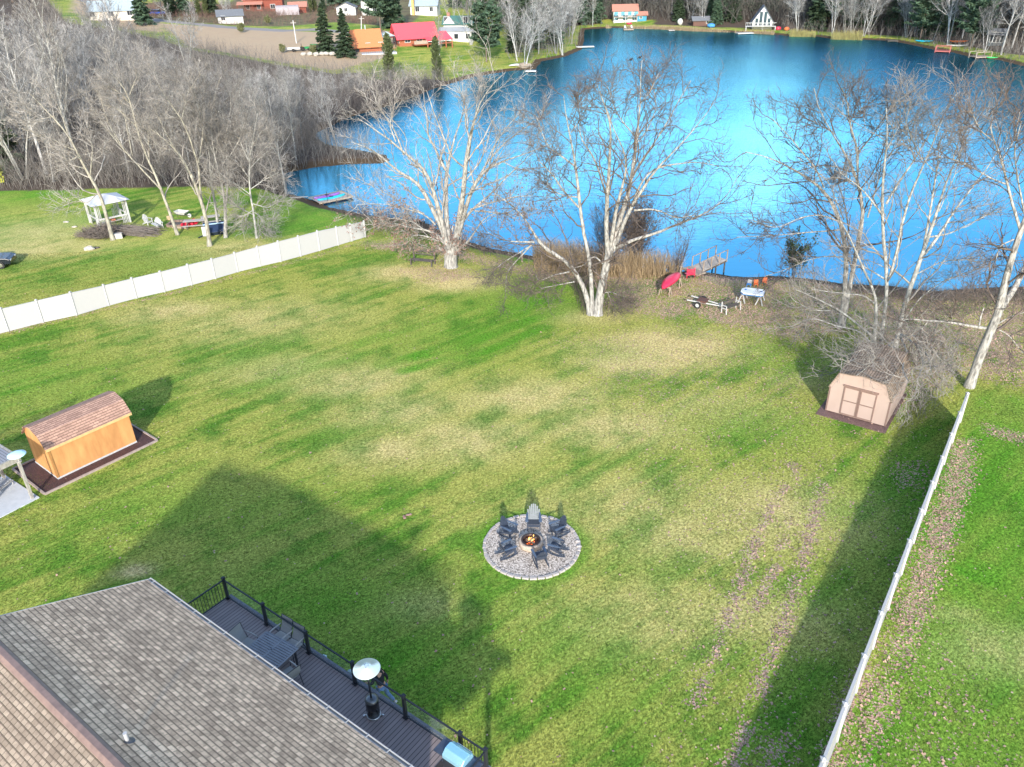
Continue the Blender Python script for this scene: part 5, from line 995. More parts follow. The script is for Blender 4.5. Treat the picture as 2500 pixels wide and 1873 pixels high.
MB().tube([(0,0,0),(0,0,.47)],.03,10).build('stem',tim,dsh)
MB().lathe([(0,0),(.12,0),(.11,.03),(.03,.05)],20).build('foot',tim,dsh)
p=G(8,1180,.3); lc=thing('lounge_chair','grey cushioned lounge chair on the concrete patio under the weathered deck','chair',(p[0],p[1],.05),na+.4)
MB().box(-.9,.35,-.3,.3,.22,.27).build('frame',white,lc,bevel=.01); b=MB(); b.box(-.85,.3,-.28,.28,.27,.36); b.build('cushion',mat('patterned grey cushion',(.42,.43,.45),(.18,.19,.2),scale=14,lo=.45,hi=.55,bm=0),lc,bevel=.03)
for x in(-.8,.28):
    for y in(-.26,.26): MB().box(x-.02,x+.02,y-.02,y+.02,0,.22).build('leg',white,lc)
# ================================================================ MIDDLE DISTANCE
woodp=mat('pale new timber',(.33,.265,.21),(.24,.19,.15),stretch=(1,1,.3),scale=6); greyw=mat('silvery boards',(.40,.37,.34),(.27,.25,.23),scale=5,stretch=(.3,1,1))
whitep=mat('white paint',(.46,.46,.445),(.38,.38,.37),bm=0); red=mat('red plastic',(.62,.03,.08),(.5,.02,.06),rough=.35,bm=0); orange=mat('orange plastic',(.75,.17,.05),bm=0); blue=mat('blue plastic',(.06,.25,.6),bm=0)
teal=mat('turquoise plastic',(.02,.45,.60),(.015,.36,.5),rough=.35,bm=0); purple=mat('purple plastic',(.30,.13,.50),rough=.35,bm=0); green=mat('green plastic',(.05,.45,.12),bm=0); dkw=mat('dark weathered wood',(.10,.085,.075),(.05,.045,.04))
rubber=mat('rubber',(.02,.02,.02)); whtm=mat('white enamel',(.6,.6,.6),bm=0)
def P2(px,py,z=0): return Vector(tuple(G(px,py,z)))
def mpp(p): return float((np.array(p)-CAM)@cF)/FPX
# wooden ramp dock
a,b_,c,d_=P2(1690,650,.15),P2(1714,662,.15),P2(1775,634,.55),P2(1747,622,.55)
ax=((c-b_)+(d_-a))/2; L0=ax.length; rz=math.atan2(ax.y,ax.x); W0=((b_-a).length+(c-d_).length)/2; o0=(a+b_)/2; slope=math.atan2(ax.z,math.hypot(ax.x,ax.y))
k=thing('ramp_dock','wooden ramp dock with timber handrails rising over the water','dock',(o0.x,o0.y,0),rz); W0=min(W0,2.2); print('ramp',L0,W0)
zf=lambda x:.15+x*math.tan(slope)
n=int(L0/.15)
b=MB()
for i in range(n): x=i*.15; b.box(x+.006,x+.144,-W0/2,W0/2,zf(x)-.03,zf(x))
b.build('decking',greyw,k)
for s_ in(-1,1):
    y=s_*(W0/2-.03); MB().bar((0,y,zf(0)-.12),(L0,y,zf(L0)-.12),.05,.18).build('side_beam',dkw,k)
    for i in range(4): x=.05+i*(L0-.1)/3; MB().box(x-.035,x+.035,y-.035,y+.035,zf(x)-.2,zf(x)+.82).build('rail_post',woodp,k)
    MB().bar((0,y,zf(0)+.84),(L0,y,zf(L0)+.84),.07,.04).build('handrail',woodp,k)
    MB().box(L0-.3,L0-.2,y-.04,y+.04,-2.3,zf(L0)-.1).build('support_leg',dkw,k); MB().box(L0-1.3,L0-1.2,y-.04,y+.04,-1.8,zf(L0)-.2).build('support_leg',dkw,k)
MB().box(-.9,0,-W0/2-.3,W0/2+.2,.02,.13).build('landing',woodp,k)
# kayak dock
cs=[P2(755,481,-.25),P2(777,496,-.25),P2(862,478,-.25),P2(834,466,-.25)]; ax=((cs[2]-cs[1])+(cs[3]-cs[0]))/2; rz=math.atan2(ax.y,ax.x); o0=(cs[0]+cs[1])/2; L0=ax.length; W0=((cs[1]-cs[0]).length+(cs[2]-cs[3]).length)/2; W0=min(W0,2.8)
k=thing('kayak_dock','low pale wooden dock carrying kayaks at the head of the cove','dock',(o0.x,o0.y,0),rz); b=MB(); n=int(L0/.15)
for i in range(n): b.box(i*.15+.006,i*.15+.144,-W0/2,W0/2,-.28,-.25)
b.build('decking',greyw,k); b=MB(); 
for s_ in(-1,1): MB().box(0,L0,s_*(W0/2+.02)-.02,s_*(W0/2+.02)+.02,-.42,-.24).build('side_beam',woodp,k)
MB().box(L0,L0+.04,-W0/2,W0/2,-.42,-.24).build('end_beam',woodp,k)
for x in (.4,L0*.5,L0-.2):
    for s_ in(-1,1): MB().box(x-.05,x+.05,s_*W0/2-.05,s_*W0/2+.05,-1.6,-.29).build('pile',dkw,k)
for x in(1.0,3.4): 
    b=MB(); b.tube([(x,-W0/2+.05,-.25),(x,-W0/2+.05,.85)],.03,6); b.build('rail_post',black,k)
b=MB(); b.tube([(.3,-W0/2+.05,.5),(3.4,-W0/2+.05,.5)],.015,5); b.build('cable',black,k)
Mx=Matrix.Translation(o0)@Matrix.Rotation(rz,4,'Z')
def hull(name,mt,L_=3.2,w=.72,h=.34,deckm=None,flip=False,cockpit=True):
    n=14; rows=[]; V=[];
    prof=[(-1,0),(-.92,-.45),(-.55,-.85),(0,-1),(.55,-.85),(.92,-.45),(1,0)]
    for i in range(n+1):
        t=i/n; s_=math.sin(pi*t)**.55 if 0<t<1 else 0.02; x=(t-.5)*L_; lift=.12*abs(2*t-1)**3
        for yy,zz in prof: V.append((x,yy*w/2*s_,(zz*h*(.5+.5*s_)+h+lift)))
        V.append((x,0,h+lift+.07*s_))
    m_=8; F=[]
    for i in range(n):
        for j in range(m_): F.append((i*m_+j,i*m_+(j+1)%m_,(i+1)*m_+(j+1)%m_,(i+1)*m_+j))
    b=MB(); 
    if flip: V=[(x,y,h*1.35-z+.1) for x,y,z in V]; F=[f[::-1] for f in F]
    b.add(V,F); return b
def kayak(name,label,cat,loc,rz,mt,L_=3.1,w=.74,flip=False,cock=True,group=None,tilt=0,pitch=0):
    k=thing(name,label,cat,loc,rz,group); k.rotation_euler=(tilt,pitch,rz); hull('hull',mt,L_,w,flip=flip).build('hull',mt,k,True)
    if cock and not flip: MB().lathe([(.0,.0),(.19,.0),(.24,.05),(.20,.07)],20,(.0,0,.37)).build('cockpit',rubber,k,True)
    return k
kayak('kayak','purple kayak lying on the dock at the head of the cove','kayak',Mx@Vector((1.75,.35,-.25)),rz+.03,purple)
kayak('kayak','turquoise kayak lying beside the purple one on the dock','kayak',Mx@Vector((1.85,-.55,-.25)),rz+.02,teal,3.3)
p=P2(705,483,-.2); q=P2(752,480,-.2); tag(MB().bar(p,q,.22,.04).build('gangplank',greyw),'thin pale plank leading from the bank to the kayak dock','plank')
# red canoe on sawhorses
def sawhorse(label,loc,rz,w=1.0,h=.7,mt=woodp,group=None,part=None):
    t=thing('sawhorse',label,'sawhorse',loc,rz,group); MB().box(-w/2,w/2,-.05,.05,h-.09,h).build('beam',mt,t)
    for sx_ in(-1,1):
        for sy_ in(-1,1): MB().bar((sx_*(w/2-.1),sy_*.04,h-.05),(sx_*(w/2-.02),sy_*.26,0),.045,.08).build('leg',mt,t)
    return t
A=P2(1622,722,0); B=P2(1650,697,0); cdir=(B-A).normalized(); crz=math.atan2(cdir.y,cdir.x); cm=(A+B)/2
for t_,lb in ((-1.05,'pale sawhorse under the near end of the red canoe'),(1.05,'pale sawhorse under the far end of the red canoe')): sawhorse(lb,cm+cdir*t_,crz+pi/2,.9,.72)
kayak('canoe','bright red canoe upturned on two sawhorses','canoe',cm+Vector((0,0,.62)),crz,red,3.5,.95,flip=True)
# red cart
p=P2(1683,676); k=thing('cart','small red slatted cart beside the foot of the ramp dock','cart',p,.2); b=MB()
for i in range(5): b.obox((0,-.25,.28+i*.11),(.62,.03,.07),(.25,0,0))
b.build('slats',red,k); MB().box(-.32,.32,-.22,.25,.22,.27).build('seat',red,k)
for sx_ in(-1,1): MB().tube([(sx_*.33,-.28,.0),(sx_*.33,-.2,.85)],.03,6).build('side_post',red,k)
for sx_ in(-1,1): MB().lathe([(0,-.03),(.12,-.03),(.12,.03),(0,.03)],14).build('wheel',rubber,k).location=(sx_*.2,-.3,.12)
# white board on sawhorses
cs=[P2(1805,716,.78),P2(1863,725,.78),P2(1868,709,.78),P2(1814,703,.78)]; cc=sum(cs,Vector())/4; ax=((cs[1]-cs[0])+(cs[2]-cs[3]))/2; rz=math.atan2(ax.y,ax.x); L0=ax.length; W0=((cs[3]-cs[0]).length+(cs[2]-cs[1]).length)/2; print('board',L0,W0)
k=thing('dinghy_board','flat white board with blue rounded ends resting on sawhorses near the shore','board',(cc.x,cc.y,.72),rz); h_=W0/2
pl=[(-L0/2+.25,-h_),(L0/2-.15,-h_),(L0/2,-h_+.2),(L0/2,h_-.2),(L0/2-.15,h_),(-L0/2+.25,h_),(-L0/2,h_-.35),(-L0/2,-h_+.35)]
MB().prism(pl,.05,.14).build('deck',mat('bright white fibreglass',(.92,.90,.85),(.86,.84,.79),bm=0),k,bevel=.03); MB().prism([(x*1.015,y*1.03) for x,y in pl],.0,.05).build('rim',blue,k)
for x,y in((L0/2-.22,0.1),(-L0/2+.3,.1)): MB().lathe([(0,0),(.09,0),(.09,.02),(0,.02)],14,(x,y,.14)).build('hatch',blue,k)
for t_,lb in ((-.65,'sawhorse with orange brace under the left end of the white board'),(.62,'sawhorse with orange brace under the right end of the white board')):
    s_=sawhorse(lb,Vector((cc.x,cc.y,0))+ax.normalized()*t_,rz+pi/2,min(1.1,W0),.70,whitep); MB().box(-.3,.3,-.06,.06,.40,.50).build('brace',orange,s_)
# bench frame and small trailer
p0=P2(1770,765); p1=P2(1798,755); d=(p1-p0).normalized(); rz=math.atan2(d.y,d.x); k=thing('garden_bench','weathered bench with white cast legs among the leaves','bench',(p0+p1)/2,rz); Lb=1.5
for s_ in(-1,1):
    b=MB(); x=s_*Lb/2; b.bar((x,-.25,0),(x,-.2,.42),.06,.06,up=(1,0,0)); b.bar((x,.22,0),(x,.25,.85),.06,.06,up=(1,0,0)); b.bar((x,-.22,.42),(x,.24,.40),.06,.06,up=(1,0,0)); b.bar((x,-.2,.62),(x,.28,.62),.05,.05,up=(1,0,0)); b.bar((x,-.2,.42),(x,-.2,.62),.05,.05,up=(1,0,0)); b.build('leg',whitep,k)
b=MB(); [b.box(-Lb/2,Lb/2,-.2+i*.14,-.1+i*.14,.43,.455) for i in range(3)]; b.build('seat',dkw,k)
b=MB(); [b.box(-Lb/2,Lb/2,.25,.28,.55+i*.14,.64+i*.14) for i in range(2)]; b.build('backrest',dkw,k)
p=P2(1722,748); k=thing('boat_trailer','low rusty boat trailer with white wheels beside the bench','trailer',p,R_(-32)); b=MB()
b.bar((-1.3,-.45,.42),(1.2,-.12,.32),.06,.07); b.build('frame_rail',whitep,k); b=MB(); b.bar((-1.3,.45,.42),(1.2,.12,.32),.06,.07); b.build('frame_rail',whitep,k); MB().bar((1.15,0,.32),(2.0,0,.36),.06,.06).build('tongue',whitep,k)
MB().box(-.45,-.35,-.6,.6,.26,.34).build('axle',dkw,k); MB().box(-.6,.1,-.35,.35,.36,.5).build('load',mat('rust',(.14,.06,.04),(.07,.035,.03)),k)
for s_ in(-1,1):
    w_=thing('wheel',None,None); del_=0; w_.parent=k; w_.location=(-.4,s_*.65,.25); w_.rotation_euler=(pi/2,0,0); 
    MB().lathe([(.14,-.07),(.25,-.07),(.25,.07),(.14,.07)],20).build('tyre',rubber,w_); MB().lathe([(0,-.05),(.14,-.05),(.14,.05),(0,.05)],16).build('rim',whitep,w_)
# toys
for px,py,mt,lb,nm in ((1828,700,blue,'small pale blue and white chair behind the white board','toy_chair'),(1845,700,orange,'bent orange toy seat to the right of the blue chair','toy_chair'),(1866,695,orange,'orange toy seat nearest the water edge','toy_chair')):
    p=P2(px,py); t=thing(nm,lb,'chair',p,RT.uniform(-.6,.6)); t.scale=(.8,.8,.7); b=MB(); b.obox((0,0,.32),(.42,.40,.05)); b.build('seat',mt,t,bevel=.01); MB().obox((0,.22,.52),(.40,.05,.42),(-.3,0,0)).build('backrest',whitep if mt is blue else mt,t,bevel=.01)
    for x in(-.18,.18): MB().bar((x,-.18,0),(x,-.15,.3),.04).build('leg',mt,t); MB().bar((x,.2,0),(x,.18,.3),.04).build('leg',mt,t)
# wire fence and stakes
fp_=[P2(1712,684),P2(1757,698),P2(1770,700),P2(1808,701),P2(1850,692)]; k=thing('wire_fence','low wire mesh fence on thin posts above the shoreline','fence',fp_[0]); wire=mat('galvanised wire',(.25,.25,.24),bm=0)
for p in fp_: MB().tube([p-fp_[0]-Vector((0,0,.1)),p-fp_[0]+Vector((0,0,.85))],.025,6).build('post',dkw,k)
b=MB()
for p,q in zip(fp_,fp_[1:]):
    p=p-fp_[0];q=q-fp_[0]
    for i in range(6): z=Vector((0,0,.08+i*.14)); b.tube([p+z,q+z],.006,3,False)
    n=int((q-p).length/.18)
    for i in range(n): r_=p.lerp(q,i/n); b.tube([r_+Vector((0,0,.08)),r_+Vector((0,0,.78))],.005,3,False)
b.build('mesh',wire,k)
sp_=None
for px,py in ((1533,668),(1582,671),(1659,676),(1352,655),(1275,640),(1408,668),(1455,672),(1610,676)):
    p=P2(px,py)
    if sp_ is None: sp_=MB().box(-.05,.05,-.05,.05,-.2,.95).build('wooden_stake',woodp); sp_.location=p; tag(sp_,'pale square wooden stake standing along the front of the reeds','stake','stakes along the reeds'); 
    else: o=sp_.copy(); COL.objects.link(o); o.location=p; o.rotation_euler=(RT.uniform(-.05,.05),RT.uniform(-.05,.05),RT.random()); 
# rustic rail bench by the oak
p0=P2(1012,640); p1=P2(1062,645); d=(p1-p0).normalized(); k=thing('rail_bench','dark rustic swing bench of grey rails left of the old oak','bench',p0,math.atan2(d.y,d.x)); Lb=(p1-p0).length
for x in(0,Lb): MB().box(x-.05,x+.05,-.05,.05,-.1,1.15).build('post',dkw,k); MB().bar((x,-.0,.45),(x,-.7,.40),.06).build('arm',dkw,k); MB().box(x-.05,x+.05,-.75,-.65,-.1,.65).build('leg',dkw,k)
for z,q_ in((1.1,'top_rail'),(.8,'lower_rail')): MB().bar((0,0,z),(Lb,0,z),.05,.07,).build(q_,dkw,k)
b=MB(); [b.box(0,Lb,-.7+i*.16,-.6+i*.16,.42,.45) for i in range(4)]; b.build('seat',dkw,k)
# gazebo
gz=2.35; C4=[P2(220.6,543.6),P2(276,551.5),P2(318.8,542.7)]; ctr=(C4[0]+C4[2])/2; hd=(C4[2]-C4[0]); side=hd.length/1.414; ga=math.atan2(hd.y,hd.x)-R_(45); print('gazebo',side)
k=thing('gazebo','square white gazebo with lattice corners and pale roof panels','gazebo',ctr,ga); s_=side/2
for x in(-1,1):
    for y in(-1,1):
        MB().box(x*s_-.08,x*s_+.08,y*s_-.08,y*s_+.08,0,gz).build('post',whitep,k)
        b=MB()
        for j in range(4):
            b.box(x*s_-x*(.2+j*.14)-.03,x*s_-x*(.2+j*.14)+.03,y*s_-.03,y*s_+.03,.05,.95 if j>1 else gz); b.box(x*s_-.03,x*s_+.03,y*s_-y*(.2+j*.14)-.03,y*s_-y*(.2+j*.14)+.03,.05,.95 if j>1 else gz)
        b.build('lattice',whitep,k)
b=MB(); e_=s_+.35; top=gz+.55; b.slab((-e_,-e_,gz),(e_,-e_,gz),(.15,-.15,top),(-.15,-.15,top),.05); b.slab((e_,-e_,gz),(e_,e_,gz),(.15,.15,top),(.15,-.15,top),.05); b.slab((e_,e_,gz),(-e_,e_,gz),(-.15,.15,top),(.15,.15,top),.05); b.slab((-e_,e_,gz),(-e_,-e_,gz),(-.15,-.15,top),(-.15,.15,top),.05); b.add([(-.15,-.15,top),(.15,-.15,top),(.15,.15,top),(-.15,.15,top)],[(0,1,2,3)]); b.build('roof',mat('white roof boards',(.60,.60,.62),(.52,.52,.54),stretch=(6,1,1)),k)
for y in (-1,): 
    MB().box(-s_+.6,s_-.1,-s_-.05,-s_+.05,.85,.97).build('rail',whitep,k)
MB().box(s_-.06,s_+.06,-s_+.1,s_-.1,.80,.95).build('rail',whitep,k); MB().box(s_-.5,s_-.1,-s_+.3,s_-.3,.40,.46).build('bench',greyw,k); MB().obox((s_-.3,0,.56),(.5,.35,.18)).build('cushion',mat('rust cloth',(.4,.13,.07)),k,bevel=.03)
MB().box(-s_-.02,s_+.02,s_-.05,s_+.05,.80,.92).build('rail',whitep,k)
# brush pile
p=P2(262,572); r=rs(5); n=1500; th_=r.rand(n)*6.28; rad=np.sqrt(r.rand(n)); P0=np.stack([rad*np.cos(th_)*2.3,rad*np.sin(th_)*1.3,.9*(1-rad**2)*r.rand(n)],1); D=norm(np.stack([r.randn(n),r.randn(n)*.6,r.randn(n)*.25],1)); Q=[P0]; pp=P0
for j in range(3): D=norm(D+r.randn(n,3)*.15); pp=pp+D*.32; Q.append(pp)
Q=np.stack(Q,1); Q[...,2]=np.abs(Q[...,2])+.02; g=Geo(); g.tubes(Q,np.ones((n,4))*.014,3); n=90; a_=r.randn(n)*.10-.12; P0=np.stack([1.0+r.rand(n)*1.2,r.randn(n)*.5,.15+r.rand(n)*.7],1); D=np.stack([np.cos(a_),np.sin(a_),-.10+0*a_],1); Q=np.stack([P0,P0+D*1.2,P0+D*(2.6+r.rand(n)[:,None]*1.2)],1); Q[...,2]=np.maximum(Q[...,2],.05); g.tubes(Q,np.ones((n,3))*.022,4)
o=g.mesh('brush_pile',mat('grey sticks',(.19,.16,.14),(.10,.085,.075),bm=0)); o.location=p; tag(o,'long heap of cut grey branches around the tree by the gazebo','brush pile')
tag(MB().box(-.35,.35,-.25,.25,0,.5).build('concrete_block',mat('pale block',(.45,.42,.38)),loc=P2(291,582),rz=.3,bevel=.03),'pale block at the foot of the brush pile','block')
# white lawn chairs
adw=whitep; ac=adirondack(False,'white slatted lawn chair, the left of two beyond the brush pile',col=adw); ac.location=P2(363,548); ac.rotation_euler=(0,0,R_(60)); ac.name='lawn_chair'; ac['group']='white lawn chairs'
copytree(ac,P2(390,557),R_(30),'white slatted lawn chair, the right of two beyond the brush pile')
tag(MB().bar(P2(372,545,.55),P2(384,551,.55),.35,.04).build('bench_plank',whitep),'white plank spanning the gap between the two lawn chairs','plank')
p=P2(438,548); k=thing('fire_ring','dark rectangular fire ring of low stones in the left yard','fire ring',p); b=MB(); [b.box(-.9+i*.36,-.58+i*.36,s_*.8-.13,s_*.8+.13,0,.22) for i in range(5) for s_ in(-1,1)]; [b.box(s_*.95-.13,s_*.95+.13,-.6+i*.36,-.28+i*.36,0,.22) for i in range(4) for s_ in(-1,1)]; b.build('stones',mat('brown stone',(.20,.14,.11)),k); MB().box(-.8,.8,-.65,.65,0,.05).build('ash',mat('grey ash',(.09,.08,.075)),k)
def picnic(label,p,rz,L_=2.2):
    k=thing('picnic_table',label,'table',p,rz); b=MB(); [b.box(-L_/2,L_/2,-.38+i*.155,-.24+i*.155,.72,.76) for i in range(5)]; b.build('table_top',greyw,k)
    for s_ in(-1,1): MB().box(-L_/2,L_/2,s_*.75-.13,s_*.75+.13,.42,.46).build('bench',greyw,k)
    for x in(-L_/2+.35,L_/2-.35):
        for s_ in(-1,1): MB().bar((x,s_*.25,.72),(x,s_*.6,0),.05,.09,up=(1,0,0)).build('leg',dkw,k)
        MB().box(x-.03,x+.03,-.85,.85,.34,.42).build('cross_beam',dkw,k)
    return k
picnic('grey picnic table beside the red blanket',P2(480,556),R_(10)); picnic('grey picnic table half hidden behind the sign board tree',P2(517,546),R_(22),1.8)
p=P2(462,552); b=MB(); b.blob((0,0,.25),(.55,.38,.28),rr,12,6,.25); b.blob((.45,.25,.38),(.45,.3,.25),rr,10,5,.25); b.blob((-.45,-.2,.18),(.35,.3,.2),rr,10,5,.25); tag(b.build('red_blanket',mat('red cloth',(.60,.02,.05),bm=0),loc=p),'crumpled bright red blanket at the end of the picnic table','blanket')
p=P2(448,530); k=thing('wheelbarrow','white and dark wheelbarrow on the grass beyond the fire ring','wheelbarrow',p,R_(-15)); b=MB(); b.add([(-.55,-.25,.35),(.3,-.25,.30),(.3,.25,.30),(-.55,.25,.35),(-.75,-.4,.65),(.55,-.4,.58),(.55,.4,.58),(-.75,.4,.65)],[(0,3,2,1),(0,1,5,4),(1,2,6,5),(2,3,7,6),(3,0,4,7)]); b.build('tray',whitep,k)
for s_ in(-1,1): MB().tube([(.7,s_*.05,.2),(-.5,s_*.28,.33),(-1.35,s_*.32,.60)],.03,6).build('handle',dkw,k); MB().bar((-.45,s_*.25,.35),(-.45,s_*.28,0),.04).build('leg',dkw,k)
w_=MB().lathe([(.08,-.05),(.20,-.05),(.20,.05),(.08,.05)],16).build('wheel',whitep,k); w_.location=(.75,0,.2); w_.rotation_euler=(pi/2,0,0)
p=P2(527,573); k=thing('utility_trailer','dark blue box trailer tipped on its nose between the two trees','trailer',p,R_(20)); MB().obox((0,0,.62),(1.9,1.15,.55),(.75,.0,0)).build('box',mat('navy enamel',(.02,.035,.08),rough=.35),k,bevel=.03)
MB().obox((.0,-.42,1.18),(1.95,.08,.10),(.75,0,0)).build('top_rail',mat('pale blue trim',(.35,.5,.68)),k); MB().bar((-.9,-.3,.25),(-1.6,-.6,.08),.08).build('tongue',black,k)
for s_ in(-1,1):
    w_=MB().lathe([(.1,-.08),(.28,-.08),(.28,.08),(.1,.08)],18).build('wheel',rubber,k); w_.location=(s_*1.0,.25,.28); w_.rotation_euler=(0,pi/2,0)
tag(MB().box(-.25,.25,-.02,.02,.45,1.35).build('sign_board',whitep,loc=P2(508,585)-Vector((0,.35,0)),rz=.1),'blank white board fixed to the pale forked tree','board')
tag(MB().box(-.16,.16,-.14,.14,0,.42).build('tree_stump',mat('cut wood',(.42,.30,.18)),loc=P2(413,537),bevel=.03),'small cut stump beside the leaning forked tree','stump')
b=MB(); b.blob((0,0,.12),(.48,.32,.24),rr,10,6,.2); tag(b.build('boulder',mat('pale rock',(.46,.43,.38),(.3,.28,.25)),loc=P2(219,610)),'pale flat boulder alone on the grass beyond the white fence','rock')
for px,py,lb in ((182,555,'small flat stone left of the gazebo brush pile'),(161,543,'tiny pale stone in the grass left of the gazebo'),(236,606,'dark low stone just right of the pale boulder')):
    b=MB(); b.blob((0,0,.04),(.3,.2,.09),rr,9,5,.2); tag(b.build('rock',mat('pale rock',(.46,.43,.38)) if px<200 else dkw,loc=P2(px,py)),lb,'rock')
b=MB(); [b.tube([(-.8,i*.16-.2,.1),(.7,i*.16-.1,.1)],.07,7) for i in range(3)]; tag(b.build('firewood_logs',mat('log wood',(.36,.28,.2),(.2,.15,.11)),loc=P2(442,558),rz=-.25),'short logs lying in front of the fire ring','logs')
def vehicle(name,label,p,rz,mt,Lc=4.4,wc=1.8,hc=1.5):
    k=thing(name,label,'car',p,rz); b=MB(); b.xz([(-Lc/2,.35),(Lc/2,.35),(Lc/2,.75),(Lc/2-.3,.88),(Lc/2-1.1,.95),(-Lc/2+.1,.95),(-Lc/2,.8)],-wc/2,wc/2); b.build('body',mt,k,bevel=.06)
    b=MB(); c1=[(-Lc/2+.2,.95),(Lc/2-1.2,.95),(Lc/2-1.9,hc),(-Lc/2+.6,hc)]; b.xz(c1,-wc/2+.12,wc/2-.12); cb=b.build('cabin',mat('tinted glass',(.02,.025,.03),rough=.1,bm=0),k,bevel=.05); MB().box(-Lc/2+.62,Lc/2-1.92,-wc/2+.14,wc/2-.14,hc,hc+.03).build('roof',mt,k)
    for x in(-Lc/2+.85,Lc/2-.85):
        for s_ in(-1,1):
            w_=MB().lathe([(0,-.1),(.18,-.1),(.33,-.1),(.33,.1),(0,.1)],20).build('wheel',rubber,k); w_.location=(x,s_*(wc/2-.05),.33); w_.rotation_euler=(pi/2,0,0); MB().lathe([(0,-.115),(.18,-.11),(.18,.11),(0,.115)],12).build('rim',steel,w_)
    for s_ in(-1,1): MB().box(Lc/2-.02,Lc/2+.02,s_*.6-.15,s_*.6+.15,.62,.74).build('headlight',whtm,k)
    return k
vehicle('parked_car','black car nose just inside the left edge of the photo',P2(-26,652),R_(12),mat('black car paint',(.012,.016,.025),rough=.2,bm=0,coat=.6),4.2,1.75,1.35)
vehicle('parked_car','blue car parked beside the dark spruce and white garage lawn',Vector(tuple(GT(386,37))),R_(-20),mat('blue car paint',(.02,.08,.38),rough=.2,bm=0,coat=.6))
# ---- person on the lawn behind the heater
def skin(name,vs,es,mt,par,sub=2):
    me=bpy.data.meshes.new(name); me.from_pydata([v[:3] for v in vs],es,[]); o=bpy.data.objects.new(name,me); COL.objects.link(o); o.parent=par; me.materials.append(mt)
    s_=o.modifiers.new('skin','SKIN'); s_.use_smooth_shade=True
    for i,v in enumerate(vs): me.skin_vertices[0].data[i].radius=(v[3],v[4] if len(v)>4 else v[3]); 
    me.skin_vertices[0].data[0].use_root=True
    m_=o.modifiers.new('sub','SUBSURF'); m_.levels=sub; m_.render_levels=sub; return o
pp_=P2(938,1716); d=P2(905,1700)-pp_; pr=thing('person','person in dark jacket and blue jeans striding on the lawn behind the patio heater','person',pp_,math.atan2(d.y,d.x))
skn=mat('skin',(.48,.29,.20),bm=0); jac=mat('dark jacket',(.012,.014,.02),scale=20); jea=mat('blue jeans',(.13,.24,.42),(.08,.16,.3),scale=12); sho=mat('white shoe',(.55,.55,.54))
skin('body',[(0,0,.95,.13,.10),(.05,0,1.2,.13,.1),(.12,0,1.40,.16,.10),(.15,0,1.50,.055),(.20,0,1.58,.075,.08),(.215,0,1.68,.085,.09),(.21,0,1.76,.05),(.13,.2,1.40,.05),(.20,.25,1.14,.04),(.42,.22,1.02,.03),(.49,.215,1.0,.02,.035),(.11,-.2,1.40,.05),(-.05,-.27,1.15,.04),(-.05,-.28,.90,.03),(-.04,-.28,.82,.02,.035),
 (.02,.1,.88,.085),(.26,.1,.50,.055),(.30,.1,.12,.04),(-.02,-.1,.88,.085),(-.12,-.1,.48,.055),(-.44,-.1,.24,.04),(.285,0,1.665,.012)],[(0,1),(1,2),(2,3),(3,4),(4,5),(5,6),(2,7),(7,8),(8,9),(9,10),(2,11),(11,12),(12,13),(13,14),(0,15),(15,16),(16,17),(0,18),(18,19),(19,20),(5,21)],skn,pr)
for hx,hy,hz,dx,dz in ((.49,.215,1.0,1,0),(-.04,-.28,.82,.15,-1)):
    for f in range(4): MB().tube([(hx,hy-.03+f*.02,hz),(hx+dx*.04,hy-.03+f*.02,hz+dz*.04),(hx+dx*.075,hy-.03+f*.02,hz+dz*.06-.012)],[.009,.008,.006],6).build('finger',skn,pr)
    MB().tube([(hx-dx*.02,hy+.03*(1 if hy>0 else -1),hz-dz*.02),(hx+dx*.02,hy+.05*(1 if hy>0 else -1),hz+.01)],[.01,.008],6).build('thumb',skn,pr)
skin('jacket',[(0,0,.90,.17,.13),(.05,0,1.18,.165,.13),(.12,0,1.38,.19,.13),(.145,0,1.47,.075),(.13,.2,1.41,.07),(.20,.25,1.14,.06),(.38,.225,1.03,.045),(.11,-.2,1.41,.07),(-.05,-.27,1.15,.06),(-.05,-.28,.95,.045)],[(0,1),(1,2),(2,3),(2,4),(4,5),(5,6),(2,7),(7,8),(8,9)],jac,pr)
skin('jeans',[(0,0,.92,.15,.12),(.02,.1,.84,.11),(.26,.1,.50,.08),(.30,.1,.14,.065),(-.02,-.1,.84,.11),(-.12,-.1,.48,.08),(-.42,-.1,.26,.065)],[(0,1),(1,2),(2,3),(0,4),(4,5),(5,6)],jea,pr)
for (x,y,z,t_) in ((.36,.1,.05,0),(-.42,-.1,.14,1.05)): MB().obox((x,y,z),(.28,.10,.09),(0,t_,0)).build('shoe',sho,pr,bevel=.02)
b=MB(); b.blob((.19,0,1.72),(.105,.10,.085),rr,14,8,.04); b.build('hair',mat('dark brown hair',(.05,.03,.02)),pr,True)
for px,py,lb in ((856,1643,'small pale blue bottle on the ground beyond the deck glass'),(868,1651,'white crumpled item on the ground left of the heater reflector'),(792,1607,'pale blue bag lying beyond the deck railing')):
    b=MB(); b.blob((0,0,.08),(.11,.07,.09),rr,9,6,.2); tag(b.build('bag' if px<800 else 'litter_item',mat('pale blue plastic',(.45,.65,.75),bm=0),loc=P2(px,py,0)),lb,'bag')
for px,py in ((1540,148),(1562,143)):
    p=WY(px,py,53.9); t=thing('bird','small dark bird perched at the very top of the canoe-side tree','bird',p,.5,'birds in the treetop'); b=MB(); b.blob((0,0,.06),(.12,.06,.07),rr,9,6,.05); b.blob((.11,0,.13),(.04,.035,.04),rr,8,5,.05); b.bar((-.1,0,.05),(-.22,0,.0),.05,.01); b.bar((.14,0,.13),(.18,0,.125),.012); b.build('body',mat('black feathers',(.02,.02,.025)),t,True)
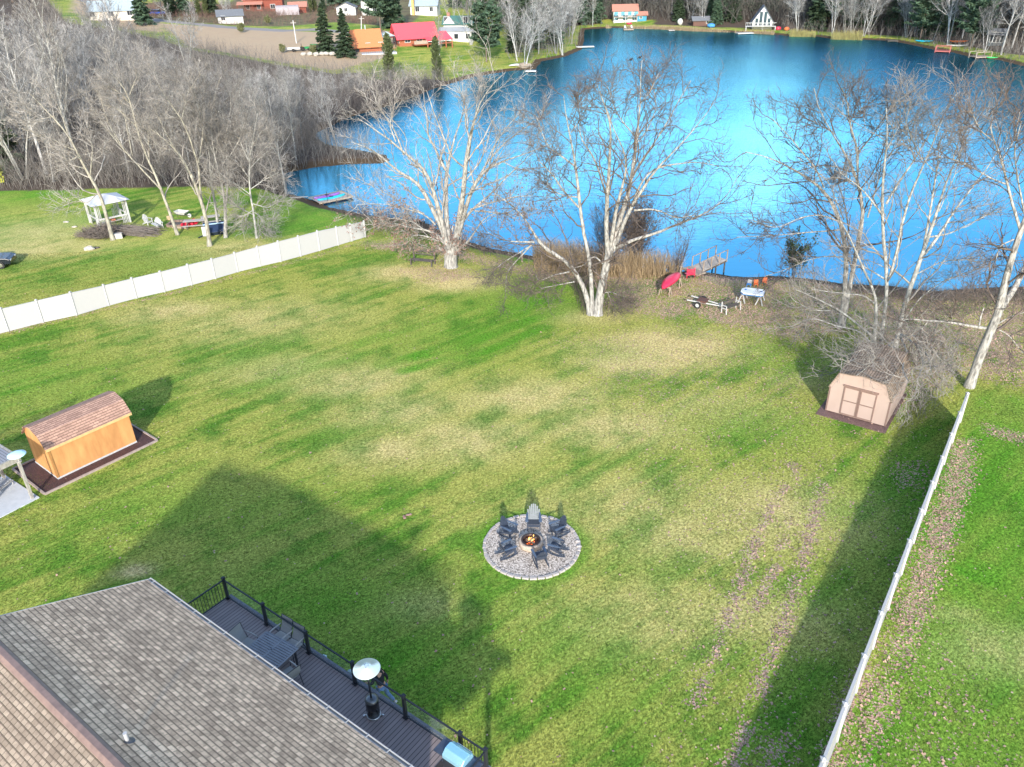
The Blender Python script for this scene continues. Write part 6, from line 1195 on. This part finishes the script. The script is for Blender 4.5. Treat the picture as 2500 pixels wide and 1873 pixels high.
# ================================================================ FAR HOUSES
glz=mat('dark window glass',(.03,.035,.045),rough=.12,bm=0,spec=.7)
def wall_win(par,face,u,z,w,h,W_,D_,frame=None,pane=None):
    frame=frame or whitep; pane=pane or glz; t=.06
    def bx(b,u0,u1,z0,z1,p0,p1):
        if face=='f': b.box(u0,u1,-D_/2-p1,-D_/2-p0,z0,z1)
        elif face=='b': b.box(u0,u1,D_/2+p0,D_/2+p1,z0,z1)
        elif face=='l': b.box(-W_/2-p1,-W_/2-p0,u0,u1,z0,z1)
        else: b.box(W_/2+p0,W_/2+p1,u0,u1,z0,z1)
    b=MB(); bx(b,u-w/2-.12,u+w/2+.12,z-.12,z+h+.12,.003,.07); f=b.build('window',frame,par); b=MB(); bx(b,u-w/2,u+w/2,z,z+h,.073,.09); b.build('pane',pane,f)
    if w>.5: b=MB(); bx(b,u-.03,u+.03,z,z+h,.092,.11); b.build('mullion',frame,f)
def fhouse(name,label,p,rz,W_,D_,H_,rise,wm,rm,ridge='x',ov=.45,wins=(),doors=(),chim=None,cat='house',group=None):
    k=thing(name,label,cat,p,rz,group); b=MB(); b.box(-W_/2,W_/2,-D_/2,D_/2,-1.2,H_)
    if ridge=='x':
        for s_ in (-1,1): pass
        b.yz([(-D_/2,H_),(0,H_+rise),(D_/2,H_)],-W_/2,W_/2)
    else: b.xz([(-W_/2,H_),(W_/2,H_),(0,H_+rise)],-D_/2,D_/2)
    b.build('wall',wm,k); 
    if ridge=='x':
        sl=rise/(D_/2)
        for s_ in(-1,1): o=MB().slab((-W_/2-ov,s_*(D_/2+ov),H_-ov*sl+.05),(W_/2+ov,s_*(D_/2+ov),H_-ov*sl+.05),(W_/2+ov,0,H_+rise+.05),(-W_/2-ov,0,H_+rise+.05),-.12).build('roof',rm,k)
    else:
        sl=rise/(W_/2)
        for s_ in(-1,1): o=MB().slab((s_*(W_/2+ov),-D_/2-ov,H_-ov*sl+.05),(s_*(W_/2+ov),D_/2+ov,H_-ov*sl+.05),(0,D_/2+ov,H_+rise+.05),(0,-D_/2-ov,H_+rise+.05),-.12).build('roof',rm,k)
    for w in wins: wall_win(k,*w,W_,D_)
    for f,u,w,h,mt in doors:
        b=MB(); 
        if f=='f': b.box(u-w/2,u+w/2,-D_/2-.08,-D_/2-.003,0,h)
        else: b.box(-W_/2-.08,-W_/2-.003,u-w/2,u+w/2,0,h)
        b.build('door',mt,k)
    if chim: x,y,mt=chim; MB().box(x-.4,x+.4,y-.4,y+.4,0,H_+rise+.9).build('chimney',mt,k)
    return k
sid=mat('white clapboard',(.58,.58,.55),(.48,.48,.46),stretch=(.1,.1,6),scale=4,bm=.05); log=mat('red brown logs',(.36,.12,.06),(.20,.065,.035),stretch=(.1,.1,5),scale=3); rlog=mat('dark red logs',(.25,.06,.035),(.13,.035,.025),stretch=(.1,.1,5),scale=3)
rred=mat('pinkish red metal roof',(.72,.09,.11),(.62,.07,.09),rough=.4,bm=0,stretch=(4,.1,1)); ror=mat('orange roof',(.50,.185,.075),(.43,.155,.06),rough=.5,bm=0); rgr=mat('grey blue roof',(.30,.36,.40),(.24,.29,.33)); rdk=mat('dark grey roof',(.16,.17,.19),(.10,.11,.12)); rgn=mat('green roof',(.06,.15,.13),(.04,.11,.10)); rbr=mat('brick coloured roof',(.42,.19,.14),(.33,.15,.11))
def at(px,py): 
    p=GT(px,py); return Vector(tuple(p)),mpp(p)
def hh_(name,label,px,py,wpx,hpx,rpx,rz,dm,wm,rm,ridge='x',**k):
    p,s_=at(px,py); W_=wpx*s_; H_=hpx*s_*1.02; R2=rpx*s_; D_=dm*W_; f=Vector((-sin(rz),cos(rz),0)); q=p+f*D_/2
    return fhouse(name,label,q,rz,W_,D_,H_,R2,wm,rm,ridge,**k),W_,D_,H_,R2
A_=R_
k,W_,D_,H_,_=hh_('farmhouse','long cream house with grey-blue roof at the top left',275,50,100,22,20,A_(12),.5,mat('cream siding',(.60,.55,.48)),rgr,wins=[('f',-5,1.2,1.3,1.2),('f',0,1.2,1.3,1.2),('f',5,1.2,1.3,1.2)])
k,W_,D_,H_,_=hh_('garage','small white gabled garage with dark grey roof',565,58,58,17,12,A_(18),.75,sid,rdk,wins=[('f',-2,1.0,1.0,1.1),('l',-1,1.0,.9,1.0)],doors=[('l',1.4,2.0,2.2,glz)],cat='garage')
k,W_,D_,H_,_=hh_('log_house','big two-storey dark red log house at the top edge',645,28,92,26,10,A_(8),.5,rlog,rbr,wins=[('f',-5,.8,1,1.2),('f',-1.5,.8,1,1.2),('f',3,.8,1.4,1.2),('f',-4,3.6,1,1.1),('f',0,3.6,1.6,1.4),('f',4.5,3.6,1,1.1)])
MB().slab((-W_/2-2,-D_/2-2.2,2.3),(0,-D_/2-2.2,2.3),(0,-D_/2,3.1),(-W_/2-2,-D_/2,3.1),.12).build('porch_roof',rbr,k)
for x in(-W_/2-1.8,-W_/4,-.3): MB().box(x-.1,x+.1,-D_/2-2.1,-D_/2-1.9,-.5,2.3).build('porch_post',rlog,k)
p,s_=at(699,37); W_=54*s_; k=thing('metal_shed','grey round-topped metal shed with white end','shed',p+Vector((0,2.5,0)),A_(12)); b=MB(); pr_=[(-2.4,-.5),(2.4,-.5),(2.4,1.4)]+[(2.4*cos(t),1.4+1.3*sin(t)) for t in np.linspace(.2,pi-.2,8)]+[(-2.4,1.4)]; b.yz([(y,z) for y,z in pr_],-W_/2,W_/2); b.build('shell',mat('mauve grey metal',(.33,.29,.30),(.28,.25,.26),stretch=(5,.2,.2)),k); MB().box(-W_/2-.06,-W_/2-.002,-2.2,2.2,-.3,1.7).build('end_wall',whitep,k); MB().box(-W_/2-.1,-W_/2-.062,-.9,.3,0,1.7).build('door',glz,k)
k,*_=hh_('red_cabin','small red cabin with brown roof right of the metal shed',728,32,40,14,9,A_(10),.8,rlog,rbr,wins=[('f',0,.7,.8,.8)],cat='cabin')
k,*_=hh_('white_shed','white gabled shed with one dark window beyond the twin spruces',846,38,46,17,10,A_(4),.9,sid,rdk,'y',wins=[('f',0,1.2,.9,.9)],cat='shed')
k,*_=hh_('white_house','tall white gabled house cut by the top edge',907,38,46,30,20,A_(5),1.0,sid,rdk,'y',wins=[('f',-1,1.0,1,1.3),('f',1.1,1.0,1,1.3),('f',0,4.2,1,1.2)])
k,*_=hh_('cream_house','cream house with yellow chimney and grey roof on the slope',1035,38,66,22,14,A_(-8),.6,sid,rgr,wins=[('f',-2,1.2,1.2,1.4),('f',2.5,1.2,1,1.2)],chim=(-3.2,-3.2,mat('yellow brick',(.50,.34,.13))))
k,W_,D_,H_,R2=hh_('white_farmhouse','two-storey white farmhouse with green roof above the round pine',1120,98,72,36,15,A_(-10),.55,sid,rgn,wins=[('f',-3,4,1,1.4),('f',2,4,1,1.4),('f',-3,1,1,1.3),('f',0,1,1,1.3),('f',3,1,1.2,1.3)],chim=(-2.8,0,mat('brick',(.3,.16,.12))))
fh=fhouse; MB().slab((-W_/2-1,-D_/2-2.8,2.3),(W_/2+.5,-D_/2-2.8,2.3),(W_/2+.5,-D_/2,3.1),(-W_/2-1,-D_/2,3.1),.12).build('porch_roof',mat('pale porch roof',(.34,.36,.38)),k); MB().box(-W_/2-.8,W_/2+.3,-D_/2-2.6,-D_/2-.1,-1,2.25).build('porch_wall',sid,k)
b=MB(); b.xz([(-W_/2,H_),(-W_/2+3,H_),(-W_/2+1.5,H_+R2+.1)],-D_/2-.4,-D_/2+.6); b.build('gable',sid,k)
for x in (-3,0,3): b=MB(); b.box(x-.5,x+.5,-D_/2-2.68,-D_/2-2.603,.6,1.7); b.build('window',glz,k)
# red roof log house: gable to the camera on the left, long slope to the right
p,s_=at(1000,112); rz=A_(22); W_=92*s_; D_=W_*.62; f=Vector((-sin(rz),cos(rz),0)); H_=22*s_; R2=26*s_
k=fhouse('red_roofed_log_house','log house with bright pinkish red metal roof and screened porch by the lake lawn',p+f*D_/2+Vector((2,0,0)),rz,W_,D_,H_,R2,log,rred,'x',ov=.8,wins=[('f',-2.5,.9,1.2,1.3),('f',.5,.9,1.2,1.3),('l',-2.2,.9,.9,1.5),('l',1.5,.9,1.6,1.3)],doors=[('l',-.2,.9,2.0,mat('dark door',(.1,.04,.03)))])
for s2_ in(-1,1): b=MB(); b.yz([(s2_*.4,H_+.6),(s2_*2.2,H_+.6),(s2_*.4,H_+R2*.62)],-W_/2-.07,-W_/2-.005); b.build('gable_window',glz,k)
MB().slab((W_/2-3,-D_/2-2.6,H_-.9),(W_/2+3.6,-D_/2-2.6,H_-.9),(W_/2+3.6,D_/2-3,H_+.5),(W_/2-3,D_/2-3,H_+.5),.12).build('porch_roof',rred,k)
pz=H_-.95
for x in np.linspace(W_/2-2.8,W_/2+3.4,5): MB().box(x-.12,x+.12,-D_/2-2.5,-D_/2-2.3,-1.5,pz).build('porch_post',log,k)
MB().box(W_/2-2.8,W_/2+3.4,-D_/2-2.45,-D_/2-2.35,.9,pz-.2).build('screen',mat('pale screens',(.55,.56,.55)),k); MB().box(-W_/2+3,W_/2+3.4,-D_/2-2.6,-D_/2-.05,.35,.5).build('porch_floor',log,k); MB().box(-W_/2+3,W_/2-2.8,-D_/2-2.55,-D_/2-2.45,.55,1.3).build('railing',woodp,k)
MB().slab((-W_/2-1.6,-1.4,2.0),(-W_/2-1.6,.6,2.0),(-W_/2,.6,2.6),(-W_/2,-1.4,2.6),.1).build('door_canopy',rred,k)
p,s_=at(900,126); rz=A_(20); W_=62*s_; D_=W_*.8; f=Vector((-sin(rz),cos(rz),0)); H_=17*s_; R2=30*s_
k=fhouse('orange_roofed_cabin','log cabin with large plain orange roof behind the twin spruces','' and p or p+f*D_/2,rz,W_,D_,H_,R2,log,ror,'x',ov=.7,wins=[('f',0,.8,.9,1),('f',3,.8,.9,1)],doors=[('f',-2.6,.9,1.9,glz)],cat='cabin')
MB().box(0,.3,-.15,.15,H_+R2,H_+R2+1.0).build('flue',steel,k)
p,s_=at(925,131); k=thing('timber_deck','low pale deck with thin railing in front of the orange-roofed cabin','deck',p,A_(15)); MB().box(-4,4,-1.2,1.6,-.6,.25).build('deck_floor',mat('pale blue grey boards',(.42,.47,.5)),k); b=MB(); [b.box(-4+i*.5,-3.94+i*.5,-1.2,-1.14,.25,1.1) for i in range(17)]; b.box(-4,4,-1.22,-1.12,1.1,1.18); b.build('railing',log,k)
p,s_=at(946,113); k=thing('canopy_tent','pale grey hipped canopy tent between the two log buildings','canopy',p,A_(15)); w=19*s_
b=MB(); b.add([(-w,-w*.8,2.3),(w,-w*.8,2.3),(w,w*.8,2.3),(-w,w*.8,2.3),(0,0,3.3)],[(0,1,4),(1,2,4),(2,3,4),(3,0,4),(3,2,1,0)]); b.build('canopy',mat('pale grey canvas',(.36,.42,.42)),k)
for x in(-1,1):
    for y in(-1,1): MB().box(x*w*.93-.06,x*w*.93+.06,y*w*.74-.06,y*w*.74+.06,-.3,2.3).build('leg',black,k)
k,W_,D_,H_,_=hh_('lake_house','white lake house with brick roof, teal windows and upper balcony',1526,55,58,26,12,A_(-3),.6,sid,rbr,wins=[('f',x,3.9,1.3,1.3) for x in ()])
for x in (-3,-.8,1.4,3.4): wall_win(k,'f',x,H_*.58,1.1,1.3,W_,D_,whitep,mat('teal glass',(.05,.28,.38),rough=.2,bm=0))
for x in (-3,0,3): wall_win(k,'f',x,.7,1.4,1.4,W_,D_)
MB().box(-W_/2,W_/2,-D_/2-1.6,-D_/2-.01,H_*.46,H_*.50).build('balcony',greyw,k); b=MB(); [b.box(-W_/2+i*.4,-W_/2+.05+i*.4,-D_/2-1.6,-D_/2-1.55,H_*.5,H_*.5+.9) for i in range(int(W_/.4))]; b.box(-W_/2,W_/2,-D_/2-1.62,-D_/2-1.54,H_*.5+.9,H_*.5+.97); b.build('balustrade',dkw,k)
for x in (-W_/2+.2,0,W_/2-.2): MB().box(x-.08,x+.08,-D_/2-1.55,-D_/2-1.4,-.8,H_*.46).build('post',whitep,k)
k,W_,D_,H_,_=hh_('boathouse','small blue shed with brick roof right of the white lake house',1567,52,22,14,6,A_(-3),.9,mat('blue boards',(.05,.24,.36)),rbr,wins=[('f',-.4,.8,.7,.9)],cat='shed')
k,W_,D_,H_,R2=hh_('a_frame_house','white steep-gabled lake house with tall windows and front deck',1860,72,46,18,32,A_(-14),1.3,sid,rdk,'y',ov=.5)
for x,h in ((-1.7,1.3),(-.6,3.0),(.6,3.0),(1.7,1.3)): b=MB(); b.box(x-.4,x+.4,-D_/2-.07,-D_/2-.003,H_*.75,H_*.75+h); b.build('window',glz,k)
for x in (-1.8,-.6,.6,1.8): b=MB(); b.box(x-.4,x+.4,-D_/2-.07,-D_/2-.003,H_*.5,H_*.5+.5); b.build('window',glz,k)
MB().box(-W_/2-2.0,W_/2+1,-D_/2-2.5,-D_/2-.01,H_*.42,H_*.46).build('deck',whitep,k); b=MB(); [b.box(-W_/2-2+i*.45,-W_/2-1.94+i*.45,-D_/2-2.5,-D_/2-2.44,H_*.46,H_*.46+.9) for i in range(int((W_+3)/.45))]; b.box(-W_/2-2,W_/2+1,-D_/2-2.52,-D_/2-2.42,H_*.46+.9,H_*.46+1.0); b.build('balustrade',whitep,k)
for x in (-W_/2-1.8,0,W_/2+.8): MB().box(x-.1,x+.1,-D_/2-2.4,-D_/2-2.2,-1,H_*.42).build('post',whitep,k)
k,*_=hh_('brown_cabin','low brown cabin half hidden by trunks on the far shore',1712,64,40,13,7,A_(0),.6,mat('brown boards',(.12,.065,.05)),rdk,wins=[('f',2,.8,1,.8)],cat='cabin')
k,W_,D_,H_,R2=hh_('grey_lodge','dark grey lodge with a row of white-framed windows in the right hand woods',2429,112,34,26,10,A_(-35),.8,mat('slate boards',(.12,.14,.15)),rdk)
for x in (-1.5,-.5,.5,1.5): wall_win(k,'f',x*W_/4.5,.8,.5,2.0,W_,D_)
wall_win(k,'f',0,H_*.72,2.6,.9,W_,D_)
# ---- far docks, boats and other shore items
def fdock(label,px,py,wpx,dm,rz,mt,rail=None,name='dock',zt=-.15):
    p=P2(px,py,zt); s_=mpp(p); w=wpx*s_; k=thing(name,label,'dock',(p.x,p.y,0),rz); b=MB(); n=max(6,int(w/.3)); [b.box(-w/2+i*w/n+.01,-w/2+(i+1)*w/n-.01,-dm/2,dm/2,zt-.06,zt) for i in range(n)]; b.build('decking',mt,k)
    for x in(-w/2+.1,w/2-.1):
        for y in(-dm/2+.1,dm/2-.1): MB().box(x-.07,x+.07,y-.07,y+.07,-2.2,zt-.06 if not rail else zt+.9).build('pile',rail or dkw,k)
    for y in (-dm/2,dm/2): MB().box(-w/2,w/2,y-.05,y+.05,zt-.2,zt-.062).build('beam',mt,k)
    if rail:
        for y in(-dm/2+.05,dm/2-.05): MB().box(-w/2,w/2,y-.05,y+.05,zt+.85,zt+.95).build('handrail',rail,k)
    return k,w
k,w=fdock('small raft dock with two white chairs below the lake house',1534,71,24,2.2,0,woodp); p=P2(1534,70,-.15)
wc=adirondack(False,'white chair on the small dock, left of two',col=whitep); wc.name='deck_chair'; wc.location=(p.x-1,p.y,-.15); wc.rotation_euler=(0,0,0); copytree(wc,(p.x+1,p.y,-.15),.1,'white chair on the small dock, right of two')
fdock('thin grey dock on the far reed shore',1639,73,14,1.6,0,greyw); fdock('narrow pale dock on the left point of the lake',1428,113,44,1.5,A_(4),whitep); fdock('short pale dock beside the upturned boat on the point',1296,172,26,1.2,A_(-6),whitep)
fdock('white floating dock below the steep-gabled house',1818,80,40,2.0,A_(8),whitep)
fdock('red railed dock on the right shore',2302,123,34,2.6,A_(-30),mat('faded red boards',(.35,.10,.09)),mat('faded red boards',(.35,.10,.09))); fdock('pale timber railed dock at the far right',2393,137,44,2.4,A_(10),woodp,woodp); fdock('dark low dock with clutter on the far right shore',2178,98,24,2.2,A_(-10),dkw)
kayak('rowing_boat','upturned pale rowing boat on the grassy point','boat',GT(1268,162)+[0,0,.05],A_(10),whitep,4.6,1.5,True); b=MB(); b.blob((0,0,.3),(1.4,.9,.7),rr,10,6,.2); tag(b.build('boulder',mat('brown rock',(.27,.22,.17),(.16,.13,.10)),loc=tuple(GT(1280,164))),'brown boulder behind the upturned boat on the point','rock')
kayak('rowing_boat','small turquoise and white boat pulled up on the right shore','boat',GT(2256,103),A_(-25),teal,4.0,1.5)
kayak('kayak','orange kayak stacked above a white one on the right shore','kayak',GT(2338,112)+[0,0,.75],A_(-12),orange,4.0,.9); kayak('kayak','white kayak under the orange one on the right shore','kayak',GT(2337,115)+[0,0,.1],A_(-12),whitep,4.2,.9)
kayak('motor_boat','grey motor boat with pale outboard left of the timber dock','boat',P2(2362,124,-.6),A_(20),mat('grey hull',(.25,.28,.3)),5.2,1.8); kayak('rowing_boat','white rowing boat afloat against the pale timber dock','boat',P2(2406,142,-.6),A_(-6),whitep,4.2,1.3); kayak('kayak','blue kayak afloat at the right end of the timber dock','kayak',P2(2420,141,-.6),A_(-4),blue,3.6,.9); kayak('kayak','bright green kayak afloat right of the blue one','kayak',P2(2430,144,-.6),A_(-10),green,3.6,.9)
def blobthing(name,label,cat,p,sz,mt): b=MB(); b.blob((0,0,sz[2]),sz,rr,10,6,.12); return tag(b.build(name,mt,loc=tuple(p),smooth=True),label,cat)
blobthing('blue_tarp','bright blue tarp heap on the far reed shore','tarp',GT(1736,68),(1.3,.8,.6),blue); blobthing('white_tarp','white wrapped bundle under the far shore trees','bundle',GT(1660,62),(.9,.7,1.0),whitep); blobthing('red_kayak_heap','small red item on the lawn by the white lake house','heap',GT(1536,60),(.9,.4,.3),red)
for px,py,lb,mt in ((1900,74,'small red item by the steep-gabled house','' or red),(1920,75,'orange shrub heap by the steep-gabled house',orange)): blobthing('heap',lb,'heap',GT(px,py),(.8,.5,.5),mt)
# poles
for px,py,px2,py2,lb in ((724,106,715,50,'leaning white utility pole before the brush bank'),(882,78,882,40,'white pole behind the orange-roofed cabin')):
    p=GT(px,py); q=WY(px2,py2,p[1]); k=thing('utility_pole',lb,'pole',p); MB().tube([(0,0,-.3),Vector(tuple(q-p))],[.16,.12],8).build('pole',whitep,k); t_=Vector(tuple(q-p)); MB().box(t_.x-.7,t_.x+.7,t_.y-.05,t_.y+.05,t_.z-.6,t_.z-.48).build('crossarm',greyw,k)
def tractor(label,px,py,rz,mt,sc=1):
    p=GT(px,py); k=thing('tractor',label,'tractor',p,rz); k.scale=(sc,)*3; MB().box(-.4,1.5,-.4,.4,.6,1.25).build('bonnet',mt,k,bevel=.06); MB().box(-1.2,-.4,-.5,.5,.7,1.1).build('body',mt,k,bevel=.04); MB().obox((-.9,0,1.35),(.5,.5,.12)).build('seat',mat('yellow seat',(.6,.45,.03)),k)
    b=MB(); [b.tube([(-1.2,s_*.5,1.0),(-1.15,s_*.5,2.3)],.05,6) for s_ in(-1,1)]; b.tube([(-1.15,-.5,2.3),(-1.15,.5,2.3)],.05,6); b.build('roll_bar',black,k)
    for x,rd in((-.9,.7),(1.1,.42)):
        for s_ in(-1,1): w_=MB().lathe([(0,-.15),(rd*.5,-.15),(rd,-.15),(rd,.15),(0,.15)],20).build('wheel',rubber,k); w_.location=(x,s_*.75,rd); w_.rotation_euler=(pi/2,0,0)
tractor('green tractor beside the left spruce',774,122,A_(160),mat('tractor green',(.02,.22,.07))); tractor('small green garden tractor out on the gravel',746,124,A_(20),mat('tractor green',(.02,.22,.07)),.7)
k=thing('cart_trailer','low white trailer parked on the tan field','trailer',GT(716,126),A_(5)); MB().box(-1.7,1.7,-.8,.8,.5,.62).build('bed',whitep,k); MB().box(-1.7,1.7,-.82,-.78,.62,1.0).build('side',whitep,k)
for s_ in(-1,1): w_=MB().lathe([(0,-.1),(.35,-.1),(.35,.1),(0,.1)],16).build('wheel',rubber,k); w_.location=(.2,s_*.9,.35); w_.rotation_euler=(pi/2,0,0)
b=MB(); [b.blob((i*1.3+rr.uniform(-.3,.3),rr.uniform(-.5,.5),.3),(.7,.5,.4),rr,8,5,.2) for i in range(6)]; tag(b.build('stone_row',mat('pale rock',(.46,.43,.38)),loc=tuple(GT(752,136)-[1,0,0])),'row of pale stones along the field below the tractors','stones')
